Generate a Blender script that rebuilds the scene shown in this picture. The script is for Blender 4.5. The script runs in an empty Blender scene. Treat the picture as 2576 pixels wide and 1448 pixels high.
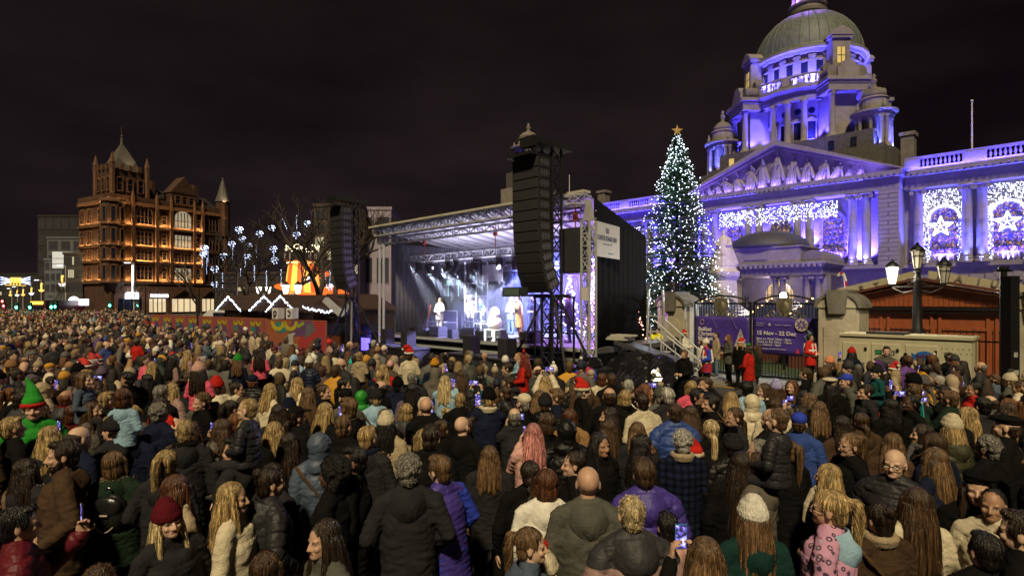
import bpy, bmesh, math, random
import numpy as np
from mathutils import Vector, Matrix, Euler, noise as mnoise
R = math.radians
PI = math.pi
rnd = random.Random(7)
sc = bpy.context.scene
COL = sc.collection

# ---------------------------------------------------------------- camera
CAM_H, F, CX, HY = 3.0, 1430.0, 1288.0, 755.0     # photograph measured on a 2576 px wide copy
cam = bpy.data.cameras.new('camera')
cam.sensor_width = 36.0
cam.lens = F / 2576 * 36
cam.shift_y = (HY - 724) / 2576
cam.clip_start, cam.clip_end = 0.1, 3000
cam_ob = bpy.data.objects.new('camera', cam)
COL.objects.link(cam_ob)
cam_ob.location = (0, 0, CAM_H)
cam_ob.rotation_euler = (R(90), 0, 0)
sc.camera = cam_ob

# ---------------------------------------------------------------- night sky
w = bpy.data.worlds.new('World')
sc.world = w
w.use_nodes = True
nt = w.node_tree
nt.nodes.clear()
out = nt.nodes.new('ShaderNodeOutputWorld')
bg = nt.nodes.new('ShaderNodeBackground')
sky = nt.nodes.new('ShaderNodeTexSky')
sky.sky_type = 'NISHITA'
sky.sun_disc = False
sky.sun_elevation = R(-8)
sky.sun_rotation = R(189)
tc = nt.nodes.new('ShaderNodeTexCoord')
mp = nt.nodes.new('ShaderNodeMapping')
mp.inputs['Scale'].default_value = (1.0, 1.0, 2.6)
nz = nt.nodes.new('ShaderNodeTexNoise')
nz.inputs['Scale'].default_value = 2.3
nz.inputs['Detail'].default_value = 5
rp = nt.nodes.new('ShaderNodeValToRGB')
rp.color_ramp.elements[0].position = 0.30
rp.color_ramp.elements[0].color = (0.032, 0.020, 0.026, 1)
rp.color_ramp.elements[1].position = 0.75
rp.color_ramp.elements[1].color = (0.125, 0.082, 0.088, 1)
ad = nt.nodes.new('ShaderNodeMixRGB')
ad.blend_type = 'ADD'
ad.inputs[0].default_value = 1.0
nt.links.new(tc.outputs['Generated'], mp.inputs['Vector'])
nt.links.new(mp.outputs[0], nz.inputs['Vector'])
nt.links.new(nz.outputs['Fac'], rp.inputs[0])
nt.links.new(sky.outputs[0], ad.inputs[1])
nt.links.new(rp.outputs[0], ad.inputs[2])
sp_ = nt.nodes.new('ShaderNodeSeparateXYZ')
nt.links.new(tc.outputs['Generated'], sp_.inputs[0])
gl = nt.nodes.new('ShaderNodeMapRange')          # town glow: the low cloud is a little brighter towards the horizon all round
gl.inputs['From Min'].default_value, gl.inputs['From Max'].default_value = 0.0, 0.55
gl.inputs['To Min'].default_value, gl.inputs['To Max'].default_value = 1.9, 0.85
nt.links.new(sp_.outputs['Z'], gl.inputs['Value'])
mg_ = nt.nodes.new('ShaderNodeMixRGB'); mg_.blend_type = 'MULTIPLY'; mg_.inputs[0].default_value = 1.0
nt.links.new(ad.outputs[0], mg_.inputs[1]); nt.links.new(gl.outputs[0], mg_.inputs[2])
nt.links.new(mg_.outputs[0], bg.inputs[0])
bg.inputs[1].default_value = 0.105
nt.links.new(bg.outputs[0], out.inputs[0])

# ---------------------------------------------------------------- warm light of the street, one soft sun lamp
sl = bpy.data.lights.new('street_light_sun', 'SUN')
sl.energy = 3.5
sl.angle = R(5)
sl.color = (1.0, 0.83, 0.52)
so = bpy.data.objects.new('street_light_sun', sl)
COL.objects.link(so)
so.rotation_euler = Vector((0.10, 0.64, -0.76)).to_track_quat('-Z', 'Y').to_euler()

# ---------------------------------------------------------------- exposure and render settings
sc.view_settings.view_transform = 'Standard'
sc.view_settings.look = 'None'
sc.view_settings.exposure = 0.0
sc.view_settings.gamma = 1.0
sc.render.engine = 'CYCLES'
sc.cycles.use_denoising = True
sc.cycles.max_bounces = 5
sc.cycles.diffuse_bounces = 2
sc.cycles.glossy_bounces = 2
sc.cycles.transmission_bounces = 3
sc.cycles.transparent_max_bounces = 6
sc.cycles.volume_bounces = 0
sc.cycles.sample_clamp_indirect = 2.0
sc.cycles.sample_clamp_direct = 0.0
sc.cycles.caustics_reflective = False
sc.cycles.caustics_refractive = False
sc.cycles.use_light_tree = True
sc.cycles.volume_max_steps = 64
sc.cycles.volume_step_rate = 2.0

# ---------------------------------------------------------------- helpers
K = math.sqrt(0.5)
def S(s, t, z=0.0):
    """site frame: s runs along the civic building's front, t towards it"""
    return Vector((K * (s + t), K * (t - s), z))
SITE = R(-45)
def px(x, y, depth):
    return Vector(((x - CX) / F * depth, depth, CAM_H + (HY - y) / F * depth))
def px_t(x, t):
    a = (x - CX) / F
    return t * (a - 1) / (a + 1)
def px_h(x, y, h):
    d = (CAM_H - h) * F / (y - HY)
    return Vector(((x - CX) / F * d, d, h))

TMP = bpy.data.scenes.new('workbench')         # temporary scene for modifiers, removed at the end
def evaluated(o):
    TMP.collection.objects.link(o)
    with bpy.context.temp_override(scene=TMP, view_layer=TMP.view_layers[0]):
        dg = bpy.context.evaluated_depsgraph_get()
        dg.update()
        return bpy.data.meshes.new_from_object(o.evaluated_get(dg))
class MB:
    def __init__(s):
        s.v, s.f = [], []
    def add(s, vs, fs, mtx=None):
        b = len(s.v)
        if mtx is not None:
            vs = [mtx @ Vector(p) for p in vs]
        s.v += [tuple(p) for p in vs]
        s.f += [tuple(i + b for i in f) for f in fs]
        return s
    def box(s, x0, x1, y0, y1, z0, z1, mtx=None):
        return s.add([(x0,y0,z0),(x1,y0,z0),(x1,y1,z0),(x0,y1,z0),(x0,y0,z1),(x1,y0,z1),(x1,y1,z1),(x0,y1,z1)],
                     [(0,3,2,1),(4,5,6,7),(0,1,5,4),(1,2,6,5),(2,3,7,6),(3,0,4,7)], mtx)
    def bev(s, x0, x1, y0, y1, z0, z1, b=.02, mtx=None):
        """box with its four front (-y) edges chamfered"""
        return s.add([(x0,y1,z0),(x1,y1,z0),(x1,y1,z1),(x0,y1,z1),(x0,y0+b,z0),(x1,y0+b,z0),(x1,y0+b,z1),(x0,y0+b,z1),
                      (x0+b,y0,z0+b),(x1-b,y0,z0+b),(x1-b,y0,z1-b),(x0+b,y0,z1-b)],
                     [(0,3,2,1),(0,1,5,4),(1,2,6,5),(2,3,7,6),(3,0,4,7),(4,5,9,8),(5,6,10,9),(6,7,11,10),(7,4,8,11),(8,9,10,11)], mtx)
    def bar(s, a, b, w, h=None, up=(0, 0, 1)):
        a, b = Vector(a), Vector(b)
        h = h or w
        d = (b - a)
        L = d.length
        if L < 1e-6: return s
        d.normalize()
        up = Vector(up)
        if abs(d.dot(up)) > .98: up = Vector((1, 0, 0))
        x = d.cross(up).normalized()
        y = x.cross(d)
        vs = []
        for p in (a, b):
            for i, j in ((-1,-1),(1,-1),(1,1),(-1,1)):
                vs.append(p + x * (i * w / 2) + y * (j * h / 2))
        return s.add(vs, [(0,1,2,3),(7,6,5,4),(0,4,5,1),(1,5,6,2),(2,6,7,3),(3,7,4,0)])
    def cyl(s, a, b, r0, r1=None, n=10, cap=True):
        a, b = Vector(a), Vector(b)
        r1 = r0 if r1 is None else r1
        d = (b - a).normalized()
        up = Vector((0, 0, 1)) if abs(d.z) < .9 else Vector((1, 0, 0))
        x = d.cross(up).normalized(); y = x.cross(d)
        vs = []
        for p, r in ((a, r0), (b, r1)):
            for i in range(n):
                t = 2 * PI * i / n
                vs.append(p + x * (r * math.cos(t)) + y * (r * math.sin(t)))
        fs = [(i, i + n, (i + 1) % n + n, (i + 1) % n) for i in range(n)]
        if cap:
            fs += [tuple(range(n)), tuple(reversed(range(n, 2 * n)))]
        return s.add(vs, fs)
    def tube(s, pts, r, n=6, r1=None):
        pts = [Vector(p) for p in pts]
        m = len(pts)
        vs = []
        for k, p in enumerate(pts):
            d = (pts[min(k + 1, m - 1)] - pts[max(k - 1, 0)]).normalized()
            up = Vector((0, 0, 1)) if abs(d.z) < .9 else Vector((1, 0, 0))
            x = d.cross(up).normalized(); y = x.cross(d)
            rr = r if r1 is None else r + (r1 - r) * k / (m - 1)
            for i in range(n):
                t = 2 * PI * i / n
                vs.append(p + x * (rr * math.cos(t)) + y * (rr * math.sin(t)))
        fs = []
        for k in range(m - 1):
            for i in range(n):
                j = (i + 1) % n
                fs.append((k*n+i, (k+1)*n+i, (k+1)*n+j, k*n+j))
        fs += [tuple(range(n)), tuple(reversed(range((m-1)*n, m*n)))]
        return s.add(vs, fs)
    def lathe(s, prof, c=(0, 0, 0), n=16, a0=0, a1=2 * PI, cap=True):
        full = abs(a1 - a0 - 2 * PI) < 1e-6
        m = n if full else n + 1
        vs = []
        for r, z in prof:
            for i in range(m):
                t = a0 + (a1 - a0) * i / n
                vs.append((c[0] + r * math.cos(t), c[1] + r * math.sin(t), c[2] + z))
        fs = []
        for k in range(len(prof) - 1):
            for i in range(n):
                j = (i + 1) % m
                fs.append((k*m+i, k*m+j, (k+1)*m+j, (k+1)*m+i))
        if cap and full:
            if prof[0][0] > 1e-4: fs.append(tuple(reversed(range(m))))
            if prof[-1][0] > 1e-4: fs.append(tuple(range((len(prof)-1)*m, len(prof)*m)))
        return s.add(vs, fs)
    def prism(s, poly, y0, y1, mtx=None):
        """polygon given in x,z (counter-clockwise seen from -y), extruded from y0 to y1"""
        n = len(poly)
        vs = [(x, y0, z) for x, z in poly] + [(x, y1, z) for x, z in poly]
        fs = [tuple(range(n)), tuple(reversed(range(n, 2 * n)))]
        fs += [((i + 1) % n, i, i + n, (i + 1) % n + n) for i in range(n)]
        return s.add(vs, fs, mtx)
    def ell(s, c, r, nu=12, nv=8, mtx=None):
        if not hasattr(r, '__len__'): r = (r, r, r)
        vs = [(c[0], c[1], c[2] - r[2])]
        for j in range(1, nv):
            p = -PI / 2 + PI * j / nv
            for i in range(nu):
                t = 2 * PI * i / nu
                vs.append((c[0] + r[0]*math.cos(p)*math.cos(t), c[1] + r[1]*math.cos(p)*math.sin(t), c[2] + r[2]*math.sin(p)))
        vs.append((c[0], c[1], c[2] + r[2]))
        L = len(vs) - 1
        fs = [(0, 1 + (i + 1) % nu, 1 + i) for i in range(nu)]
        for j in range(nv - 2):
            for i in range(nu):
                a = 1 + j * nu + i; b = 1 + j * nu + (i + 1) % nu
                fs.append((a, b, b + nu, a + nu))
        fs += [(L, L - nu + i, L - nu + (i + 1) % nu) for i in range(nu)]
        return s.add(vs, fs, mtx)
    def caps(s, a, b, r0, r1=None, n=10, m=3):
        """tapered capsule, closed"""
        a, b = Vector(a), Vector(b)
        r1 = r0 if r1 is None else r1
        d = (b - a)
        d = d.normalized() if d.length > 1e-6 else Vector((0, 0, 1))
        up = Vector((0, 0, 1)) if abs(d.z) < .9 else Vector((1, 0, 0))
        x = d.cross(up).normalized(); y = x.cross(d)
        rings = []
        for k in range(1, m + 1):
            p = -PI / 2 + PI / 2 * k / m
            rings.append((a + d * (r0 * math.sin(p)), r0 * math.cos(p)))
        for k in range(0, m):
            p = PI / 2 * k / m
            rings.append((b + d * (r1 * math.sin(p)), r1 * math.cos(p)))
        vs = [a - d * r0]
        for p, r in rings:
            for i in range(n):
                t = 2 * PI * i / n
                vs.append(p + x * (r * math.cos(t)) + y * (r * math.sin(t)))
        vs.append(b + d * r1)
        L = len(vs) - 1
        fs = [(0, 1 + i, 1 + (i + 1) % n) for i in range(n)]
        for j in range(len(rings) - 1):
            for i in range(n):
                p = 1 + j * n + i; q = 1 + j * n + (i + 1) % n
                fs.append((p, p + n, q + n, q))
        fs += [(L, L - n + (i + 1) % n, L - n + i) for i in range(n)]
        return s.add(vs, fs)
    def mesh(s, name='mesh', smooth=False):
        me = bpy.data.meshes.new(name)
        me.from_pydata(s.v, [], s.f)
        if smooth:
            me.polygons.foreach_set('use_smooth', [True] * len(me.polygons))
        me.update()
        return me
    def build(s, name, m, parent=None, smooth=False, loc=None, rot=None, kind=None):
        return obj(name, s.mesh(name, smooth), m, parent, loc, rot, kind)

def obj(name, me, m=None, parent=None, loc=None, rot=None, kind=None, color=None, scale=None):
    if m is not None and not me.materials:
        me.materials.append(m)
    o = bpy.data.objects.new(name, me)
    COL.objects.link(o)
    if parent is not None: o.parent = parent
    if loc is not None: o.location = loc
    if rot is not None: o.rotation_euler = rot
    if scale is not None: o.scale = scale if hasattr(scale, '__len__') else (scale,) * 3
    if kind: o['kind'] = kind
    if color is not None: o.color = (*color[:3], 1)
    return o
def tag(o, label, cat, group=None, kind=None):
    if label: o['label'] = label
    if cat: o['category'] = cat
    if group: o['group'] = group
    if kind: o['kind'] = kind
    return o
def thing(name, label, cat, loc=(0, 0, 0), rotz=0.0, group=None, scale=None):
    o = bpy.data.objects.new(name, None)
    o.empty_display_size = .2
    COL.objects.link(o)
    o.location = loc
    o.rotation_euler = (0, 0, rotz)
    if scale: o.scale = (scale,) * 3
    return tag(o, label, cat, group)
def lamp(name, kind, parent, loc, energy, color, size=.1, rot=None, aim=None, spot=None, blend=.5, size_y=None, spread=None):
    l = bpy.data.lights.new(name, kind)
    l.energy = energy
    l.color = color
    if kind == 'AREA':
        l.size = size
        if size_y: l.shape = 'RECTANGLE'; l.size_y = size_y
        if spread: l.spread = spread
    else:
        l.shadow_soft_size = size
    if kind == 'SPOT':
        l.spot_size = spot or R(60); l.spot_blend = blend
    o = bpy.data.objects.new(name, l)
    COL.objects.link(o)
    if parent is not None: o.parent = parent
    o.location = loc
    if aim is not None:
        o.rotation_euler = (Vector(aim) - Vector(loc)).to_track_quat('-Z', 'Y').to_euler()
    elif rot is not None:
        o.rotation_euler = rot
    return o

MATS = {}
def mat(name, col=(.5, .5, .5), rough=.6, metal=0.0, var=0.0, vscale=3.0, bump=0.0, bscale=20.0, emit=None, es=0.0,
        objcol=False, stretch=None, spec=.5, sheen=0.0, col2=None, coords='Object', sample=False, alpha=None, subs=0.0):
    if name in MATS: return MATS[name]
    m = bpy.data.materials.new(name)
    m.use_nodes = True
    n, l = m.node_tree.nodes, m.node_tree.links
    b = n['Principled BSDF']
    b.inputs['Roughness'].default_value = rough
    b.inputs['Metallic'].default_value = metal
    b.inputs['Specular IOR Level'].default_value = spec
    if sheen:
        b.inputs['Sheen Weight'].default_value = sheen
    b.inputs['Base Color'].default_value = (*col, 1)
    if alpha is not None: b.inputs['Alpha'].default_value = alpha
    src = None
    if objcol:
        oi = n.new('ShaderNodeObjectInfo')
        src = oi.outputs['Color']
    t = n.new('ShaderNodeTexCoord')
    mp = n.new('ShaderNodeMapping')
    l.new(t.outputs[coords], mp.inputs['Vector'])
    if stretch: mp.inputs['Scale'].default_value = stretch
    if var or col2:
        nz = n.new('ShaderNodeTexNoise')
        nz.inputs['Scale'].default_value = vscale
        nz.inputs['Detail'].default_value = 4
        nz.inputs['Roughness'].default_value = .6
        l.new(mp.outputs[0], nz.inputs['Vector'])
        mr = n.new('ShaderNodeMapRange')
        mr.inputs['From Min'].default_value = .3
        mr.inputs['From Max'].default_value = .7
        l.new(nz.outputs['Fac'], mr.inputs['Value'])
        mx = n.new('ShaderNodeMix')
        mx.data_type = 'RGBA'
        if col2:
            l.new(mr.outputs[0], mx.inputs['Factor'])
            if src is not None: l.new(src, mx.inputs['A'])
            else: mx.inputs['A'].default_value = (*col, 1)
            mx.inputs['B'].default_value = (*col2, 1)
        else:
            mr.inputs['To Min'].default_value = 1 - var
            mr.inputs['To Max'].default_value = 1 + var
            mx.blend_type = 'MULTIPLY'
            mx.inputs['Factor'].default_value = 1
            if src is not None: l.new(src, mx.inputs['A'])
            else: mx.inputs['A'].default_value = (*col, 1)
            l.new(mr.outputs[0], mx.inputs['B'])
        src = mx.outputs['Result']
    if src is not None:
        l.new(src, b.inputs['Base Color'])
    if bump:
        nb = n.new('ShaderNodeTexNoise')
        nb.inputs['Scale'].default_value = bscale
        nb.inputs['Detail'].default_value = 3
        l.new(mp.outputs[0], nb.inputs['Vector'])
        bp = n.new('ShaderNodeBump')
        bp.inputs['Strength'].default_value = bump
        bp.inputs['Distance'].default_value = .03
        l.new(nb.outputs['Fac'], bp.inputs['Height'])
        l.new(bp.outputs[0], b.inputs['Normal'])
    if emit is not None:
        b.inputs['Emission Color'].default_value = (*emit, 1)
        b.inputs['Emission Strength'].default_value = es
        m.cycles.emission_sampling = 'FRONT' if sample else 'NONE'
    MATS[name] = m
    return m
def text_mesh(s, size, ext=.004, bold=0.0, align='LEFT', sx=1.0):
    cu = bpy.data.curves.new('lettering', 'FONT')
    cu.body = s; cu.size = size; cu.extrude = ext; cu.offset = bold; cu.align_x = align
    cu.resolution_u = 3
    o = bpy.data.objects.new('lettering_tmp', cu)
    me = evaluated(o)
    me.transform(Matrix.Diagonal((sx, 1, 1, 1)))
    me.transform(Matrix.Rotation(PI / 2, 4, 'X'))
    bpy.data.objects.remove(o); bpy.data.curves.remove(cu)
    return me
def oct_cloud(pts, r, jitter=.3, seed=1):
    """tiny bulbs: one octahedron for each point, as arrays joined into one mesh"""
    pts = np.asarray(pts, float)
    n = len(pts)
    g = np.random.default_rng(seed)
    base = np.array([(1,0,0),(-1,0,0),(0,1,0),(0,-1,0),(0,0,1),(0,0,-1)], float)
    tri = np.array([(0,2,4),(2,1,4),(1,3,4),(3,0,4),(2,0,5),(1,2,5),(3,1,5),(0,3,5)])
    rr = r * (1 + jitter * g.uniform(-1, 1, (n, 1, 1)))
    v = (pts[:, None, :] + base[None] * rr).reshape(-1, 3)
    f = (tri[None] + (np.arange(n) * 6)[:, None, None]).reshape(-1, 3)
    return np_mesh('bulbs', v, f)
def np_mesh(name, v, f, smooth=False):
    v = np.asarray(v, np.float32); f = np.asarray(f, np.int32)
    me = bpy.data.meshes.new(name)
    k = f.shape[1]
    me.vertices.add(len(v)); me.vertices.foreach_set('co', v.ravel())
    me.loops.add(f.size); me.loops.foreach_set('vertex_index', f.ravel())
    me.polygons.add(len(f))
    me.polygons.foreach_set('loop_start', np.arange(0, f.size, k, dtype=np.int32))
    if smooth: me.polygons.foreach_set('use_smooth', np.ones(len(f), bool))
    me.update(calc_edges=True)
    return me
def truss(mb, a, b, w=.3, seg=.4, r=.025, br=.012, up=(0, 0, 1)):
    """box truss: four chords with zigzag lacing"""
    a, b = Vector(a), Vector(b)
    d = (b - a); L = d.length; d.normalize()
    u = Vector(up)
    if abs(d.dot(u)) > .95: u = Vector((1, 0, 0))
    x = d.cross(u).normalized() * (w / 2); y = x.cross(d).normalized() * (w / 2)
    cs = [x + y, -x + y, -x - y, x - y]
    for c in cs: mb.bar(a + c, b + c, r * 2)
    n = max(1, int(L / seg))
    for i in range(n):
        p, q = a + d * (L * i / n), a + d * (L * (i + 1) / n)
        for k in range(4):
            c0, c1 = cs[k], cs[(k + 1) % 4]
            if i % 2: c0, c1 = c1, c0
            mb.bar(p + c0, q + c1, br * 2)
            mb.bar(p + cs[k], p + cs[(k + 1) % 4], br * 2)
    return mb
def mirror_pairs(*xs):
    return [-x for x in reversed(xs)] + list(xs)
# ================================================================ people: shared meshes
M_SKIN = None
def skin_mat():
    global M_SKIN
    if M_SKIN: return M_SKIN
    m = mat('skin', rough=.5, objcol=True, var=.10, vscale=14, bump=.05, bscale=90, spec=.4)
    n, l = m.node_tree.nodes, m.node_tree.links
    b = n['Principled BSDF']
    src = b.inputs['Base Color'].links[0].from_socket
    at = n.new('ShaderNodeAttribute'); at.attribute_name = 'mark'
    mx = n.new('ShaderNodeMix'); mx.data_type = 'RGBA'
    l.new(at.outputs['Alpha'], mx.inputs['Factor'])
    l.new(src, mx.inputs['A']); l.new(at.outputs['Color'], mx.inputs['B'])
    l.new(mx.outputs['Result'], b.inputs['Base Color'])
    b.inputs['Subsurface Weight'].default_value = .08
    b.inputs['Subsurface Radius'].default_value = (.02, .008, .004)
    M_SKIN = m
    return m
M_CLOTH = mat('wool_cloth', rough=.9, objcol=True, var=.22, vscale=9, bump=.30, bscale=85, spec=.12)
M_NYLON = mat('quilted_nylon', rough=.5, objcol=True, var=.12, vscale=8, bump=.30, bscale=30, spec=.3)
M_DENIM = mat('trouser_cloth', rough=.9, objcol=True, var=.15, vscale=9, bump=.2, bscale=60, spec=.15)
M_KNIT = mat('knitted_wool', rough=.95, objcol=True, var=.16, vscale=30, bump=.6, bscale=120, stretch=(1, 1, .35), spec=.1)
M_HAIR = mat('hair', rough=.36, objcol=True, var=.85, vscale=42, stretch=(1, 1, .045), bump=.6, bscale=110, spec=.6)
M_CURL = mat('curly_hair', rough=.5, objcol=True, var=.55, vscale=60, bump=.9, bscale=70, spec=.4)
for m_ in (M_HAIR, M_CURL):                       # each lock has its own shade
    n_, l_ = m_.node_tree.nodes, m_.node_tree.links
    b_ = n_['Principled BSDF']; src_ = b_.inputs['Base Color'].links[0].from_socket
    at_ = n_.new('ShaderNodeAttribute'); at_.attribute_name = 'shade'
    mx_ = n_.new('ShaderNodeMix'); mx_.data_type = 'RGBA'; mx_.blend_type = 'MULTIPLY'; mx_.inputs['Factor'].default_value = 1
    l_.new(src_, mx_.inputs['A']); l_.new(at_.outputs['Color'], mx_.inputs['B']); l_.new(mx_.outputs['Result'], b_.inputs['Base Color'])
M_TWO = mat('two_tone_nylon', rough=.55, objcol=True, bump=.30, bscale=30, spec=.25)
def _two():
    n_, l_ = M_TWO.node_tree.nodes, M_TWO.node_tree.links
    b_ = n_['Principled BSDF']; oi = [q for q in n_ if q.type == 'OBJECT_INFO'][0]
    t_ = n_.new('ShaderNodeTexCoord'); s_ = n_.new('ShaderNodeSeparateXYZ'); l_.new(t_.outputs['Object'], s_.inputs[0])
    gt = n_.new('ShaderNodeMath'); gt.operation = 'GREATER_THAN'; gt.inputs[1].default_value = 1.335; l_.new(s_.outputs['Z'], gt.inputs[0])
    mx_ = n_.new('ShaderNodeMix'); mx_.data_type = 'RGBA'; mx_.inputs['B'].default_value = (.035, .033, .036, 1)
    l_.new(gt.outputs[0], mx_.inputs['Factor']); l_.new(oi.outputs['Color'], mx_.inputs['A']); l_.new(mx_.outputs['Result'], b_.inputs['Base Color'])
_two()
M_PLAID = mat('plaid_wool', rough=.95, objcol=True, bump=.3, bscale=85, spec=.1)
def _plaid():
    n_, l_ = M_PLAID.node_tree.nodes, M_PLAID.node_tree.links
    b_ = n_['Principled BSDF']; oi = [q for q in n_ if q.type == 'OBJECT_INFO'][0]
    t_ = n_.new('ShaderNodeTexCoord'); prev = oi.outputs['Color']
    for dr, sc_, k_ in (('X', 9, .45), ('Z', 9, .45), ('X', 31, 1.6), ('Z', 31, 1.6)):
        wv_ = n_.new('ShaderNodeTexWave'); wv_.bands_direction = dr; wv_.inputs['Scale'].default_value = sc_ / 2; l_.new(t_.outputs['Object'], wv_.inputs['Vector'])
        gt = n_.new('ShaderNodeMath'); gt.operation = 'GREATER_THAN'; gt.inputs[1].default_value = .62 if k_ < 1 else .9; l_.new(wv_.outputs['Fac'], gt.inputs[0])
        mx_ = n_.new('ShaderNodeMix'); mx_.data_type = 'RGBA'; mx_.blend_type = 'MULTIPLY'; mx_.inputs['B'].default_value = (k_, k_, k_, 1)
        l_.new(gt.outputs[0], mx_.inputs['Factor']); l_.new(prev, mx_.inputs['A']); prev = mx_.outputs['Result']
    l_.new(prev, b_.inputs['Base Color'])
_plaid()
M_SHOE = mat('shoe_leather', (.02, .018, .016), rough=.5, var=.2)

def remesh(mb, voxel, smooth=3, ratio=None):
    me = mb.mesh('tmp')
    o = bpy.data.objects.new('tmp', me)
    r = o.modifiers.new('r', 'REMESH'); r.mode = 'VOXEL'; r.voxel_size = voxel; r.use_smooth_shade = True
    if smooth:
        s = o.modifiers.new('s', 'SMOOTH'); s.factor = .5; s.iterations = smooth
    if ratio:
        d = o.modifiers.new('d', 'DECIMATE'); d.ratio = ratio
    res = evaluated(o)
    bpy.data.objects.remove(o); bpy.data.meshes.remove(me)
    res.polygons.foreach_set('use_smooth', [True] * len(res.polygons))
    return res
def get_v(me):
    v = np.empty(len(me.vertices) * 3, np.float32); me.vertices.foreach_get('co', v)
    return v.reshape(-1, 3)
def get_n(me):
    v = np.empty(len(me.vertices) * 3, np.float32); me.vertex_normals.foreach_get('vector', v)
    return v.reshape(-1, 3)
def set_v(me, v):
    me.vertices.foreach_set('co', np.ascontiguousarray(v, np.float32).ravel()); me.update()
def nz3(v, f, off=0.0):
    return np.array([mnoise.noise(Vector((p[0]*f[0]+off, p[1]*f[1]-off, p[2]*f[2]+off*.7))) for p in v])

# arm joints for each pose: (elbow, wrist, finger direction, palm direction) for the side x = +1, then x = -1
DOWN = ((.255, .03, 1.14), (.25, -.05, .90), (.0, -.1, -1), (-1, 0, 0))
FRONT = ((.265, .0, 1.14), (.13, -.21, 1.08), (-.75, -.5, .15), (0, .5, -.9))
PHONE = ((.22, -.15, 1.20), (.085, -.33, 1.44), (-.12, -.12, 1), (-.9, .1, .1))
POINT = ((.27, -.16, 1.42), (.27, -.30, 1.66), (-.1, -.25, 1), (-.3, -1, -.1))
POCKET = ((.29, .06, 1.15), (.21, -.11, .99), (-.1, -.4, -1), (-1, 0, 0))
HIGH = ((.20, -.20, 1.46), (.10, -.32, 1.70), (-.1, -.1, 1), (-.9, -.2, .1))
POSES = {'down': (DOWN, DOWN), 'front': (FRONT, FRONT), 'phone': (PHONE, PHONE), 'point': (POINT, DOWN),
         'pocket': (POCKET, POCKET), 'one': (PHONE, POCKET), 'high': (HIGH, HIGH), 'sit': (FRONT, FRONT), 'mic': (PHONE, FRONT)}
NECK = Vector((0, 0, 1.50))
def scaler(child):
    bs, hs = (.64, .86) if child else (1.0, 1.0)
    return (lambda x, y, z: Vector((x, y, z)) * bs), (lambda x, y, z: NECK * bs + (Vector((x, y, z)) - NECK) * hs), bs, hs
def legs(mb, P, bs, sit, grow=0.0, shoes=False):
    for s in (-1, 1):
        if shoes and s != shoes: continue
        if sit:
            hip, knee, ank, toe = P(s*.10, 0, .90), P(s*.15, -.40, .88), P(s*.13, -.40, .46), P(s*.13, -.52, .42)
        else:
            hip, knee, ank, toe = P(s*.09, .0, .92), P(s*.10, -.01, .50), P(s*.105, .02, .09), P(s*.12, -.15, .045)
        if shoes:
            mb.caps(ank + Vector((0, .03*bs, -.04*bs)), toe, .045*bs, .04*bs)
            mb.caps(ank + Vector((0, 0, .07*bs)), ank + Vector((0, .01*bs, -.03*bs)), .052*bs, .05*bs)
        else:
            mb.caps(hip, knee, (.082+grow)*bs, (.060+grow)*bs)
            mb.caps(knee, ank, (.058+grow)*bs, (.040+grow*1.2)*bs)
def hand(mb, wr, d, p, side, k, curl=.5):
    d = Vector(d).normalized(); p = Vector(p); p = (p - d * p.dot(d)).normalized()
    x = d.cross(p).normalized() * side
    mtx = Matrix((x, p, d)).transposed().to_4x4(); mtx.translation = wr + d * (.052 * k)
    mb.ell((0, 0, 0), (.041*k, .018*k, .056*k), 10, 7, mtx)
    mb.caps(wr - d * .02 * k, wr + d * .02 * k, .027*k, .028*k, 8)
    for i in range(4):
        L = (.034, .039, .036, .028)[i] * k
        b0 = wr + d * (.090 - .004 * abs(i - 1)) * k + x * (.031 - .0205 * i) * k
        d1 = (d * math.cos(curl*.7) + p * math.sin(curl*.7)).normalized()
        d2 = (d * math.cos(curl*1.9) + p * math.sin(curl*1.9)).normalized()
        mb.caps(b0, b0 + d1 * L, .0095*k, .0088*k, 6, 2)
        mb.caps(b0 + d1 * L, b0 + d1 * L + d2 * L * 1.05, .0088*k, .0075*k, 6, 2)
    t0 = wr + d * .03 * k + x * .034 * k
    t1 = t0 + (d * .6 + x * .7 + p * .35).normalized() * .038 * k
    mb.caps(t0, t1, .013*k, .0105*k, 6, 2)
    mb.caps(t1, t1 + (d * .95 + x * .1 + p * .3).normalized() * .032 * k, .0105*k, .009*k, 6, 2)

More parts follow.
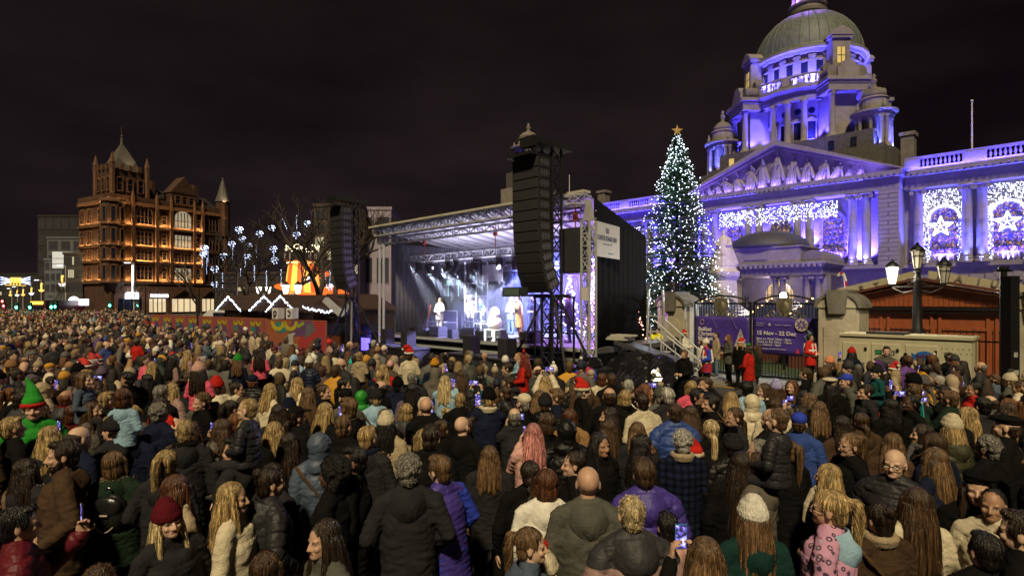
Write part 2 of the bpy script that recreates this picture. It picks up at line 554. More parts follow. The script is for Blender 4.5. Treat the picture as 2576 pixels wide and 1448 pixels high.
BODY = {}
def body_mesh(pose, child):
    key = (pose, child)
    if key in BODY: return BODY[key]
    P, H, bs, hs = scaler(child)
    mb = MB()
    mb.ell(P(0, .004, 1.25), Vector((.155, .10, .22)) * bs)
    mb.ell(P(0, 0, 1.0), Vector((.145, .10, .16)) * bs)
    legs(mb, P, bs, pose == 'sit')
    if pose == 'sit':
        for s in (-1, 1): mb.caps(P(s*.13, -.40, .44), P(s*.13, -.50, .42), .038*bs, .032*bs)
    else:
        for s in (-1, 1): mb.caps(P(s*.105, .03, .05), P(s*.12, -.14, .04), .036*bs, .032*bs)
    for s, a in zip((1, -1), POSES[pose]):
        el, wr = P(s*a[0][0], a[0][1], a[0][2]), P(s*a[1][0], a[1][1], a[1][2])
        sh = P(s*.175, .01, 1.40)
        mb.caps(P(s*.08, .01, 1.42), sh, .055*bs, .05*bs)
        mb.caps(sh, el, .047*bs, .036*bs); mb.caps(el, wr, .036*bs, .024*bs)
        hand(mb, wr, (s*a[2][0], a[2][1], a[2][2]), (s*a[3][0], a[3][1], a[3][2]), s, bs * (1.0 if not child else 1.08),
             .75 if pose in ('phone', 'one', 'mic', 'high') else .35)
    mb.caps(P(0, .012, 1.40), H(0, .005, 1.56), .060*bs, .053*hs)
    # the head
    mb.ell(H(0, .012, 1.655), Vector((.076, .097, .092)) * hs, 16, 12)
    mb.ell(H(0, -.024, 1.592), Vector((.062, .068, .086)) * hs, 14, 10)
    mb.ell(H(0, -.060, 1.545), Vector((.036, .036, .030)) * hs)
    mb.caps(H(-.034, -.064, 1.640), H(.034, -.064, 1.640), .021*hs, .021*hs)
    mb.caps(H(0, -.086, 1.634), H(0, -.1045, 1.594), .0085*hs, .0125*hs)
    for s in (-1, 1):
        mb.ell(H(s*.012, -.091, 1.589), Vector((.009, .010, .008)) * hs, 8, 6)
        mb.ell(H(s*.077, .012, 1.617), Vector((.011, .021, .034)) * hs, 8, 8)
        mb.ell(H(s*.036, -.062, 1.598), Vector((.026, .026, .026)) * hs, 8, 6)
    mb.caps(H(-.020, -.079, 1.560), H(.020, -.079, 1.560), .012*hs, .012*hs, 6, 2)
    me = remesh(mb, .0068 * (bs if child else 1), 2)
    v = get_v(me); nr = get_n(me)
    hc = np.array(NECK * bs)
    q = (v - hc) / hs + np.array(NECK)          # adult head coordinates
    for s in (-1, 1):                            # eye sockets
        d = np.sqrt(((q[:, 0] - s*.031) / 1.3) ** 2 + (q[:, 2] - 1.622) ** 2)
        k = np.clip(1 - d / .017, 0, 1) * (q[:, 1] < -.05)
        v[:, 1] += .010 * hs * k
    d = np.abs(q[:, 2] - 1.560)
    k = np.clip(1 - d / .004, 0, 1) * (np.abs(q[:, 0]) < .022) * (q[:, 1] < -.07)
    v[:, 1] += .005 * k
    set_v(me, v)
    colr = np.zeros((len(v), 4), np.float32)
    front = q[:, 1] < -.05
    def mark(mask, c, a):
        colr[mask, :3] = c; colr[mask, 3] = a
    for s in (-1, 1):
        ex = (q[:, 0] - s*.031) / .0165; ez = (q[:, 2] - 1.622) / .0085
        mark(front & (ex**2 + ez**2 < 1.3), (.035, .02, .015), .75)
        mark(front & (ex**2 + ez**2 < .55) & (np.abs(q[:, 0] - s*.031) > .006), (.55, .5, .45), .8)
        mark(front & (np.abs(q[:, 0] - s*.033) < .021) & (np.abs(q[:, 2] - 1.643 + .12*np.abs(np.abs(q[:, 0]) - .035)) < .0048), (.04, .022, .012), .8)
    mark(front & (np.abs(q[:, 0]) < .024) & (np.abs(q[:, 2] - 1.560) < .009 * (1 - np.abs(q[:, 0]) / .035)), (.36, .10, .085), .75)
    mark(front & (np.abs(q[:, 0]) < .022) & (np.abs(q[:, 2] - 1.560) < .0022), (.10, .03, .03), .8)
    for s in (-1, 1):
        mark(front & (np.abs(q[:, 0] - s*.010) < .0045) & (np.abs(q[:, 2] - 1.579) < .0035) & (q[:, 1] < -.09), (.10, .045, .03), .6)
    ca = me.color_attributes.new('mark', 'FLOAT_COLOR', 'POINT')
    ca.data.foreach_set('color', colr.ravel())
    me.materials.append(skin_mat())
    BODY[key] = me
    return me

COAT = {}
def coat_mesh(pose, style, child):
    """style: plain, puffer, hood (hood lying on the back), hoodpuffer, hoodup, long, vest"""
    key = (pose, style, child)
    if key in COAT: return COAT[key]
    P, H, bs, hs = scaler(child)
    mb = MB()
    thick = .012 if 'puffer' in style or style == 'hoodup' else .004
    hem = .45 if style == 'long' else (.74 if 'puffer' in style else .68)
    if pose == 'sit': hem = .84
    mb.ell(P(0, .012, 1.27), Vector((.185+thick, .125+thick, .21)) * bs, 16, 12)
    mb.ell(P(0, 0, 1.08), Vector((.180+thick, .130+thick, .22)) * bs, 16, 12)
    prof = [(.05, hem), (.205+thick, hem), (.200+thick, hem+.1), (.196+thick, 1.05), (.194+thick, 1.30), (.15, 1.40), (.02, 1.43)]
    t = MB().lathe([(r * bs, z * bs) for r, z in prof], n=20)
    mb.add([(x, y * .80, z) for x, y, z in t.v], t.f)
    for s in (-1, 1):
        mb.caps(P(s*.03, .014, 1.475), P(s*.168, .012, 1.395), (.072+thick*.5)*bs, (.070+thick)*bs)
    axes = [(P(0, 0, hem), P(0, 0, 1.5))]
    for s, a in zip((1, -1), POSES[pose]):
        sh, el, wr = P(s*.185, .012, 1.395), P(s*a[0][0], a[0][1], a[0][2]), P(s*a[1][0], a[1][1], a[1][2])
        if style != 'vest':
            mb.caps(sh, el, (.068+thick)*bs, (.060+thick)*bs); mb.caps(el, el + (wr - el) * .95, (.060+thick)*bs, (.046+thick)*bs)
        axes += [(sh, el), (el, wr)]
    mb.caps(P(0, .015, 1.44), P(0, .008, 1.49), .085*bs, .070*bs)
    if style == 'hoodup':
        mb.ell(H(0, .040, 1.645), Vector((.112, .122, .130)) * hs, 16, 12)
        mb.ell(H(0, .035, 1.55), Vector((.105, .105, .11)) * hs, 14, 10)
        mb.ell(P(0, .06, 1.45), Vector((.14, .10, .09)) * bs, 14, 10)
    me = remesh(mb, .0125 * bs, 5)
    v = get_v(me).astype(np.float64); nr = get_n(me)
    best = np.full(len(v), 1e9); along = np.zeros(len(v)); which = np.zeros(len(v), int)
    for i, (a, b) in enumerate(axes):
        a, b = np.array(a), np.array(b)
        d = b - a; L = np.linalg.norm(d); u = d / L
        tt = np.clip((v - a) @ u, 0, L)
        dist = np.linalg.norm(v - a - tt[:, None] * u, axis=1) - (.12 * bs if i == 0 else 0)
        k = dist < best
        best[k] = dist[k]; along[k] = tt[k]; which[k] = i
    seed = list(POSES).index(pose) * 2.3 + len(style) * 3.1
    u = v / bs
    n1 = nz3(u, (4.5, 4.5, 5.5), seed)
    # creases: sharp valleys of ridged noise, dragged sideways on the body and round the sleeves
    w1 = nz3(u + (n1 * .05)[:, None], (7, 9, 19), seed + 5); w2 = nz3(u + (n1 * .05)[:, None], (15, 15, 34), seed + 11)
    crease = .016 * (np.abs(w1) - .22) + .007 * (np.abs(w2) - .2)
    disp = .006 * n1 + crease
    if 'puffer' in style or style == 'vest':
        per = .105 if style != 'vest' else .05
        q = np.abs(np.sin(PI * (along / bs + .010 * n1) / per))
        disp = .003 * n1 + crease * .55 + (.015 if style != 'vest' else .009) * (np.clip(q * 2.2, 0, 1) ** .6 - .8)
    elif style != 'hoodup':
        # seams: shoulder yoke and centre back
        disp -= .006 * np.exp(-((u[:, 2] - 1.33 - .05 * np.abs(u[:, 0])) / .006) ** 2) * (which == 0)
        disp -= .005 * np.exp(-(u[:, 0] / .006) ** 2) * (u[:, 1] > .02) * (u[:, 2] < 1.33)
    v += nr * (disp * bs)[:, None]
    set_v(me, v)
    COAT[key] = me
    return me
HOOD = {}
def hood_mesh(child, puff):
    """hood lying open on the back: rim round the neck, pouch hanging to a soft point"""
    key = (child, puff)
    if key in HOOD: return HOOD[key]
    bs = .64 if child else 1.0
    nu, nv = 30, 18
    mb, vs, fs = MB(), [], []
    for j in range(nv + 1):
        for i in range(nu + 1):
            u, v = i / nu * 2 - 1, j / nv
            c = math.cos(u * PI / 2)
            w_ = .165 * (1 - .60 * v ** 1.6)
            y = (-.035 + .135 * c) * (1 - v) + .128 * v + .062 * math.sin(PI * min(1, v * 1.15)) * c ** .7
            z = (1.468 + .040 * c) - (.19 + .085 * c) * v - .02 * math.sin(PI * v) * (1 - c)
            n_ = mnoise.noise(Vector((u * 2.2, v * 3.1, 1.7 if puff else 4.2)))
            n2 = abs(mnoise.noise(Vector((u * 5 + v * 2, v * 6, 8.3))))
            y += .010 * n_ - .016 * n2 * math.sin(PI * v)
            vs.append(Vector((u * w_, y, z + .006 * n_)) * bs)
    for j in range(nv):
        for i in range(nu): a = j * (nu + 1) + i; fs.append((a, a + nu + 1, a + nu + 2, a + 1))
    o = bpy.data.objects.new('tmp', MB().add(vs, fs).mesh('hood', True))
    m = o.modifiers.new('s', 'SOLIDIFY'); m.thickness = (.030 if puff else .016) * bs; m.offset = -1
    m = o.modifiers.new('b', 'SUBSURF'); m.levels = 1
    HOOD[key] = evaluated(o)
    bpy.data.objects.remove(o)
    return HOOD[key]
LEGS = {}
def legs_mesh(sit, child, shoes):
    key = (sit, child, shoes)
    if key in LEGS: return LEGS[key]
    P, H, bs, hs = scaler(child)
    mb = MB()
    if not shoes: mb.ell(P(0, 0, .93), Vector((.165, .118, .14)) * bs)
    legs(mb, P, bs, sit, .016, shoes)
    me = remesh(mb, .016 * bs, 3)
    if not shoes:
        v = get_v(me).astype(float); nr = get_n(me)
        v += nr * (.008 * bs * nz3(v, (9, 9, 26), 3))[:, None]
        set_v(me, v)
    LEGS[key] = me
    return me

# hair and hats are built in adult head coordinates with their origin at the neck pivot
def hz(x, y, z): return Vector((x, y, z - 1.5))
HAIR = {}
def strands(me, amp, fa, fz, seed=0.0, both=False):
    v = get_v(me).astype(float); nr = get_n(me)
    ang = np.arctan2(v[:, 1] - .01, v[:, 0]); rad = np.hypot(v[:, 0], v[:, 1])
    wob = nz3(v, (3, 3, 9), seed) * .10
    q = np.array([mnoise.noise(Vector((math.cos(a + w_) * fa, math.sin(a + w_) * fa, z * fz + seed))) for a, w_, z in zip(ang, wob, v[:, 2])])
    q2 = np.array([mnoise.noise(Vector((math.cos(a + w_) * fa * 2.6, math.sin(a + w_) * fa * 2.6, z * fz + seed + 9))) for a, w_, z in zip(ang, wob, v[:, 2])])
    v += nr * (amp * (q + .6 * q2))[:, None]
    set_v(me, v)
SHELL = {}
LOCKS = {'short': (800, .055, .0016), 'quiff': (800, .05, .0018), 'crop': (900, .012, .0008), 'receding': (500, .03, .0014), 'bob': (800, .15, .002), 'long': (900, .34, .003),
         'wavy': (900, .34, .010), 'verylong': (1000, .50, .004), 'ponytail': (800, .12, .002), 'lowpony': (800, .12, .002), 'braid': (700, .06, .002), 'bun': (700, .09, .002),
         'under': (700, .28, .006), 'nape': (400, .03, .001), 'beard': (500, .03, .002), 'curly': (900, .05, .010), 'afro': (900, .05, .010)}
def add_locks(me, style):
    """fine ribbons of hair laid over the shell, following it downwards, with loose ends"""
    from mathutils.bvhtree import BVHTree
    n_, L, wav = LOCKS[style]
    n_ = int(n_ * 1.6)
    g = random.Random(len(style) * 7 + 1)
    v = get_v(me); vn = get_n(me)
    me.calc_loop_triangles()
    tr = np.empty(len(me.loop_triangles) * 3, np.int32); me.loop_triangles.foreach_get('vertices', tr); tr = tr.reshape(-1, 3)
    bvh = BVHTree.FromPolygons([Vector(p) for p in v], [tuple(int(i) for i in t) for t in tr])
    V, Fc, Sh = [Vector(p) for p in v], [tuple(int(i) for i in t) for t in tr], [.62] * len(v)
    steps = 7 if L > .1 else 4
    crown = Vector((0, .045, .245))
    for i in range(n_):
        k = g.randrange(len(v)); p = Vector(v[k]); nrm = Vector(vn[k])
        if p.z < .02 and L < .2: pass
        shade = g.uniform(.35, 1.0) if g.random() < .6 else g.uniform(1.0, 2.1)
        ph, am = g.uniform(0, 6.3), wav * g.uniform(.4, 1.3)
        wd = g.uniform(.0010, .0026); fly = .016 if g.random() < .22 else .004
        step = L * g.uniform(.55, 1.1) / steps
        pts_ = []
        for j in range(steps + 1):
            h = bvh.find_nearest(p)
            if h[0] is None: break
            q, nn = h[0], h[1]
            if nn.dot(nrm) < 0: nn = -nn
            pts_.append((q + nn * (.0015 + fly * (j / steps) ** 2 * g.random()), nn))
            d = Vector((p.x - crown.x, p.y - crown.y, -.03 - .9 * max(0, .22 - p.z) * 2 - abs(p.z - .245) * .8))
            d = (d - nn * d.dot(nn))
            if d.length < 1e-5: d = Vector((0, .01, -.01))
            side = nn.cross(d).normalized()
            p = q + d.normalized() * step + side * am * math.sin(ph + j * 1.7)
            nrm = nn
        if len(pts_) < 3: continue
        b0 = len(V)
        tilt = g.uniform(-.7, .7)
        for j, (q, nn) in enumerate(pts_):
            t = (pts_[min(j + 1, len(pts_) - 1)][0] - pts_[max(j - 1, 0)][0])
            sd = (nn.cross(t).normalized() + nn * tilt).normalized() * (wd * (1 - .7 * (j / len(pts_)) ** 2))
            V += [q - sd, q + sd]; Sh += [shade, shade * .9]
        for j in range(len(pts_) - 1):
            a = b0 + 2 * j; Fc += [(a, a + 1, a + 3), (a, a + 3, a + 2)]
    res = np_mesh('hair', np.array([tuple(p) for p in V]), np.array(Fc), True)
    ca = res.color_attributes.new('shade', 'FLOAT_COLOR', 'POINT')
    sh = np.repeat(np.array(Sh, np.float32)[:, None], 4, 1)
    ca.data.foreach_set('color', sh.ravel())
    return res
def hair_mesh(style):
    if style in HAIR: return HAIR[style]
    mb = MB(); vox = .0065; st = None; m = M_HAIR
    cap = lambda gx=0, gy=0, gz=0: mb.ell(hz(0, .026, 1.668), (.083+gx, .097+gy, .090+gz), 18, 12)
    nape = lambda: mb.ell(hz(0, .055, 1.60), (.066, .056, .075), 12, 8)
    if style == 'short':
        cap(.002, .002, .006); nape(); mb.ell(hz(0, -.035, 1.728), (.058, .052, .026)); st = (.004, 14, 5)
        for s in (-1, 1): mb.ell(hz(s*.066, .0, 1.648), (.018, .045, .042))
    elif style == 'quiff':
        mb.ell(hz(0, .028, 1.672), (.080, .092, .082), 16, 10); nape()
        mb.ell(hz(0, -.012, 1.735), (.066, .085, .032)); mb.ell(hz(.0, -.06, 1.735), (.05, .035, .026)); st = (.006, 12, 9)
    elif style == 'crop':
        mb.ell(hz(0, .024, 1.664), (.079, .095, .090), 16, 12); mb.ell(hz(0, .045, 1.60), (.064, .058, .07)); st = (.002, 12, 20)
    elif style == 'receding':
        mb.ell(hz(0, .050, 1.640), (.081, .082, .066), 16, 12); nape(); st = (.004, 10, 10)
    elif style == 'curly':
        g = random.Random(3)
        cap(0, 0, .004); nape(); m = M_CURL
        for i in range(130):
            a, e = g.uniform(0, 2*PI), g.uniform(-.5, 1.4)
            x, y, z = math.cos(a)*math.cos(e), math.sin(a)*math.cos(e), math.sin(e)
            if y < -.45 and z < .55: continue
            mb.ell(hz(x*.084, .026+y*.094, 1.668+z*.090), g.uniform(.014, .024), 7, 5)
        vox = .006
    elif style == 'afro':
        g = random.Random(8); m = M_CURL
        mb.ell(hz(0, .035, 1.665), (.112, .115, .112), 16, 12)
        for i in range(150):
            a, e = g.uniform(0, 2*PI), g.uniform(-.75, 1.4)
            x, y, z = math.cos(a)*math.cos(e), math.sin(a)*math.cos(e), math.sin(e)
            if y < -.35 and z < .45: continue
            mb.ell(hz(x*.112, .035+y*.115, 1.66+z*.112), g.uniform(.016, .026), 7, 5)
        for s in (-1, 1): mb.ell(hz(s*.085, .04, 1.56), (.035, .05, .07))
    elif style == 'bob':
        cap(.006, .004, .006); mb.ell(hz(0, .045, 1.58), (.090, .070, .105), 16, 10)
        for s in (-1, 1): mb.caps(hz(s*.078, -.005, 1.67), hz(s*.082, -.015, 1.53), .026, .024)
        st = (.0045, 13, 1.0)
    elif style in ('long', 'wavy', 'verylong'):
        L = {'long': 1.31, 'wavy': 1.27, 'verylong': 1.08}[style]
        cap(.005, .005, .006); mb.ell(hz(0, .052, 1.60), (.088, .066, .11), 16, 10)
        for i in range(9):
            a = R(-10 + i * 25)
            p0 = hz(.070*math.cos(a), .03+.06*math.sin(a), 1.62)
            p1 = hz(.098*math.cos(a), .055+.075*math.sin(a), 1.45)
            p2 = hz(.115*math.cos(a), .085+.075*math.sin(a), L + .03*math.sin(i*2.3))
            mb.caps(p0, p1, .040, .036); mb.caps(p1, p2, .036, .020)
        for s in (-1, 1):
            mb.caps(hz(s*.075, -.015, 1.67), hz(s*.086, -.03, 1.52), .024, .026)
            mb.caps(hz(s*.086, -.03, 1.52), hz(s*.10, -.075, 1.36), .026, .016)
        st = (.0035, 15, .8) if style != 'wavy' else (.007, 10, 6)
    elif style in ('ponytail', 'braid', 'lowpony'):
        cap(.002, .003, .002); nape()
        if style == 'lowpony': path = [(0, .10, 1.60), (0, .135, 1.55), (0, .135, 1.45), (.01, .13, 1.34)]
        else: path = [(0, .10, 1.70), (0, .155, 1.69), (0, .165, 1.60), (.01, .15, 1.45), (.02, .145, 1.32)]
        if style == 'braid':
            path = [(0, .10, 1.62)] + [(.012*(-1)**i, .125 + .006*i, 1.60 - .038*i) for i in range(9)]
            for p, q in zip(path, path[1:]): mb.caps(hz(*p), hz(*q), .027, .025)
        else:
            rr = [.022, .034, .036, .028, .010]
            for i, (p, q) in enumerate(zip(path, path[1:])): mb.caps(hz(*p), hz(*q), rr[i], rr[i+1])
        st = (.005, 9, 3)
    elif style == 'bun':
        cap(.001, .002, .002); nape(); mb.ell(hz(0, .105, 1.725), (.042, .040, .038)); st = (.005, 9, 3)
    elif style == 'under':      # hair hanging below a hat
        for i in range(9):
            a = R(-12 + i * 25.5)
            p0 = hz(.072*math.cos(a), .025+.07*math.sin(a), 1.63)
            p1 = hz(.095*math.cos(a), .05+.075*math.sin(a), 1.47)
            p2 = hz(.110*math.cos(a), .075+.075*math.sin(a), 1.30 + .03*math.sin(i*2))
            mb.caps(p0, p1, .036, .034); mb.caps(p1, p2, .034, .018)
        for s in (-1, 1): mb.caps(hz(s*.078, -.02, 1.60), hz(s*.098, -.06, 1.38), .026, .016)
        st = (.006, 12, 2.0)
    elif style == 'nape':       # short hair below a hat
        nape(); mb.ell(hz(0, .04, 1.63), (.079, .075, .05)); st = (.003, 10, 8)
    elif style == 'beard':
        mb.ell(hz(0, -.030, 1.548), (.060, .062, .052)); mb.caps(hz(-.024, -.088, 1.572), hz(.024, -.088, 1.572), .009, .009, 6, 2)
        for s in (-1, 1): mb.caps(hz(s*.060, -.005, 1.61), hz(s*.055, -.03, 1.555), .013, .018)
        st = (.005, 9, 9)
    me = remesh(mb, vox, 2)
    if st: strands(me, *st)
    SHELL[style] = me
    me = add_locks(me, style)
    me.materials.append(m)
    HAIR[style] = me
    return me
HATS = {}
def hat_mesh(style):
    """list of (part name, mesh, material, colour key) for a hat"""
    if style in HATS: return HATS[style]
    res = []
    def rib(me, amp=.0028, n=44):
        v = get_v(me).astype(float); nr = get_n(me)
        ang = np.arctan2(v[:, 1] - .015, v[:, 0])
        v += nr * (amp * np.sin(ang * n) * np.clip((.25 - (v[:, 2] - .15)) * 6, .2, 1))[:, None]
        set_v(me, v)
    if style in ('beanie', 'pompom'):
        mb = MB()
        mb.ell(hz(0, .018, 1.690), (.092, .108, .095), 18, 12); mb.ell(hz(0, .03, 1.755), (.062, .07, .050))
        b2 = MB().lathe([(.055, 0), (.092, 0), (.100, .012), (.100, .048), (.092, .06), (.055, .06)], hz(0, 0, 1.640), 28)
        mb.add([(x, y * 1.14 + .016, z + .10 * (y - 0) * -.25) for x, y, z in b2.v], b2.f)
        me = remesh(mb, .007, 2); rib(me)
        res.append(('beanie', me, M_KNIT, 'hat'))
        if style == 'pompom':
            g = random.Random(4); pm = MB()
            c = hz(0, .03, 1.822)
            pm.ell(c, .034, 10, 8)
            for i in range(160):
                d = Vector((g.gauss(0, 1), g.gauss(0, 1), g.gauss(0, 1))).normalized()
                e = d.orthogonal().normalized() * .006; f2 = d.cross(e).normalized() * .006
                p = c + d * .028; q = c + d * g.uniform(.042, .052)
                pm.add([p + e, p - e * .5 + f2, p - e * .5 - f2, q], [(0, 1, 3), (1, 2, 3), (2, 0, 3)])
            res.append(('pompom', pm.mesh('pompom'), M_KNIT, 'pom'))
    elif style in ('santa', 'elf', 'purple'):
        mb = MB()
        mb.ell(hz(0, .018, 1.70), (.094, .110, .080), 18, 12)
        if style == 'santa': path = [(0, .02, 1.74, .075), (.03, .05, 1.80, .055), (.085, .07, 1.80, .035), (.125, .08, 1.75, .02)]
        elif style == 'elf': path = [(0, .02, 1.73, .085), (0, .03, 1.80, .060), (-.02, .05, 1.88, .035), (-.05, .06, 1.95, .012)]
        else: path = [(0, .02, 1.74, .08), (.02, .04, 1.81, .06), (.07, .06, 1.85, .04), (.12, .07, 1.86, .022)]
        for p, q in zip(path, path[1:]): mb.caps(hz(*p[:3]), hz(*q[:3]), p[3], q[3])
        res.append(('hat_body', remesh(mb, .007, 2), M_CLOTH, 'hat'))
        b = MB()
        b2 = MB().lathe([(.060, 0), (.094, 0), (.106, .014), (.106, .038), (.094, .05), (.060, .05)], hz(0, 0, 1.645), 24)
        b.add([(x, y * 1.14 + .016, z - .025 * y) for x, y, z in b2.v], b2.f)
        me = remesh(b, .008, 2)
        v = get_v(me).astype(float); v += get_n(me) * (.006 * nz3(v, (60, 60, 60)))[:, None]; set_v(me, v)
        res.append(('hat_brim', me, M_KNIT, 'pom'))
        if style != 'elf':
            pm = MB().ell(hz(*path[-1][:3]), .028, 12, 9)
            res.append(('bobble', remesh(pm, .006, 1), M_KNIT, 'pom'))
    elif style in ('cap', 'flatcap'):
        mb = MB()
        if style == 'cap':
            mb.ell(hz(0, .018, 1.690), (.088, .104, .082), 18, 12)
            mb.ell(hz(0, -.125, 1.690), (.068, .075, .008), 16, 6)
        else:
            mb.ell(hz(0, -.002, 1.715), (.102, .130, .042), 18, 10); mb.ell(hz(0, .02, 1.69), (.089, .104, .05), 16, 10)
            mb.ell(hz(0, -.115, 1.695), (.06, .045, .010), 14, 6)
        res.append(('cap', remesh(mb, .0065, 2), M_CLOTH, 'hat'))
    elif style == 'beret':
        mb = MB().ell(hz(.03, .03, 1.735), (.125, .125, .045), 18, 10); mb.ell(hz(0, .018, 1.70), (.088, .102, .06), 16, 10)
        res.append(('beret', remesh(mb, .0065, 2), M_KNIT, 'hat'))
    elif style == 'bow':
        mb = MB()
        for s in (-1, 1): mb.ell(hz(s*.06, .02, 1.79), (.06, .025, .045))
        mb.ell(hz(0, .02, 1.785), (.02, .022, .025))
        res.append(('hair_bow', remesh(mb, .007, 2), M_CLOTH, 'hat'))
    elif style == 'band':
        b2 = MB().lathe([(.080, 0), (.090, 0), (.094, .02), (.090, .045), (.080, .045)], hz(0, 0, 1.685), 24, cap=False)
        mb = MB().add([(x, y * 1.16 + .016, z) for x, y, z in b2.v], b2.f)
        res.append(('headband', mb.mesh('headband', True), M_KNIT, 'hat'))
    elif style == 'headphones':
        mb = MB().tube([hz(.098*math.sin(R(a)), .01, 1.66 + .105*math.cos(R(a))) for a in range(-100, 101, 20)], .010)
        for s in (-1, 1): mb.cyl(hz(s*.078, .012, 1.62), hz(s*.108, .012, 1.62), .036, .034, 14)
        res.append(('headphones', mb.mesh('headphones', True), mat('black_plastic', (.012,)*3, .4), 'hat'))
    HATS[style] = res
    return res
def glasses_mesh():
    if 'g' in HATS: return HATS['g']
    mb = MB()
    for s in (-1, 1):
        mb.tube([hz(s*.032 + .022*math.cos(R(a)), -.102, 1.622 + .017*math.sin(R(a))) for a in range(0, 361, 40)], .0028, 5)
        mb.tube([hz(s*.054, -.100, 1.626), hz(s*.078, -.04, 1.626), hz(s*.082, .02, 1.625)], .0028, 5)
    mb.tube([hz(-.010, -.106, 1.624), hz(.010, -.106, 1.624)], .0028, 5)
    HATS['g'] = mb.mesh('glasses')
    return HATS['g']
SKINS = {'fair': (.53, .32, .22), 'pale': (.60, .39, .28), 'tan': (.38, .21, .13), 'brown': (.17, .085, .05), 'dark': (.09, .045, .03)}
HAIRC = {'black': (.012, .010, .009), 'dark brown': (.030, .017, .010), 'brown': (.075, .040, .020), 'light brown': (.16, .090, .042),
         'blonde': (.44, .30, .13), 'pale blonde': (.55, .42, .22), 'auburn': (.11, .042, .018), 'ginger': (.20, .075, .026),
         'grey': (.26, .24, .21), 'white': (.52, .49, .44), 'pink and blonde': (.55, .22, .20), 'red': (.2, .03, .02)}
CLOTH = {'black': (.0055, .0052, .0055), 'charcoal': (.020, .0195, .022), 'grey': (.10, .095, .092), 'navy': (.008, .011, .028), 'dark green': (.012, .024, .014),
         'olive': (.045, .043, .022), 'brown': (.060, .035, .020), 'tan': (.26, .145, .06), 'beige': (.36, .28, .18), 'cream': (.58, .50, .36),
         'white': (.70, .66, .58), 'red': (.45, .020, .014), 'burgundy': (.10, .008, .014), 'pink': (.62, .09, .15), 'pale pink': (.58, .33, .29),
         'purple': (.10, .030, .20), 'blue': (.030, .060, .22), 'royal blue': (.030, .055, .42), 'light blue': (.26, .40, .52), 'teal': (.010, .065, .065),
         'green': (.025, .24, .028), 'mustard': (.50, .24, .018), 'orange': (.62, .15, .02), 'turquoise': (.04, .50, .42), 'peach': (.70, .26, .14),
         'denim blue': (.10, .15, .22), 'dusty purple': (.12, .09, .13), 'steel blue': (.065, .085, .125), 'yellow': (.75, .72, .03), 'lilac': (.36, .33, .58),
         'violet': (.055, .035, .23), 'dark teal': (.008, .032, .028), 'grey-green': (.085, .082, .068), 'mauve': (.26, .165, .15), 'taupe': (.105, .09, .072)}
HATLAB = {'beanie': 'knitted beanie', 'pompom': 'pompom beanie', 'santa': 'floppy hat with white trim', 'elf': 'pointed elf hat', 'purple': 'pointed hat with pale trim',
          'cap': 'peaked cap', 'flatcap': 'flat cap', 'beret': 'beret', 'bow': 'big hair bow', 'band': 'headband', 'headphones': 'headphones'}
HAIRLAB = {'short': 'short {} hair', 'quiff': 'swept-up {} hair', 'crop': 'cropped {} hair', 'receding': 'receding {} hair', 'curly': 'curly {} hair', 'afro': 'thick curly {} hair',
           'bob': '{} bob', 'long': 'long straight {} hair', 'wavy': 'long wavy {} hair', 'verylong': 'very long {} hair', 'ponytail': '{} ponytail',
           'lowpony': 'low {} ponytail', 'braid': '{} braid', 'bun': '{} hair in a bun', None: 'bald head'}
COATLAB = {'plain': 'coat', 'puffer': 'quilted jacket', 'hood': 'hooded jacket', 'hoodpuffer': 'hooded quilted jacket', 'hoodup': 'jacket with the hood up',
           'long': 'long coat', 'vest': 'quilted gilet', 'sweater': 'sweater'}
PERSONS = []
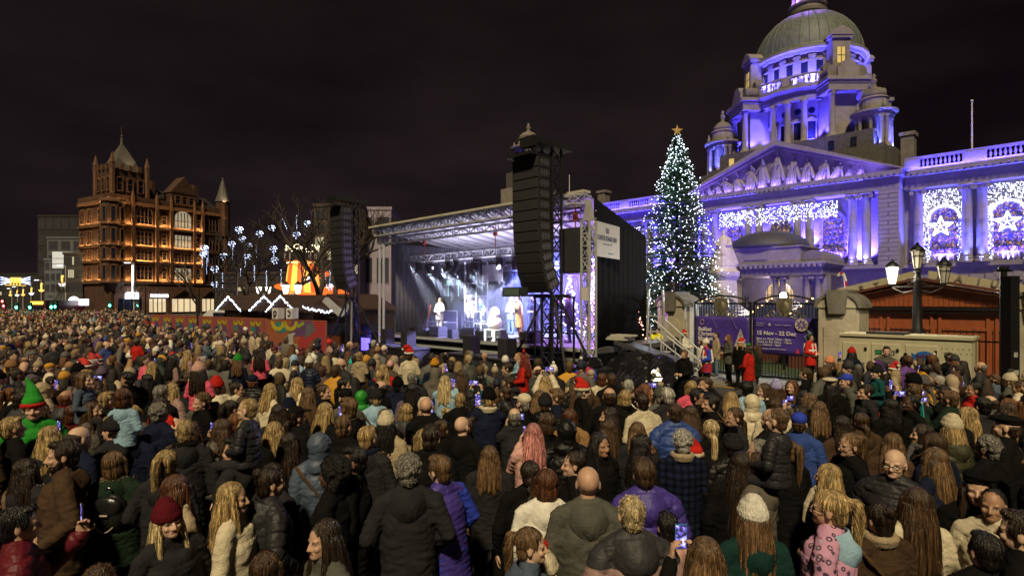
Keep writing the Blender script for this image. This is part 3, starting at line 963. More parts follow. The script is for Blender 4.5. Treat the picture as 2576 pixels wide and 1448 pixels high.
def person(loc, rotz, k=1.0, pose='down', child=False, hair='short', hc='brown', hat=None, hatc='black', pom='white', coat='plain', cc='black',
           tc='black', skin='fair', beard=False, glasses=False, label=None, group=None, wide=1.0, coat_mat=None, tilt=0.0, extra='', scarf=None, strap=False, twotone=False, fur=False):
    sit = pose == 'sit'
    P, H, bs, hs = scaler(child)
    what = 'child' if child else 'person'
    if label is None:
        head = (f'{hatc} {HATLAB[hat]}' if hat else ('' if coat == 'hoodup' else HAIRLAB[hair].format(hc)))
        label = f'{what} in {cc} {COATLAB[coat]}' + (f' with {head}' if head else '') + (' ' + extra if extra else '')
    root = thing('person', label, 'person', loc, rotz, group)
    root.scale = (k * wide, k * wide, k)
    root.rotation_euler = (tilt + rnd.gauss(0, .03), rnd.gauss(0, .035), rotz) if not sit else (tilt, 0, rotz)
    style = {'sweater': 'plain', 'hood': 'plain', 'hoodpuffer': 'puffer'}.get(coat, coat)
    obj('body', body_mesh(pose, child), None, root, color=SKINS[skin])
    cm = coat_mesh(pose, style, child)
    if twotone: coat_mat = M_TWO
    if coat_mat is None:
        coat_mat = M_NYLON if ('puffer' in style or style in ('vest', 'hoodup')) else (M_KNIT if coat == 'sweater' else M_CLOTH)
    if not cm.materials: cm.materials.append(coat_mat)
    o = obj('sweater' if coat == 'sweater' else 'coat', cm, None, root, color=CLOTH[cc])
    if cm.materials[0] != coat_mat:
        o.material_slots[0].link = 'OBJECT'; o.material_slots[0].material = coat_mat
    if coat in ('hood', 'hoodpuffer'):
        hm = hood_mesh(child, coat == 'hoodpuffer')
        if not hm.materials: hm.materials.append(M_CLOTH)
        h2 = obj('hood', hm, None, root, color=CLOTH['charcoal' if twotone else cc])
        if fur:
            if ('fur', child) not in HATS:
                gf, fm = random.Random(6), MB()
                for i in range(420):
                    u = gf.uniform(-1, 1); c = math.cos(u * PI / 2)
                    p = Vector((u * .165, -.035 + .135 * c, 1.468 + .040 * c)) * bs
                    d = Vector((gf.gauss(0, .6) + u * .5, gf.gauss(.25, .6), gf.gauss(.5, .6))).normalized() * gf.uniform(.02, .045) * bs
                    e = d.orthogonal().normalized() * .006 * bs
                    fm.add([p - e, p + e, p + d], [(0, 1, 2)])
                HATS[('fur', child)] = fm.mesh('fur_trim'); HATS[('fur', child)].materials.append(mat('fur', (.30, .22, .14), .9, var=.5, vscale=80))
            obj('fur_trim', HATS[('fur', child)], None, root)
        if coat_mat != M_CLOTH: h2.material_slots[0].link = 'OBJECT'; h2.material_slots[0].material = coat_mat
    if style == 'vest':
        o2 = obj('sweater', coat_mesh(pose, 'plain', child), None, root, color=CLOTH['royal blue'])
        if not o2.data.materials: o2.data.materials.append(M_CLOTH)
        o2.scale = (.985, .96, 1)
    lm = legs_mesh(sit, child, False)
    if not lm.materials: lm.materials.append(M_DENIM)
    obj('trousers', lm, None, root, color=CLOTH[tc])
    for sd in (-1, 1):
        sm = legs_mesh(sit, child, sd)
        if not sm.materials: sm.materials.append(M_SHOE)
        obj('shoe', sm, None, root)
    at = NECK * bs
    if hat in ('beanie', 'pompom', 'santa', 'elf', 'purple', 'cap', 'flatcap', 'beret'):
        under = 'under' if hair in ('long', 'wavy', 'verylong', 'ponytail', 'lowpony', 'braid', 'bob') else 'nape'
        hs2 = {'ponytail': 'lowpony', 'lowpony': 'lowpony', 'braid': 'braid'}.get(hair, under) if hat in ('cap', 'flatcap', 'beret') else under
    else: hs2 = hair
    if coat != 'hoodup' or hs2 in ('long', 'wavy'):
        if hs2: obj('hair', hair_mesh(hs2), None, root, loc=at, color=HAIRC[hc], scale=hs)
    if hat:
        for nm, me, m, ck in hat_mesh(hat):
            obj(nm, me, m, root, loc=at, scale=hs, color=CLOTH[hatc if ck == 'hat' else pom])
    if beard: obj('beard', hair_mesh('beard'), None, root, loc=at, color=HAIRC[hc], scale=hs)
    if scarf:
        if 'scarf' not in HATS:
            sb_ = MB(); gs_ = random.Random(2)
            for i in range(16):
                a0, a1 = R(i*22.5), R((i+1)*22.5)
                for rr, zz_ in ((.085, -.02), (.095, .012)):
                    sb_.caps(Vector((rr*math.sin(a0), .012 - rr*.95*math.cos(a0), zz_ + gs_.uniform(-.006, .006))), Vector((rr*math.sin(a1), .012 - rr*.95*math.cos(a1), zz_)), .030, .030, 8, 2)
            sb_.caps((.04, -.10, -.02), (.06, -.15, -.16), .035, .03); sb_.caps((.06, -.15, -.16), (.05, -.165, -.32), .032, .03)
            HATS['scarf'] = remesh(sb_, .010, 2); HATS['scarf'].materials.append(M_KNIT)
        obj('scarf', HATS['scarf'], None, root, loc=P(0, 0, 1.495), scale=bs, color=CLOTH[scarf])
    if strap:
        if 'strap' not in HATS:
            q_ = MB(); ring = [Vector((.215*math.sin(R(a)) * (1.0), .012 + .165*math.cos(R(a)), 1.16 + .30*math.sin(R(a)))) for a in range(0, 361, 15)]
            for a_, b_ in zip(ring, ring[1:]): q_.bar(a_, b_, .030, .012)
            q_.ell((-.235, .03, .86), (.05, .11, .085), 12, 8)
            HATS['strap'] = q_.mesh('shoulder_bag'); HATS['strap'].materials.append(mat('bag_leather', (.10, .055, .025), .45, var=.2))
        obj('shoulder_bag', HATS['strap'], None, root, scale=bs)
    if glasses: obj('glasses', glasses_mesh(), mat('black_plastic', (.012,)*3, .4), root, loc=at, scale=hs)
    PERSONS.append((root.location.x, root.location.y, label))
    return root
def heading(d):
    return math.atan2(d[0], -d[1])
FACE = {'F': (0, -1), 'B': (0, 1), 'L': (-1, .05), 'R': (1, .05), 'FL': (-.7, -.7), 'FR': (.7, -.7), 'BL': (-.7, .7), 'BR': (.7, .7), 'BB': (.25, 1), 'Bl': (-.3, 1)}
# ================================================================ ground
M_ASPH = mat('asphalt', (.045, .044, .043), .75, var=.35, vscale=1.2, bump=.5, bscale=60)
g = MB().box(-400, 400, -60, 600, -.5, 0).build('ground', M_ASPH); g['kind'] = 'structure'
M_PAVE = mat('paving_stone', (.16, .15, .14), .8, var=.25, vscale=2, bump=.3, bscale=30)
pv = MB().box(-40, 14, 19.6, 21.4, 0, .12).build('pavement', M_PAVE, rot=(0, 0, SITE)); pv['kind'] = 'structure'
kb = MB().box(-40, 14, 19.44, 19.595, 0, .135).build('kerb', mat('kerb_stone', (.26, .25, .23), .8, var=.2), rot=(0, 0, SITE)); kb['kind'] = 'structure'
ln = MB().box(-40, 14, 19.1, 19.22, 0, .005).build('road_line', mat('yellow_paint', (.55, .30, .03), .6, var=.3, vscale=8), rot=(0, 0, SITE)); ln['kind'] = 'structure'
gr = MB().box(-75, 40, 22.2, 66, 0, .02).build('garden_lawn', mat('lawn', (.03, .05, .02), .95, var=.4, vscale=6, bump=.6), rot=(0, 0, SITE)); gr['kind'] = 'structure'

# ================================================================ the domed civic building
M_STONE = mat('portland_stone', (.225, .20, .18), .8, var=.20, vscale=1.1, bump=.25, bscale=9)
M_STONE2 = mat('weathered_stone', (.16, .14, .122), .85, var=.28, vscale=.9, bump=.3, bscale=7)
M_COPPER = mat('copper_patina', (.105, .120, .105), .6, var=.38, vscale=1.6, stretch=(3, 3, .25), bump=.15, bscale=6)
M_LEAD = mat('dark_lead_roof', (.045, .045, .05), .6, var=.2, stretch=(1, 1, .3))
M_PANE = mat('dark_window_glass', (.015, .017, .03), .12, var=.5, vscale=5)
M_PANEY = mat('lit_window_glass', (.3, .2, .06), .3, emit=(1.0, .72, .22), es=.55)
M_VIOL = (.22, .14, 1.0)
BLUE = (.055, .040, 1.0)
def stained(name, emit, es):
    m = mat(name, (.03, .03, .05), .25, emit=emit, es=es)
    n, l = m.node_tree.nodes, m.node_tree.links
    b = n['Principled BSDF']
    t = n.new('ShaderNodeTexCoord'); v = n.new('ShaderNodeTexVoronoi'); v.inputs['Scale'].default_value = 8.5
    mp = n.new('ShaderNodeMapping'); mp.inputs['Scale'].default_value = (1, 1, .8)
    l.new(t.outputs['Object'], mp.inputs[0]); l.new(mp.outputs[0], v.inputs['Vector'])
    r = n.new('ShaderNodeValToRGB'); r.color_ramp.interpolation = 'CONSTANT'
    e = r.color_ramp.elements
    e[0].color = (.03, .035, .09, 1); e[1].position = .35; e[1].color = (.30, .17, .05, 1)
    for p, c in ((.5, (.06, .05, .16, 1)), (.62, (.50, .32, .10, 1)), (.72, (.10, .04, .03, 1)), (.85, (.22, .18, .35, 1))):
        x = e.new(p); x.color = c
    sx = n.new('ShaderNodeSeparateColor'); l.new(v.outputs['Color'], sx.inputs[0]); l.new(sx.outputs[0], r.inputs[0])
    l.new(r.outputs[0], b.inputs['Emission Color']); l.new(r.outputs[0], b.inputs['Base Color'])
    return m
M_STAIN = stained('stained_glass', (.5, .4, .2), .42)
HALL = thing('civic_hall', 'domed stone civic hall lit violet blue with columned front and sculpted pediment', 'building', S(-24, 66.7), SITE)
def hp(name, mb, m=None, parent=None, smooth=False, **k):
    return mb.build(name, m or M_STONE, parent or HALL, smooth, **k)

# --- body of the building
b = MB()
b.box(10.6, 46, 1.1, 15, 0, 6.2); hp('ground_floor_wall', b)
hp('ground_floor_wall', MB().box(-46, -10.6, 1.1, 15, 0, 6.2))
hp('ground_floor_wall', MB().box(-10.6, 10.6, .0, 15, 0, 6.2))
hp('upper_wall', MB().box(10.6, 46, 1.6, 15, 6.2, 15.2))
hp('upper_wall', MB().box(-46, -10.6, 1.6, 15, 6.2, 15.2))
hp('upper_wall', MB().box(-10.3, 10.3, .55, 15, 6.2, 15.2))
hp('string_course', MB().box(11.6, 46, .55, 1.6, 6.2, 6.5).box(11.6, 46, .75, 1.1, 5.95, 6.2))
hp('string_course', MB().box(-46, -11.6, .55, 1.6, 6.2, 6.5))
hp('string_course', MB().box(-11.6, 11.6, -1.25, .55, 6.2, 6.5).box(-11.6, 11.6, -1.05, .0, 5.95, 6.2))
# rusticated corner piers of the centre block, stone by stone
blk = MB().bev(-.5, .5, -.10, .02, -.5, .5, .04).mesh('stone_block')
def block(cx, y, cz, w_, h_):
    obj('stone_block', blk, M_STONE2 if rnd.random() < .22 else M_STONE, HALL, (cx, y, cz)).scale = (w_ - .02, 1, h_ - .02)
blk.materials.append(M_STONE)
for sx in (1, -1):
    hp('corner_pier', MB().box(min(sx*9.75, sx*11.55), max(sx*9.75, sx*11.55), -1.0, 1.6, 6.5, 13.9))
    if sx == 1:
        for i in range(17):
            z = 6.72 + i * .435
            if i % 2: block(10.2, -1.0, z, .88, .42); block(11.1, -1.0, z, .88, .42)
            else: block(10.65, -1.0, z, 1.78, .42)
# rusticated ground floor of the right-hand wing
wins = [14.7, 19.4, 24.1, 28.8]
for i in range(11):
    z = .28 + i * .55
    for k in range(14):
        cx = 12.0 + k * 1.15 + (.575 if i % 2 else 0)
        if any(abs(cx - wx) < 1.45 for wx in wins) and 1.2 < z < 5.0: continue
        if k > 11 and i % 2 == 0 and i > 6: continue
        block(cx, 1.1, z, 1.13, .53)
def sash(cx, y, z0, w_, h_, lit, parent=HALL):
    f = MB()
    f.box(cx-w_/2-.12, cx-w_/2, y-.16, y+.02, z0-.1, z0+h_+.1).box(cx+w_/2, cx+w_/2+.12, y-.16, y+.02, z0-.1, z0+h_+.1)
    f.box(cx-w_/2, cx+w_/2, y-.16, y+.02, z0+h_, z0+h_+.1).box(cx-w_/2, cx+w_/2, y-.22, y+.02, z0-.1, z0)
    o = f.build('window', M_STONE, parent)
    mb = MB()
    for k in range(1, 4): mb.box(cx-w_/2+w_*k/4-.02, cx-w_/2+w_*k/4+.02, y-.10, y-.045, z0, z0+h_)
    for k in range(1, 5): mb.box(cx-w_/2, cx+w_/2, y-.097, y-.048, z0+h_*k/5-.02, z0+h_*k/5+.02)
    mb.build('glazing_bars', mat('white_joinery', (.6, .58, .52), .5), o)
    MB().box(cx-w_/2, cx+w_/2, y-.045, y-.02, z0, z0+h_).build('pane', M_PANEY if lit else M_PANE, o)
    return o
for i, wx in enumerate(wins[:3]):
    sash(wx, 1.05, 1.6, 1.7, 2.9, i == 0)
    o = MB()
    for k in range(7):
        a0, a1 = R(180 - k*25.7 - 1), R(180 - (k+1)*25.7 + 1)
        o.prism([(wx+1.05*math.cos(a0), 4.55+.55*math.sin(a0)), (wx+1.75*math.cos(a0), 4.6+1.2*math.sin(a0)), (wx+1.75*math.cos(a1), 4.6+1.2*math.sin(a1)), (wx+1.05*math.cos(a1), 4.55+.55*math.sin(a1))], .93, 1.12)
    hp('window_arch', o, kind='stuff')
sash(9.0, -.05, 1.4, 1.1, 2.6, False); sash(10.9 - 3.9 + 4.4, 1.02, 1.5, .9, 2.4, True)

# --- columns
def column_mesh(h=7.4, r=.43):
    mb = MB()
    mb.box(-r*1.45, r*1.45, -r*1.45, r*1.45, 0, .22)
    mb.lathe([(r*1.4, .22), (r*1.42, .30), (r*1.2, .36), (r*1.15, .42), (r*1.3, .48), (r*1.05, .56), (r, .65), (r, h*.35), (r*.93, h*.7), (r*.86, h-.62),
              (r*.96, h-.58), (r*.86, h-.52), (r*1.0, h-.40), (r*1.05, h-.22)], n=18)
    mb.box(-r*1.35, r*1.35, -r*1.25, r*1.25, h-.22, h-.002)
    for sx in (-1, 1):
        for sy in (-1, 1):
            mb.cyl((sx*r*1.12, sy*r*.7, h-.42), (sx*r*1.12, sy*r*1.22, h-.42), .20, .20, 10)
    return mb.mesh('column', False)
COLM = column_mesh()
COLM.materials.append(M_STONE)
for p in COLM.polygons: p.use_smooth = len(p.vertices) == 4 and abs(p.normal.z) < .6
def col(x, y, z=6.5): return obj('column', COLM, None, HALL, (x, y, z))
for cx in mirror_pairs(2.7, 8.05):
    for d in (-.62, .62): col(cx + d, -.55)
wing_pairs = [17.05, 21.75, 26.45, 31.15, 35.85]
col(12.75, .95)
for cx in wing_pairs:
    for d in (-.55, .55): col(cx + d, .95)
for cx in (-17.05, -21.75, -26.45, -31.15, -35.85):
    for d in (-.55, .55): col(cx + d, .95)
hp('entablature', MB().box(11.6, 46, .42, 1.6, 13.9, 14.35).box(11.6, 46, .50, 1.6, 14.35, 15.1))
hp('entablature', MB().box(-46, -11.6, .42, 1.6, 13.9, 14.35).box(-46, -11.6, .50, 1.6, 14.35, 15.1))
hp('entablature', MB().box(-11.6, 11.6, -1.12, .6, 13.9, 14.35).box(-11.6, 11.6, -1.02, .6, 14.35, 15.1))
hp('cornice', MB().box(11.9, 46, -.25, 1.6, 15.28, 15.62).box(11.9, 46, -.05, 1.6, 15.1, 15.28))
hp('cornice', MB().box(-46, -11.9, -.25, 1.6, 15.28, 15.62).box(-46, -11.9, -.05, 1.6, 15.1, 15.28))
hp('cornice', MB().box(-11.9, 11.9, -1.75, .6, 15.28, 15.62).box(-11.9, 11.9, -1.5, .6, 15.1, 15.28))
dn = MB().box(-.14, .14, -.22, .02, -.13, .13).mesh('dentil'); dn.materials.append(M_STONE)
for i in range(46): obj('dentil', dn, None, HALL, (-11.5 + i * .511, -1.54, 15.19))
for i in range(32): obj('dentil', dn, None, HALL, (12.1 + i * .511, -.09, 15.19))
for i in range(40): obj('dentil', dn, None, HALL, (-33 + i * .511, -.09, 15.19))
hp('roof', MB().box(10.6, 45, 2.2, 15, 15.3, 16.2), M_LEAD); hp('roof', MB().box(-45, -10.6, 2.2, 15, 15.3, 16.2), M_LEAD)
# --- balustrades
balm = MB().lathe([(.07, 0), (.10, .04), (.06, .10), (.115, .32), (.10, .45), (.05, .68), (.075, .74), (.10, .80)], n=8).mesh('baluster', True)
balm.materials.append(M_STONE)
def balustrade(x0, x1, y, z, cnt, ped=1.25):
    o = hp('balustrade', MB().box(x0, x1, y-.18, y+.18, z, z+.25).box(x0, x1, y-.2, y+.2, z+1.05, z+1.3)
           .box(x0, x0+ped, y-.235, y+.235, z+.25, z+1.05).box(x1-.15, x1, y-.16, y+.16, z+.25, z+1.05))
    n = int((x1 - x0 - ped - .2) / .34)
    for i in range(n):
        if cnt: obj('baluster', balm, None, o, (x0 + ped + .25 + i * .34, y, z + .25))
balustrade(11.75, 16.4, .3, 15.62, True); balustrade(16.4, 21.2, .3, 15.62, True, 1.6); balustrade(21.2, 26, .3, 15.62, True, 1.6)
balustrade(26, 45, .3, 15.62, False)
for k in range(5): balustrade(-35.5 + k * 4.7, -30.8 + k * 4.7, .3, 15.62, True, 1.4)
balustrade(-46, -35.5, .3, 15.62, False)
# --- arched windows
def arched(cx, y, z0, w_, h_, pane_m, keyw=.3):
    pts = lambda rr: [(cx - rr, z0), (cx + rr, z0)] + [(cx + rr*math.cos(R(a)), z0 + h_ + rr*math.sin(R(a))) for a in range(0, 181, 15)]
    out_, inn = pts(w_/2 + .28), pts(w_/2)
    mb = MB(); n = len(inn)
    for i in range(1, n):
        j = (i + 1) % n
        mb.prism([inn[i], out_[i], out_[j], inn[j]], y - .24, y + .02)
    mb.box(cx - .2, cx + .2, y - .34, y, z0 + h_ + w_/2, z0 + h_ + w_/2 + .55)
    for sx in (-1, 1):
        for k in range(5):
            mb.box(cx + sx*(w_/2+.30) - .16, cx + sx*(w_/2+.30) + .16, y - .36, y - .242, z0 + .15 + k*.66, z0 + .48 + k*.66)
    o = hp('window', mb)
    MB().prism(inn, y - .06, y - .03).build('pane', pane_m, o)
    bars = MB()
    for k in range(1, 4): bars.box(cx - w_/2 + w_*k/4 - .025, cx - w_/2 + w_*k/4 + .025, y - .11, y - .061, z0, z0 + h_ + w_*.42)
    for k in range(1, 7): bars.box(cx - w_/2, cx + w_/2, y - .108, y - .0615, z0 + h_*k/6.2 - .02, z0 + h_*k/6.2 + .02)
    bars.build('glazing_bars', M_LEAD, o)
    bl = MB().box(cx - w_/2 - .5, cx + w_/2 + .5, y - .55, y - .42, z0 - .16, z0 - .04).box(cx - w_/2 - .5, cx + w_/2 + .5, y - .55, y - .42, z0 - .95, z0 - .85)
    bo = hp('balcony', bl)
    for k in range(9): obj('baluster', balm, None, bo, (cx - w_/2 - .4 + k * (w_ + .8) / 8, y - .48, z0 - .86), scale=(.7, .7, .88))
for cx in (-5.35, 0, 5.35): arched(cx, .55, 7.6, 2.1, 3.6, M_STAIN)
for cx in (14.75, 19.4, 24.1, -14.75, -19.4, -24.1, -28.8): arched(cx, 1.6, 7.5, 2.1, 3.3, M_STAIN)
# --- pediment with figures
ph, pw = 20.7, 11.9
hp('tympanum', MB().prism([(-11.2, 15.62), (11.2, 15.62), (0, 20.1)], -.55, .6), M_STONE2)
for sx in (-1, 1):
    d = Vector((pw, 0, -(ph - 15.62))).normalized()
    mb = MB()
    mb.prism([(0, ph - .5), (sx*pw, 15.64), (sx*(pw+.35), 15.64), (0, ph + .05)] if sx > 0 else [(0, ph + .05), (sx*(pw+.35), 15.64), (sx*pw, 15.64), (0, ph - .5)], -1.75, 8)
    hp('raking_cornice', mb, M_STONE)
    mb = MB().prism([(0, ph - .8), (sx*(pw-.7), 15.64), (sx*(pw+.0), 15.64), (0, ph - .52)] if sx > 0 else [(0, ph - .52), (sx*(pw-.0), 15.64), (sx*(pw-.7), 15.64), (0, ph - .8)], -1.2, .5)
    hp('raking_moulding', mb, M_STONE2)
FIG = []
def figure_mesh(seed, pose):
    g = random.Random(seed)
    mb = MB()
    mb.lathe([(.30, 0), (.36, .05), (.27, .5), (.21, .95), (.22, 1.25), (.12, 1.42), (.06, 1.5)], n=14)
    mb.ell((0, -.01, 1.62), (.095, .11, .13)); mb.caps((0, 0, 1.42), (0, 0, 1.6), .06, .055)
    for s in (-1, 1):
        el = (s*.33, -.1 + g.uniform(-.1, .1), 1.15 + (.35 if pose and s > 0 else 0) + g.uniform(-.08, .08)); wr = (s*g.uniform(.15, .5), -.28, 1.1 + (.6 if pose and s > 0 else g.uniform(-.2, .2)))
        mb.caps((s*.2, 0, 1.38), el, .08, .065); mb.caps(el, wr, .062, .045); mb.ell(wr, .055)
    for k in range(9):
        a = g.uniform(-2.8, -.3); mb.caps((.24*math.cos(a), .24*math.sin(a), 1.1), (.42*math.cos(a+.2), .38*math.sin(a+.2), .05), .025, .045)
    mb.caps((.1, .1, 1.3), (.45, .2, .4), .1, .14)
    return remesh(mb, .022, 1)
figs = [figure_mesh(i, i % 2) for i in range(4)]
for f_ in figs: f_.materials.append(M_STONE)
fx = [0, -1.5, 1.6, -2.9, 3.1, -4.2, 4.5, -5.4, 5.8, -6.5, 7.0, -7.6, 8.1, -8.6]
for i, x in enumerate(fx):
    top = 15.65 + (ph - .95 - 15.62) * (1 - abs(x) / 11.0)
    h_ = max(.55, (top - 15.66) * (.93 if i else .98))
    sit_ = 1.0 if abs(x) < 4.6 else .9
    o = obj('sculpted_figure', figs[i % 4], None, HALL, (x, -.85, 15.63), (R(rnd.uniform(-4, 4)), R(0 if abs(x) < 4 else (22 if x > 0 else -22)), R(rnd.uniform(-40, 40))), scale=(min(h_/1.75*1.25, 1.5),)*2 + (h_/1.75,))

# --- projecting entrance porch with its own dome
PY = -7.0
hp('porch_cornice', MB().box(-6.9, 6.9, PY-.35, 0, 6.55, 6.8).box(-6.7, 6.7, PY-.1, 0, 6.25, 6.55))
hp('porch_entablature', MB().box(-6.5, 6.5, PY+.1, 0, 5.5, 6.25), M_STONE2)
for i in range(26): obj('dentil', dn, None, HALL, (-6.4 + i*.511, PY-.12, 6.42))
hp('porch_attic', MB().box(-4.4, 4.4, PY+.3, -.3, 6.8, 8.35).box(-4.6, 4.6, PY+.15, -.3, 8.35, 8.5).box(-1.2, 1.2, PY+.2, PY+.32, 7.2, 8.1))
for sx in (-1, 1):
    seg = [(sx*6.5, 6.8)] + [(sx*5.5 + 1.0*math.cos(R(a)), 6.9 + 1.0*math.sin(R(a))) for a in range(0, 181, 20)] + [(sx*4.5 if sx > 0 else -6.5, 6.8)]
    mb = MB().prism([(sx*5.5 + 1.05*math.cos(R(a)), 6.8 + 1.15*math.sin(R(a))) for a in range(0, 181, 15)], PY+.35, -.4)
    hp('porch_barrel_roof', mb, M_STONE2)
hp('porch_dome', MB().lathe([(4.1, 0), (4.0, .35), (3.6, .95), (2.9, 1.45), (1.9, 1.8), (.8, 1.97), (0, 2.0)], (0, PY/2+.3, 8.5), 28), M_LEAD, smooth=True)
for x in (-5.9, -4.9, -2.6, -1.9, 1.9, 2.6, 4.9, 5.9):
    o = obj('porch_column', COLM, None, HALL, (x, PY+.6, .4)); o.scale = (.75, .75, .69)
for x in (-5.4, 5.4): hp('porch_pier', MB().box(x-1.1, x+1.1, PY+1.2, PY+2.6, 0, 5.5))
hp('porch_steps', MB().box(-6.6, 6.6, PY, 0, 0, .4))
dm = MB().prism([(-1.5, .4), (1.5, .4)] + [(1.5*math.cos(R(a)), 3.6 + 1.5*math.sin(R(a))) for a in range(0, 181, 15)], -.10, -.06)
do_ = hp('entrance_door', dm, M_PANEY)
mb = MB()
for k in range(-3, 4): mb.box(k*.42-.03, k*.42+.03, -.16, -.105, .4, 4.6)
for z in (1.6, 2.8, 3.6): mb.box(-1.5, 1.5, -.158, -.1055, z-.04, z+.04)
mb.build('door_bars', M_LEAD, do_)

# --- drum and great dome
DC = (-.7, 11.3)
hp('dome_base', MB().box(-9.6, 9.6, 11.3-9.0, 11.3+9.6, 15.2, 19.4).box(-8.4, 8.4, 11.3-8.2, 11.3+8.4, 19.4, 21.3), mat('shaded_stone', (.075, .068, .062), .9, var=.3, bump=.3, bscale=6))  # shadow on the dome base is put into this darker stone colour
for i, x in enumerate((-6.9, -4.6, 4.4, 6.6)):
    MB().box(x-.3, x+.3, 11.3-8.26, 11.3-8.19, 19.7, 20.7).build('attic_window', M_PANEY if i < 1 else M_PANE, HALL)
def ringpart(name, prof, m=M_STONE, n=64, smooth=False, z=0):
    return hp(name, MB().lathe(prof, (DC[0], DC[1], z), n, cap=False), m, smooth=smooth)
ringpart('drum_floor', [(0, 21.3), (7.6, 21.3), (7.6, 21.55), (0, 21.55)], M_STONE2)
ringpart('drum_wall', [(5.7, 21.55), (5.7, 26.8)], n=48)
ringpart('drum_entablature', [(6.5, 26.5), (7.15, 26.5), (7.15, 27.0), (7.05, 27.0), (7.05, 27.5), (7.5, 27.7), (7.8, 27.7), (7.8, 28.0), (5.9, 28.0)])
ringpart('upper_drum_wall', [(6.05, 28.0), (6.05, 32.3)], n=48)
ringpart('upper_cornice', [(6.05, 32.1), (6.35, 32.2), (6.5, 32.5), (6.8, 32.6), (6.8, 32.9), (6.2, 33.0)])
ringpart('balustrade_rail', [(6.95, 29.2), (7.4, 29.2), (7.4, 29.45), (6.95, 29.45), (6.95, 29.2)])
ringpart('balustrade_base', [(6.95, 28.0), (7.4, 28.0), (7.4, 28.3), (6.95, 28.3)])
dcol = MB().lathe([(.52, 0), (.55, .1), (.42, .25), (.36, .35), (.36, 2.0), (.30, 4.4), (.36, 4.5), (.46, 4.75), (.46, 4.95)], n=14).box(-.55, .55, -.55, .55, -.35, 0).mesh('drum_column', True)
dcol.materials.append(M_STONE)
for p in dcol.polygons: p.use_smooth = len(p.vertices) == 4 and abs(p.normal.z) < .5 and p.area < .6
for k in range(24):
    a = R(k * 15)
    c, s_ = math.cos(a), math.sin(a)
    diag = abs((math.degrees(a) % 90) - 45) < 16
    if not diag: obj('drum_column', dcol, None, HALL, (DC[0] + 6.85*c, DC[1] + 6.85*s_, 21.55), (0, 0, a), scale=(1, 1, 1))
    if s_ < .45:
        mtx = Matrix.Translation((DC[0], DC[1], 0)) @ Matrix.Rotation(a + PI/2, 4, 'Z')
        # niches with windows between the drum columns
        wa = Matrix.Translation((DC[0], DC[1], 0)) @ Matrix.Rotation(a + R(7.5) + PI/2, 4, 'Z')
        o = hp('drum_window', MB().box(-.55, .55, -5.86, -5.68, 22.0, 22.12, wa).box(-.55, -.42, -5.84, -5.68, 22.1, 24.2, wa).box(.42, .55, -5.84, -5.68, 22.1, 24.2, wa)
               .prism([(-.65, 24.2), (.65, 24.2), (.5, 24.45), (0, 24.7), (-.5, 24.45)], -5.95, -5.66, wa))
        MB().box(-.42, .42, -5.74, -5.70, 22.12, 24.2, wa).build('pane', M_PANE, o)
        mb = MB()
        mb.prism([(.38*math.cos(R(q)), 25.5 + .38*math.sin(R(q))) for q in range(0, 360, 30)], -5.75, -5.71, wa)
        hp('round_window', mb, M_PANE)
        # upper drum: window between pilasters
        hp('pilaster', MB().box(-.34, .34, -6.22, -6.0, 28.0, 31.9, wa).box(-.42, .42, -6.28, -6.0, 31.6, 32.0, wa))
        o = hp('drum_window', MB().box(-.50, -.36, -6.2, -6.02, 29.5, 31.2, mtx).box(.36, .50, -6.2, -6.02, 29.5, 31.2, mtx).box(-.55, .55, -6.26, -6.02, 31.2, 31.42, mtx).box(-.55, .55, -6.26, -6.02, 29.3, 29.5, mtx))
        MB().box(-.36, .36, -6.12, -6.06, 29.5, 31.2, mtx).build('pane', M_PANE, o)
rb = MB()
for k in range(72):
    a = R(k * 5)
    if k % 6 == 0:
        mtx = Matrix.Translation((DC[0], DC[1], 0)) @ Matrix.Rotation(a + PI/2, 4, 'Z')
        hp('balustrade_pedestal', MB().box(-.42, .42, -7.44, -6.9, 28.3, 29.2, mtx))
    elif math.sin(a) < .35: obj('baluster', balm, None, HALL, (DC[0] + 7.18*math.cos(a), DC[1] + 7.18*math.sin(a), 28.3), scale=(1.15, 1.15, 1.12))
prof = [(6.25 * math.cos(R(t)), 33.0 + 6.35 * math.sin(R(t))) for t in range(0, 77, 4)]
mb = MB().lathe(prof, (DC[0], DC[1], 0), 72, cap=False)
hp('dome', mb, M_COPPER, smooth=True)
for k in range(36):
    a = R(k * 10)
    pts = [(DC[0] + (r + .02)*math.cos(a), DC[1] + (r + .02)*math.sin(a), z) for r, z in prof]
    hp('dome_rib', MB().tube(pts, .055, 4), M_COPPER)
ringpart('dome_collar', [(6.4, 32.95), (6.45, 33.2), (6.2, 33.5)], M_COPPER, smooth=True)
ringpart('lantern_base', [(1.9, 38.9), (2.2, 39.2), (2.3, 39.6), (2.0, 39.7), (2.0, 40.1), (2.25, 40.2), (2.25, 40.35), (1.2, 40.4)])
ringpart('lantern_drum', [(1.0, 40.4), (1.0, 43.6)], n=24)
for k in range(8):
    a = R(k * 45 + 22)
    o = obj('lantern_column', dcol, None, HALL, (DC[0] + 1.55*math.cos(a), DC[1] + 1.55*math.sin(a), 40.45), scale=(.55, .55, .62))
    lamp('lantern_light', 'POINT', HALL, (DC[0] + 2.1*math.cos(a), DC[1] + 2.1*math.sin(a), 40.6), 45, (.35, .14, 1.0), .1)
ringpart('lantern_cornice', [(1.4, 43.5), (1.9, 43.6), (1.9, 43.9), (1.5, 44.0)], n=32)
ringpart('lantern_dome', [(1.5, 44.0), (1.35, 44.9), (.9, 45.6), (.35, 46.0), (.2, 46.6), (.3, 46.9), (.12, 47.4), (0, 48.6)], M_COPPER, n=24, smooth=True)
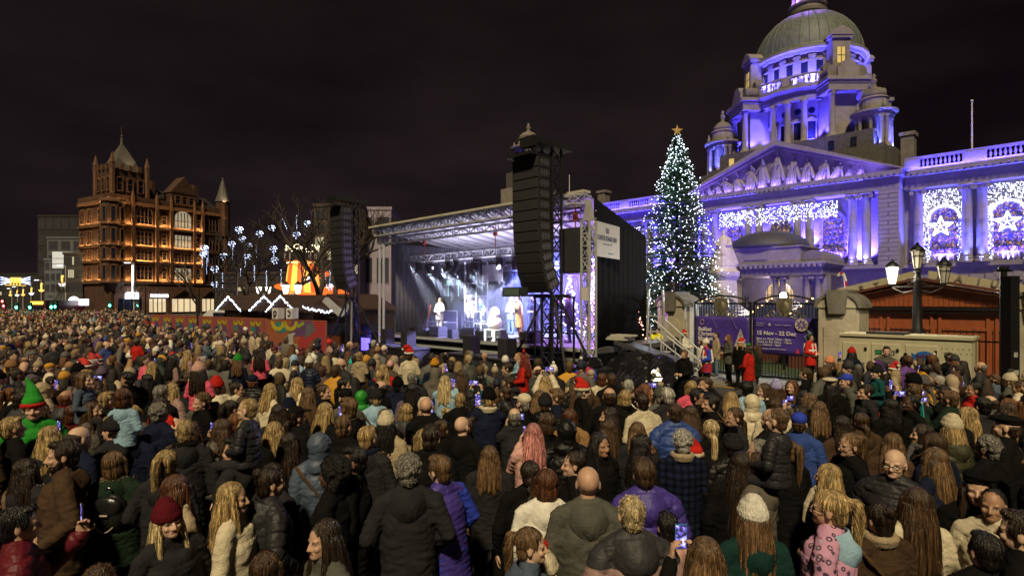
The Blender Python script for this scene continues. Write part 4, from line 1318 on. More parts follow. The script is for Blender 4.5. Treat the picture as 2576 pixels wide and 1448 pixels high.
# four diagonal corner pavilions of the drum
for k in range(4):
    a = R(45 + k * 90)
    T = Matrix.Translation((DC[0], DC[1], 0)) @ Matrix.Rotation(a + PI/2, 4, 'Z')
    hp('drum_pier', MB().box(-1.55, 1.55, -7.9, -5.6, 21.55, 26.5, T))
    hp('drum_pier_cornice', MB().box(-2.3, 2.3, -9.1, -5.8, 26.5, 27.3, T).box(-2.6, 2.6, -9.4, -5.8, 27.6, 28.0, T).box(-2.4, 2.4, -9.2, -5.8, 27.3, 27.6, T))
    for x in (-1.65, 1.65):
        p = T @ Vector((x, -8.6, 21.55)); obj('drum_column', dcol, None, HALL, p)
    # aedicule with a lit window and curled scrolls
    o = hp('dormer', MB().box(-1.0, 1.0, -7.5, -5.8, 28.0, 33.0, T).box(-1.25, 1.25, -7.75, -5.8, 33.0, 33.3, T).prism([(-1.35, 33.3), (1.35, 33.3), (.9, 33.9), (0, 34.4), (-.9, 33.9)], -7.85, -5.6, T)
           .box(-1.0, -.55, -7.62, -7.5, 29.2, 32.6, T).box(.55, 1.0, -7.62, -7.5, 29.2, 32.6, T))
    MB().box(-.42, .42, -7.56, -7.505, 30.2, 32.0, T).build('pane', M_PANEY, o)
    mb = MB().box(-.04, .04, -7.6, -7.565, 30.2, 32.0, T).box(-.42, .42, -7.598, -7.567, 31.0, 31.08, T)
    mb.build('glazing_bars', M_LEAD, o)
    for sx in (-1, 1):
        hp('scroll', MB().cyl(T @ Vector((sx*1.5, -8.7, 28.75)), T @ Vector((sx*1.5, -7.2, 28.75)), .75, .75, 16).cyl(T @ Vector((sx*1.5, -7.4, 29.7)), T @ Vector((sx*1.5, -6.2, 29.7)), .55, .5, 16), M_STONE2)
    hp('pier_attic', MB().box(-1.2, 1.2, -9.0, -7.0, 28.0, 29.2, T).prism([(.9*math.cos(R(q)), 29.2 + .8*math.sin(R(q))) for q in range(0, 181, 20)], -9.0, -7.2, T))
# small domed turrets
def turret(x, y, z0, h=7.3, k=1.0, lights=True):
    hp('turret_base', MB().box(x-2.0*k, x+2.0*k, y-2.0*k, y+2.0*k, z0-5, z0), mat('shaded_stone'))  # reuses the dome base stone with shadow in its colour
    hp('turret_core', MB().lathe([(.95*k, z0), (.95*k, z0+4)], (x, y, 0), 16))
    for a in range(0, 360, 45):
        for da in ((-9, 9) if a % 90 else (0,)):
            rr = 1.75 if a % 90 else 1.45
            obj('turret_column', dcol, None, HALL, (x + rr*k*math.cos(R(a+da)), y + rr*k*math.sin(R(a+da)), z0+.15), scale=(.6*k, .6*k, .70))
    hp('turret_cornice', MB().lathe([(1.3*k, z0+3.6), (1.95*k, z0+3.65), (1.95*k, z0+4.0), (2.3*k, z0+4.1), (2.3*k, z0+4.3), (1.4*k, z0+4.4)], (x, y, 0), 24))
    for a in (45, 135, 225, 315):
        hp('turret_urn', MB().lathe([(.12, 0), (.22, .3), (.18, .6), (.08, .8), (.12, .9), (0, 1.1)], (x + 1.8*k*math.cos(R(a)), y + 1.8*k*math.sin(R(a)), z0+4.3), 10), smooth=True)
    hp('turret_drum', MB().lathe([(1.4*k, z0+4.4), (1.35*k, z0+5.6), (1.5*k, z0+5.7), (1.3*k, z0+5.9)], (x, y, 0), 20))
    hp('turret_dome', MB().lathe([(1.3*k, z0+5.9), (1.15*k, z0+6.4), (.75*k, z0+6.9), (.3*k, z0+7.1), (.2*k, z0+7.5), (.32*k, z0+7.8), (.28*k, z0+8.0), (.1*k, z0+8.1), (.22*k, z0+8.4), (0, z0+8.7)], (x, y, 0), 20), M_STONE2, smooth=True)
    if lights:
        for a in range(202, 383, 45):
            lamp('turret_light', 'SPOT', HALL, (x + 2.05*k*math.cos(R(a)), y + 2.05*k*math.sin(R(a)), z0+.2), 70, (.10, .12, 1.0), .08, aim=(x + 1.5*k*math.cos(R(a)), y + 1.5*k*math.sin(R(a)), z0+3.5), spot=R(85))
turret(-9.3, 5.8, 19.3); turret(7.9, 5.8, 19.3)
hp('corner_tower', MB().box(-46.4, -40.0, 1.0, 8.0, 15.2, 22.0), M_STONE); turret(-43.2, 4.5, 24.8, k=1.35, lights=False)
hp('chimney', MB().box(10.0, 11.2, 7.8, 9.2, 15.2, 21.0).box(9.85, 11.35, 7.65, 9.35, 21.0, 21.4), M_STONE2)
hp('chimney', MB().box(-31.0, -29.6, 7.8, 9.2, 15.2, 20.2).box(-31.2, -29.4, 7.65, 9.35, 20.2, 20.6), M_STONE2)
M_POLE = mat('white_pole', (.6, .58, .55), .4)
for x, y, z1 in ((16.6, 3.4, 22.2), (-37, 8, 24)):
    hp('flagpole', MB().cyl((x, y, 15.6), (x, y, z1), .10, .06, 10).ell((x, y, z1), .12), M_POLE)

# --- violet and blue floodlights standing on its ledges
for cx in mirror_pairs(2.7, 8.05):
    for d in (-.62, .62):
        lamp('column_floodlight', 'SPOT', HALL, (cx + d, -1.32, 6.6 if abs(cx) > 5 else 8.6), 110, BLUE if d < 0 else (.10, .10, 1), .06, aim=(cx + d, -.75, 14), spot=R(75))
for cx in [-5.35, 0, 5.35, -8.05, 8.05, 2.7, -2.7]:
    lamp('wall_floodlight', 'SPOT', HALL, (cx, -.15, 6.9 if abs(cx) > 5 else 8.6), 420, (.075, .050, 1.0), .1, aim=(cx, .4, 13), spot=R(125))
for cx in [12.75] + [c + d for c in wing_pairs[:3] for d in (-.55, .55)]:
    lamp('column_floodlight', 'SPOT', HALL, (cx, .25, 6.6), 80, (.10, .12, 1), .06, aim=(cx, .8, 14), spot=R(70))
for cx in (14.75, 19.4, 24.1): lamp('wall_floodlight', 'SPOT', HALL, (cx, .7, 6.6), 160, BLUE, .1, aim=(cx, 1.5, 14), spot=R(120))
for cx in (-14.75, -19.4, -24.1, -28.8, -33.5): lamp('wall_floodlight', 'SPOT', HALL, (cx, .5, 6.6), 420, BLUE, .1, aim=(cx, 1.5, 14), spot=R(130))
for x0, x1 in ((12, 26), (-36, -12)):
    lamp('parapet_light', 'AREA', HALL, ((x0+x1)/2, -.18, 15.64), 22 * (x1-x0), BLUE, x1 - x0, size_y=.08, rot=(PI - R(25), 0, 0))
lamp('pediment_light', 'AREA', HALL, (0, -1.72, 15.66), 330, (.20, .13, 1.0), 20, size_y=.08, rot=(PI - R(30), 0, 0))
lamp('roof_light', 'AREA', HALL, (0, 1.2, 19.9), 60, BLUE, 8, size_y=.2, rot=(PI - R(40), 0, 0))
for k in range(-4, 13):
    a = R(180 + k * 22.5)
    c, s_ = math.cos(a), math.sin(a)
    lamp('drum_floodlight', 'SPOT', HALL, (DC[0] + 6.4*c, DC[1] + 6.4*s_, 21.6), 150, (.070, .050, 1.0), .1, aim=(DC[0] + 6.0*c, DC[1] + 6.0*s_, 28), spot=R(110))
    lamp('drum_floodlight', 'SPOT', HALL, (DC[0] + 6.85*c, DC[1] + 6.85*s_, 28.15), 190, (.10, .09, 1.0), .1, aim=(DC[0] + 6.1*c, DC[1] + 6.1*s_, 33), spot=R(120))
for a in (225, 315):
    for da in (-16, 16):
        x, y = DC[0] + 8.2*math.cos(R(a+da)), DC[1] + 8.2*math.sin(R(a+da))
        lamp('pier_floodlight', 'SPOT', HALL, (x, y, 21.5), 130, BLUE, .1, aim=(x, y + .2, 28), spot=R(100))

for cx in (-26, -12, 8, 20):
    lamp('lawn_floodlight', 'SPOT', HALL, (cx, -26, .4), 9000, (.12, .06, 1.0), .3, aim=(cx * .55, 4, 19), spot=R(70), blend=.8)
for cx, e_ in ((-4.5, 160), (0, 260), (4.5, 160)):
    lamp('porch_light', 'POINT', HALL, (cx, PY + 2.2 if cx else PY + 4.2, 4.6), e_, (.85, .70, .95), .3)
GAIN = {'column_floodlight': 44, 'wall_floodlight': 62, 'drum_floodlight': 26, 'parapet_light': 5.5, 'pediment_light': 2.4, 'turret_light': 22, 'pier_floodlight': 44,
        'lantern_light': 12, 'roof_light': 4}
for o in HALL.children:
    if o.type == 'LIGHT': o.data.energy *= GAIN.get(o.name.split('.')[0], 1) * 1.3
# ================================================================ white bulb decorations on the front
M_LED = mat('white_led', (.8, .8, .8), emit=(.82, .88, 1.0), es=5.5)
M_LEDB = mat('cool_led', (.8, .8, .8), emit=(.55, .66, 1.0), es=5.0)
gg = np.random.default_rng(5)
pts = []
for k in range(96):
    x = -6.2 + 12.5 * k / 95
    top = 13.2; L = 1.65 + gg.uniform(-.08, .12)
    for z in np.arange(top, top - L, -.17):
        if gg.random() < .55: pts.append((x + gg.normal(0, .02), -1.75 + gg.normal(0, .05), z + gg.normal(0, .03)))
tag(obj('light_curtain', oct_cloud(pts, .048, seed=2), M_LED, None, S(-24, 66.7), (0, 0, SITE)), 'rectangular curtain of white bulbs hung across the columned front', 'light curtain', kind='stuff')
for cx, lab in ((14.75, 'net of white bulbs round the arched window nearer the pediment'), (19.4, 'net of white bulbs round the arched window farther from the pediment')):
    pts = []
    for _ in range(1350):
        x, z = gg.uniform(-1.9, 1.9), gg.uniform(6.7, 13.6)
        inside = abs(x) < 1.02 and z < 10.8 or (z >= 10.8 and x*x + (z - 10.8)**2 < 1.05**2)
        if not inside: pts.append((cx + x, .95 + gg.normal(0, .06) if abs(x) < 1.2 else 1.2, z))
    for a in np.linspace(0, PI, 40):
        for rr in (1.16, 1.3): pts.append((cx + rr*math.cos(a), 1.0, 10.8 + rr*math.sin(a)))
    tag(obj('light_net', oct_cloud(pts, .034, seed=3), M_LED, None, S(-24, 66.7), (0, 0, SITE)), lab, 'light net', 'light nets on the hall windows', 'stuff')
pts = []
for _ in range(1500):
    x, z = gg.uniform(-29, -13), gg.uniform(6.9, 13.2)
    if abs(((x + 14.75) % 4.7) - 4.7) < .8 or abs((x + 14.75) % 4.7) < .8: pts.append((x, .9, z))
    elif abs(((x + 14.75) % 4.7) - 2.35) > 1.0: pts.append((x, .9, z))
tag(obj('light_net', oct_cloud(pts, .045, seed=3), M_LED, None, S(-24, 66.7), (0, 0, SITE)), 'wide net of white bulbs on the hall wing behind the tree', 'light net', kind='stuff')
for cx, lab in ((14.6, 'white outline star hung before the window nearer the pediment'), (19.4, 'white outline star hung before the window farther from the pediment')):
    st = thing('star_decoration', lab, 'star light', S(-24 + cx, 66.7 + .35, 10.0), SITE, 'star lights on the hall windows')
    P5 = [(.98*math.sin(R(72*i)), .98*math.cos(R(72*i))) for i in range(5)]
    Q5 = [(.40*math.sin(R(72*i+36)), .40*math.cos(R(72*i+36))) for i in range(5)]
    mb, mi = MB(), MB()
    for i in range(5):
        p, q, q0 = P5[i], Q5[i], Q5[i-1]
        mb.bar((p[0], 0, p[1]), (q[0], 0, q[1]), .07); mb.bar((p[0], 0, p[1]), (q0[0], 0, q0[1]), .07)
        mi.bar((p[0]*.96, -.09, p[1]*.96), (0, -.22, 0), .05)
    mb.build('outline', M_LED, st); mi.build('inner_ridge', M_LED, st)
    w_ = MB().bar((-2.0, .1, .35), (2.0, .1, .45), .03).bar((-2.0, .1, -.85), (2.0, .1, -.8), .03)
    w_.build('hanging_wire', M_LEAD, st)
# ================================================================ statue before the hall
M_MARBLE = mat('white_marble', (.55, .50, .43), .6, var=.15, vscale=2, bump=.2, bscale=10)
M_BRONZE = mat('dark_bronze', (.035, .03, .025), .4, metal=.6, var=.3)
ST = thing('statue', 'white marble statue of a robed queen on a tall pedestal before the porch', 'statue', S(-23.4, 51.2), SITE)
mb = MB().box(-2.2, 2.2, -2.2, 2.2, 0, .8).box(-1.7, 1.7, -1.7, 1.7, .8, 1.4).lathe([(1.6, 1.4), (1.35, 2.0), (1.2, 4.8), (1.45, 5.2), (1.5, 5.6), (1.2, 5.8), (1.1, 6.1)], n=8)
mb.build('pedestal', M_MARBLE, ST)
mb = MB()
mb.lathe([(.95, 0), (1.0, .1), (.78, .9), (.62, 1.7), (.60, 2.2), (.52, 2.55), (.25, 2.85), (.14, 2.95)], n=18)
mb.ell((0, -.02, 3.10), (.19, .22, .26)); mb.lathe([(.15, 3.25), (.19, 3.30), (.17, 3.42), (.0, 3.44)], n=10)
for s_ in (-1, 1):
    mb.caps((s_*.42, 0, 2.55), (s_*.62, -.25, 2.0), .19, .15); mb.caps((s_*.62, -.25, 2.0), (s_*.35, -.6, 1.9), .14, .09); mb.ell((s_*.33, -.66, 1.92), .11)
g = random.Random(5)
for k in range(16):
    a = R(g.uniform(-200, 20)); mb.caps((.55*math.cos(a), .55*math.sin(a), 2.0), (.95*math.cos(a+.15), .95*math.sin(a+.15), .05), .06, .11)
mb.caps((.3, .3, 2.5), (.9, .7, .3), .2, .35); mb.caps((-.3, .3, 2.5), (-.9, .7, .3), .2, .35)
mb.caps((.36, -.66, 1.9), (.5, -.75, 2.5), .04, .03)
me = remesh(mb, .035, 2); me.materials.append(M_MARBLE)
obj('queen_figure', me, None, ST, (0, 0, 6.1), (0, 0, R(20)))
mb = MB()
mb.ell((0, 0, .9), (.34, .3, .5)); mb.ell((0, -.05, 1.62), (.17, .19, .22)); mb.caps((0, 0, 1.2), (0, -.03, 1.5), .12, .1)
for s_ in (-1, 1):
    mb.caps((s_*.17, 0, .55), (s_*.22, -.7, .6), .18, .14); mb.caps((s_*.22, -.7, .6), (s_*.2, -.72, .05), .13, .09)
    mb.caps((s_*.3, 0, 1.25), (s_*.42, -.3, .85), .1, .09); mb.caps((s_*.42, -.3, .85), (s_*.15, -.55, .85), .08, .06)
me = remesh(mb, .035, 2); me.materials.append(M_BRONZE)
obj('seated_bronze_figure', me, None, ST, (2.5, -.9, 1.35), (0, 0, R(15)), scale=1.15)
MB().box(1.7, 3.3, -1.8, -.2, 0, 1.35).build('side_pedestal', M_MARBLE, ST)

# ================================================================ gates
M_PIER = mat('gate_pier_stone', (.36, .32, .235), .85, var=.22, vscale=1.6, bump=.3, bscale=14)
M_PIERD = mat('weathered_pier_stone', (.12, .11, .09), .85, var=.25, vscale=2.5, bump=.3, bscale=12)
M_IRON = mat('black_iron', (.012, .012, .013), .45, metal=.3, var=.2)
M_GOLDIRON = mat('aged_crest_metal', (.20, .175, .12), .5, metal=.5, var=.4, vscale=6)
def pier(s, t, label, h=3.35, w=.62):
    p = thing('gate_pier', label, 'gate pier', S(s, t), SITE, 'stone gate piers')
    MB().box(-w-.1, w+.1, -w-.1, w+.1, 0, .5).build('plinth', M_PIER, p)
    MB().bev(-w, w, -w, w, .5, 2.75, .03).build('shaft', M_PIER, p)
    # sunken face panel with a shouldered top
    MB().prism([(-.42, .6), (.42, .6), (.42, 2.1), (.22, 2.28), (.15, 2.36), (-.15, 2.36), (-.22, 2.28), (-.42, 2.1)], -w-.035, -w).build('face_panel', M_PIER, p)
    arc = [(w*math.cos(R(a)), 2.75 + .45*math.sin(R(a))) for a in range(0, 181, 15)]
    MB().prism(arc, -w-.04, w).build('curved_head', M_PIER, p)
    mb = MB()
    for a in range(0, 180, 15):
        a0, a1 = R(a), R(a + 15)
        mb.prism([((w+.0)*math.cos(a0), 2.75+.45*math.sin(a0)), ((w+.10)*math.cos(a0), 2.75+.54*math.sin(a0)), ((w+.10)*math.cos(a1), 2.75+.54*math.sin(a1)), ((w+.0)*math.cos(a1), 2.75+.45*math.sin(a1))], -w-.10, w+.04)
    mb.build('arched_coping', M_PIERD, p)
    MB().prism([(-.24, 2.55), (.24, 2.55), (.33, 3.35), (-.33, 3.35)], -w-.16, w-.2).build('keystone', M_PIERD, p)
    return p
GT = 21.8
pier(-11.95, GT, 'stone gate pier beside the tall lit tree')
pier(-5.75, GT, 'stone gate pier beside the cream generator')
pier(-.75, GT - .3, 'stone gate pier at the end of the railings by the black post', w=.7)
def gate_leaf(s0, s1, label):
    g_ = thing('gate_leaf', label, 'gate', S((s0+s1)/2, GT), SITE, 'iron gate leaves')
    w = (s1 - s0) / 2
    MB().box(-w, -w+.07, -.035, .035, .08, 2.95).box(w-.07, w, -.035, .035, .08, 2.95).box(-w+.07, w-.07, -.03, .03, .12, .2).box(-w+.07, w-.07, -.03, .03, 2.25, 2.31).box(-w+.07, w-.07, -.03, .03, 2.84, 2.9).build('frame', M_IRON, g_)
    br = MB().cyl((0, 0, .2), (0, 0, 2.84), .014, n=6).mesh('bar'); br.materials.append(M_IRON)
    n = int(2 * w / .11)
    for i in range(1, n): obj('bar', br, None, g_, (-w + 2*w*i/n, 0, 0))
    # curved overthrow and coat-of-arms shield
    MB().tube([(-w*.98 + 1.96*w*i/16, 0, 2.9 + .28*math.sin(PI*i/16)**.7) for i in range(17)], .035, 6).build('arched_top_rail', M_IRON, g_)
    mb = MB().prism([(-.26, 3.05), (-.3, 2.75), (-.15, 2.45), (0, 2.36), (.15, 2.45), (.3, 2.75), (.26, 3.05), (0, 3.12)], -.10, -.05)
    mb.ell((0, -.10, 2.75), (.17, .05, .22)); mb.box(-.02, .02, -.16, -.10, 2.5, 3.0)
    for s_ in (-1, 1):
        for c, r_ in (((.42, 2.5), .13), ((.38, 2.95), .10), ((.62, 2.38), .09)):
            mb.tube([(s_*(c[0] + r_*(1-i/16)*math.cos(R(i*36))), -.08, c[1] + r_*(1-i/16)*math.sin(R(i*36))) for i in range(13)], .022, 5)
        mb.tube([(s_*.2, -.08, 2.4), (s_*.45, -.08, 2.33), (s_*.75, -.08, 2.36)], .03, 6, .01)
    mb.build('crest', M_GOLDIRON, g_)
    return g_
gate_leaf(-11.2, -8.86, 'black iron gate leaf behind the banner naming the market')
gate_leaf(-8.8, -6.5, 'black iron gate leaf behind the banner with dates and hours')
M_BANNER = mat('purple_vinyl', (.060, .032, .25), .45, var=.12, vscale=3, bump=.15, bscale=4)
M_PRINT = mat('white_print', (.62, .58, .60), .5)
M_PRINT2 = mat('pale_lilac_print', (.36, .30, .52), .5)
M_GOLDP = mat('beige_print', (.48, .40, .33), .5)
def banner(s0, s1, z0, z1, label):
    b_ = thing('banner', label, 'banner', S(s0, GT - .10), SITE, 'purple banners on the gates')
    n, m_ = 16, 8
    vs, fs = [], []
    for j in range(m_ + 1):
        for i in range(n + 1):
            u, v = i / n, j / m_
            vs.append(((s1-s0)*u, .015*math.sin(u*9 + v*3) + .01*math.sin(v*11+u*4), z0 + (z1-z0)*v - (.03*math.sin(PI*u) if j == 0 else 0)))
    for j in range(m_):
        for i in range(n): a = j*(n+1)+i; fs.append((a, a+1, a+n+2, a+n+1))
    o = MB().add(vs, fs).build('sheet', M_BANNER, b_, True)
    o.modifiers.new('thickness', 'SOLIDIFY').thickness = .006
    return b_
def letter(b_, s, x, z, size, m, bold=.0, name='lettering'):
    return obj(name, text_mesh(s, size, .002, bold), m, b_, (x, -.045, z))
B1 = banner(-11.1, -8.92, 1.12, 2.36, 'purple banner with bell and tree motifs naming the Christmas market')
for i, s_ in enumerate(('Belfast', 'Christmas', 'Market')): letter(B1, s_, .13, 1.78 - i*.185, .215, M_PRINT, .006)
MB().tube([(.30 + .075*math.cos(R(a)), -.045, 2.16 + .075*math.sin(R(a))) for a in range(-20, 201, 20)] + [(.21, -.045, 2.06), (.39, -.045, 2.06)], .008, 5).ell((.30, -.045, 2.03), (.025, .008, .02)).build('bell_motif', M_GOLDP, B1)
mb = MB()
for (x0, z0, x1, z1, x2, z2) in ((.0, 0, .19, 0, .19, .2), (.21, 0, .40, 0, .21, .2), (.04, .06, .19, .24, .08, .24)): pass
tri = [(1.62, 1.22), (2.10, 1.22), (1.86, 1.92)]
mb.prism(tri, -.05, -.042)
mb.build('tree_motif', M_GOLDP, B1)
ml = MB().box(1.852, 1.868, -.056, -.0505, 1.14, 1.85)
for z in (1.34, 1.52, 1.70):
    ml.bar((1.86, -.053, z - .08), (1.68 + (z-1.3)*.2, -.053, z + .04), .012, .005, up=(0, 1, 0)); ml.bar((1.86, -.053, z - .08), (2.04 - (z-1.3)*.2, -.053, z + .04), .012, .005, up=(0, 1, 0))
ml.build('tree_motif_lines', M_BANNER, B1)
for x in (.7, 1.5): MB().tube([(x-.25, -.045, 1.95), (x, -.045, 2.33), (x+.22, -.045, 1.9)], .004, 4).build('string_motif', M_PRINT2, B1)
letter(B1, 'belfastcity.gov.uk', .8, 1.2, .06, M_PRINT2)
B2 = banner(-8.76, -6.52, 1.02, 2.36, 'purple banner with dates, opening hours and a round bauble motif')
letter(B2, '15 Nov - 22 Dec', .13, 1.72, .205, M_PRINT, .005)
for i, s_ in enumerate(('Mon to Wed 10am - 8pm', 'Thurs to Sat 10am - 10pm', 'Sun 12noon - 6pm')): letter(B2, s_, .13, 1.53 - i*.105, .118, M_PRINT if i < 3 else M_PRINT2, .001)
letter(B2, 'Closing Monday 22nd December at 6pm', .13, 1.19, .065, M_PRINT)
letter(B2, 'MARKET', .13, 2.12, .085, M_PRINT2); letter(B2, 'PLACE', .13, 2.04, .085, M_PRINT2)
MB().ell((.60, -.045, 2.10), (.055, .008, .06)).build('round_logo', M_PRINT2, B2)
letter(B2, 'Belfast Together', .80, 2.07, .085, M_PRINT2)
MB().cyl((1.72, -.050, 2.12), (1.72, -.042, 2.12), .225, n=28).build('bauble_motif', M_GOLDP, B2)
mb = MB()
for k in range(8):
    a = R(k*45 + 10); c = lambda r_, d: (1.72 + r_*math.cos(a + d), 2.12 + r_*math.sin(a + d))
    mb.prism([c(.03, 0), c(.12, -.3), c(.20, 0), c(.12, .3)], -.056, -.0505)
mb.build('bauble_star', M_BANNER, B2)
mb = MB()
mb.bar((1.88, -.048, 1.98), (2.2, -.048, 1.62), .05, .004, up=(0, 1, 0))
for k in range(7): mb.bar((1.98+.03*k, -.047, 1.84-.05*k), (1.80+.04*k, -.047, 1.68-.06*k), .022, .004, up=(0, 1, 0)); mb.bar((2.0+.03*k, -.047, 1.84-.05*k), (2.16, -.047, 1.86-.07*k), .022, .004, up=(0, 1, 0))
mb.build('branch_motif', mat('pale_green_print', (.22, .34, .28), .5), B2)
MB().prism([(1.52, 1.10), (1.66, 1.08), (1.63, 1.22), (1.57, 1.27)], -.05, -.043).build('robin_motif', mat('red_print', (.45, .03, .08), .5), B2)

# railings along the street
def railing(s0, s1, label):
    r_ = thing('railing', label, 'railing', S((s0+s1)/2, GT), SITE)
    w = (s1 - s0) / 2
    MB().box(-w, w, -.2, .2, 0, .5).build('plinth_wall', M_PIERD, r_)
    MB().box(-w, w, -.02, .02, .7, .75).box(-w, w, -.02, .02, 1.75, 1.8).build('rails', M_IRON, r_, kind='stuff')
    bm_ = MB().cyl((0, 0, .5), (0, 0, 2.02), .013, n=6).cyl((0, 0, 2.02), (0, 0, 2.16), .022, .0, n=6).mesh('bar'); bm_.materials.append(M_IRON)
    for i in range(int(2*w/.15)): obj('bar', bm_, None, r_, (-w + .08 + i*.15, 0, 0))
railing(-5.05, -1.5, 'black spiked iron railing behind the generator')
railing(-21.5, -12.7, 'black spiked iron railing between the stage and the gate')

# ================================================================ wooden market hall behind the railings
M_WOOD = mat('orange_stained_wood', (.30, .075, .022), .55, var=.22, vscale=3, stretch=(3, 3, .5), bump=.2, bscale=12)
M_WOODD = mat('dark_stained_wood', (.11, .032, .014), .6, var=.2)
HUT = thing('wooden_hall', 'large orange-stained wooden market hall with low gable behind the railings', 'market hall', S(-4.4, 26.6), SITE)
MB().box(-2.95, 6.5, .0, 6, 0, 2.75).build('wall', M_WOOD, HUT)
pk = MB().bev(-.075, .075, -.03, 0, 0, 1, .008).mesh('plank'); pk.materials.append(M_WOOD)
apex = lambda x: 3.78 - abs(x) * .245 if x < 0 else 3.78 - x * .215
for i in range(58):
    x = -2.9 + .1 + i * .158
    if x > 6.2: break
    o = obj('plank', pk, None, HUT, (x, -.002 - .006 * (i % 3), 2.76)); o.scale = (1, 1, max(.12, apex(x) - 2.80))
mb = MB()
MB().prism([(-3.0, 2.75), (6.4, 2.75), (6.4, apex(6.4) - .06), (0, 3.72), (-3.0, apex(-3.0) - .06)], .004, 6).build('gable', M_WOODD, HUT)
MB().prism([(-3.2, apex(-3.2)), (0, 3.78), (6.6, apex(6.6)), (6.6, apex(6.6)+.1), (0, 3.88), (-3.2, apex(-3.2)+.1)], -.35, 6.2).build('roof', M_WOODD, HUT)
for i in range(5):
    x0 = -2.7 + i * 1.65
    fr = MB().box(x0, x0+1.5, -.05, -.006, .3, .42).box(x0, x0+1.5, -.05, -.006, 1.88, 2.0).box(x0, x0+1.5, -.05, -.006, 2.4, 2.52).box(x0, x0+.1, -.05, -.006, .42, 1.88).box(x0+1.4, x0+1.5, -.05, -.006, .42, 1.88).box(x0, x0+.1, -.05, -.006, 2.0, 2.4).box(x0+1.4, x0+1.5, -.05, -.006, 2.0, 2.4)
    fr.build('panel_frame', M_WOOD, HUT)
MB().box(-3.0, 6.5, -.12, -.02, 2.62, 2.72).box(-3.0, 6.5, -.16, -.02, 2.50, 2.54).build('service_rail', M_IRON, HUT, kind='stuff')
wv = MB()
for k in range(60):
    x = -2.9 + k * .15; z = apex(x) - .10 - .03*abs(math.sin(k*1.1))
    wv.bar((x, -.3, z), (x + .15, -.3, apex(x+.15) - .10 - .03*abs(math.sin((k+1)*1.1))), .02)
wv.build('scalloped_edge', M_WOODD, HUT)
sg = thing('hall_sign', 'back of a long cream sign with raised letters along the gable', 'sign', S(-4.4, 26.9), SITE)
for (xa, xb) in ((-2.9, -.15), (.25, 3.2)):
    za, zb = apex(xa) + .12, apex(xb) + .12
    MB().prism([(xa, za), (xb, zb), (xb, zb+.30), (xa, za+.30)], 0, .05).build('sign_board', mat('cream_signboard', (.42, .38, .26), .6, var=.15), sg)
for i, ch in enumerate('SETA'):
    x = -2.75 + i * .55
    obj('lettering', text_mesh(ch, .30, .015, .006), mat('grey_letter', (.20, .18, .16), .6), sg, (x + .3, -.03, apex(x) + .18), (0, R(-14), 0), scale=(-1, 1, 1))
for i, ch in enumerate('NAIUN'):
    x = .45 + i * .52
    obj('lettering', text_mesh(ch, .32, .015, .008), MATS['grey_letter'], sg, (x + .3, -.03, apex(x) + .12), (0, R(12), 0), scale=(-1, 1, 1))
# bright doorway seen beside the gate pier
tag(MB().box(-.55, .55, 0, .06, .2, 2.0).build('lit_doorway', mat('lit_doorway_glow', (.5, .5, .55), emit=(.62, .58, .95), es=.75), None, loc=S(-6.7, 26.0), rot=(0, 0, SITE)), 'bright lit doorway panel beside the wooden hall', 'doorway')
cane = thing('candy_cane', 'red and white striped candy cane pole above the wooden hall', 'decoration', S(-7.15, 27.5), SITE)
MR, MW = mat('red_paint', (.5, .02, .02), .4), mat('white_paint', (.75, .72, .68), .4)
pth = [(0, 0, .3 + i * .22) for i in range(17)] + [(-.10, 0, 4.16), (-.22, 0, 4.18), (-.30, 0, 4.05)]
for i in range(len(pth) - 1): MB().cyl(pth[i], pth[i+1], .055, n=8).build('stripe', MR if i % 2 else MW, cane)
# market stalls behind the gates
M_BLUEROOF = mat('blue_sheet_roof', (.05, .06, .14), .35, var=.2, stretch=(8, 1, 1))
for s_, t_, lab in ((-13.2, 27.5, 'dark market stall with warm bulbs behind the gate by the tree'), (-10.4, 28.5, 'blue-roofed market stall behind the middle of the gates'), (-8.0, 26.5, 'blue-roofed market stall with bright counter behind the gate pier')):
    h_ = thing('market_stall', lab, 'market stall', S(s_, t_), SITE)
    MB().box(-1.15, 1.15, 0, 2, 0, 2.1).build('wall', M_WOODD, h_)
    MB().prism([(-1.35, 2.15), (1.35, 2.15), (0, 3.1)], -.5, 2.2).build('roof', M_BLUEROOF, h_)
    rb_ = MB().box(-.02, .02, -.52, 2.22, 0, .03).mesh('roof_rib'); rb_.materials.append(M_BLUEROOF)
    for sx in (-1, 1):
        for k in range(6):
            f = (k + .5) / 6; obj('roof_rib', rb_, None, h_, (sx*1.35*f, 0, 3.1 - .95*f), (0, sx*R(35), 0))
    MB().box(-1.0, 1.0, -.03, -.002, 1.0, 2.0).build('counter_opening', mat('warm_counter_glow', (.5, .4, .2), emit=(1.0, .75, .35), es=.9), h_)
    lamp('hall_fill_light', 'POINT', h_, (0, 8.5, 4.2), 900, (1.0, .86, .78), .5)  # unseen fill lamp added behind the stall to brighten the hall's ground floor
    bp_ = [(-1.35 + 2.7*i/12, -.55, 2.12 + .95*(1-abs(-1+2*i/12)) + .05*(i % 2)) for i in range(13)]
    obj('bulb_string', oct_cloud(bp_, .035, seed=4), mat('warm_bulb', (.8, .6, .3), emit=(1.0, .55, .18), es=9), h_, kind='stuff')
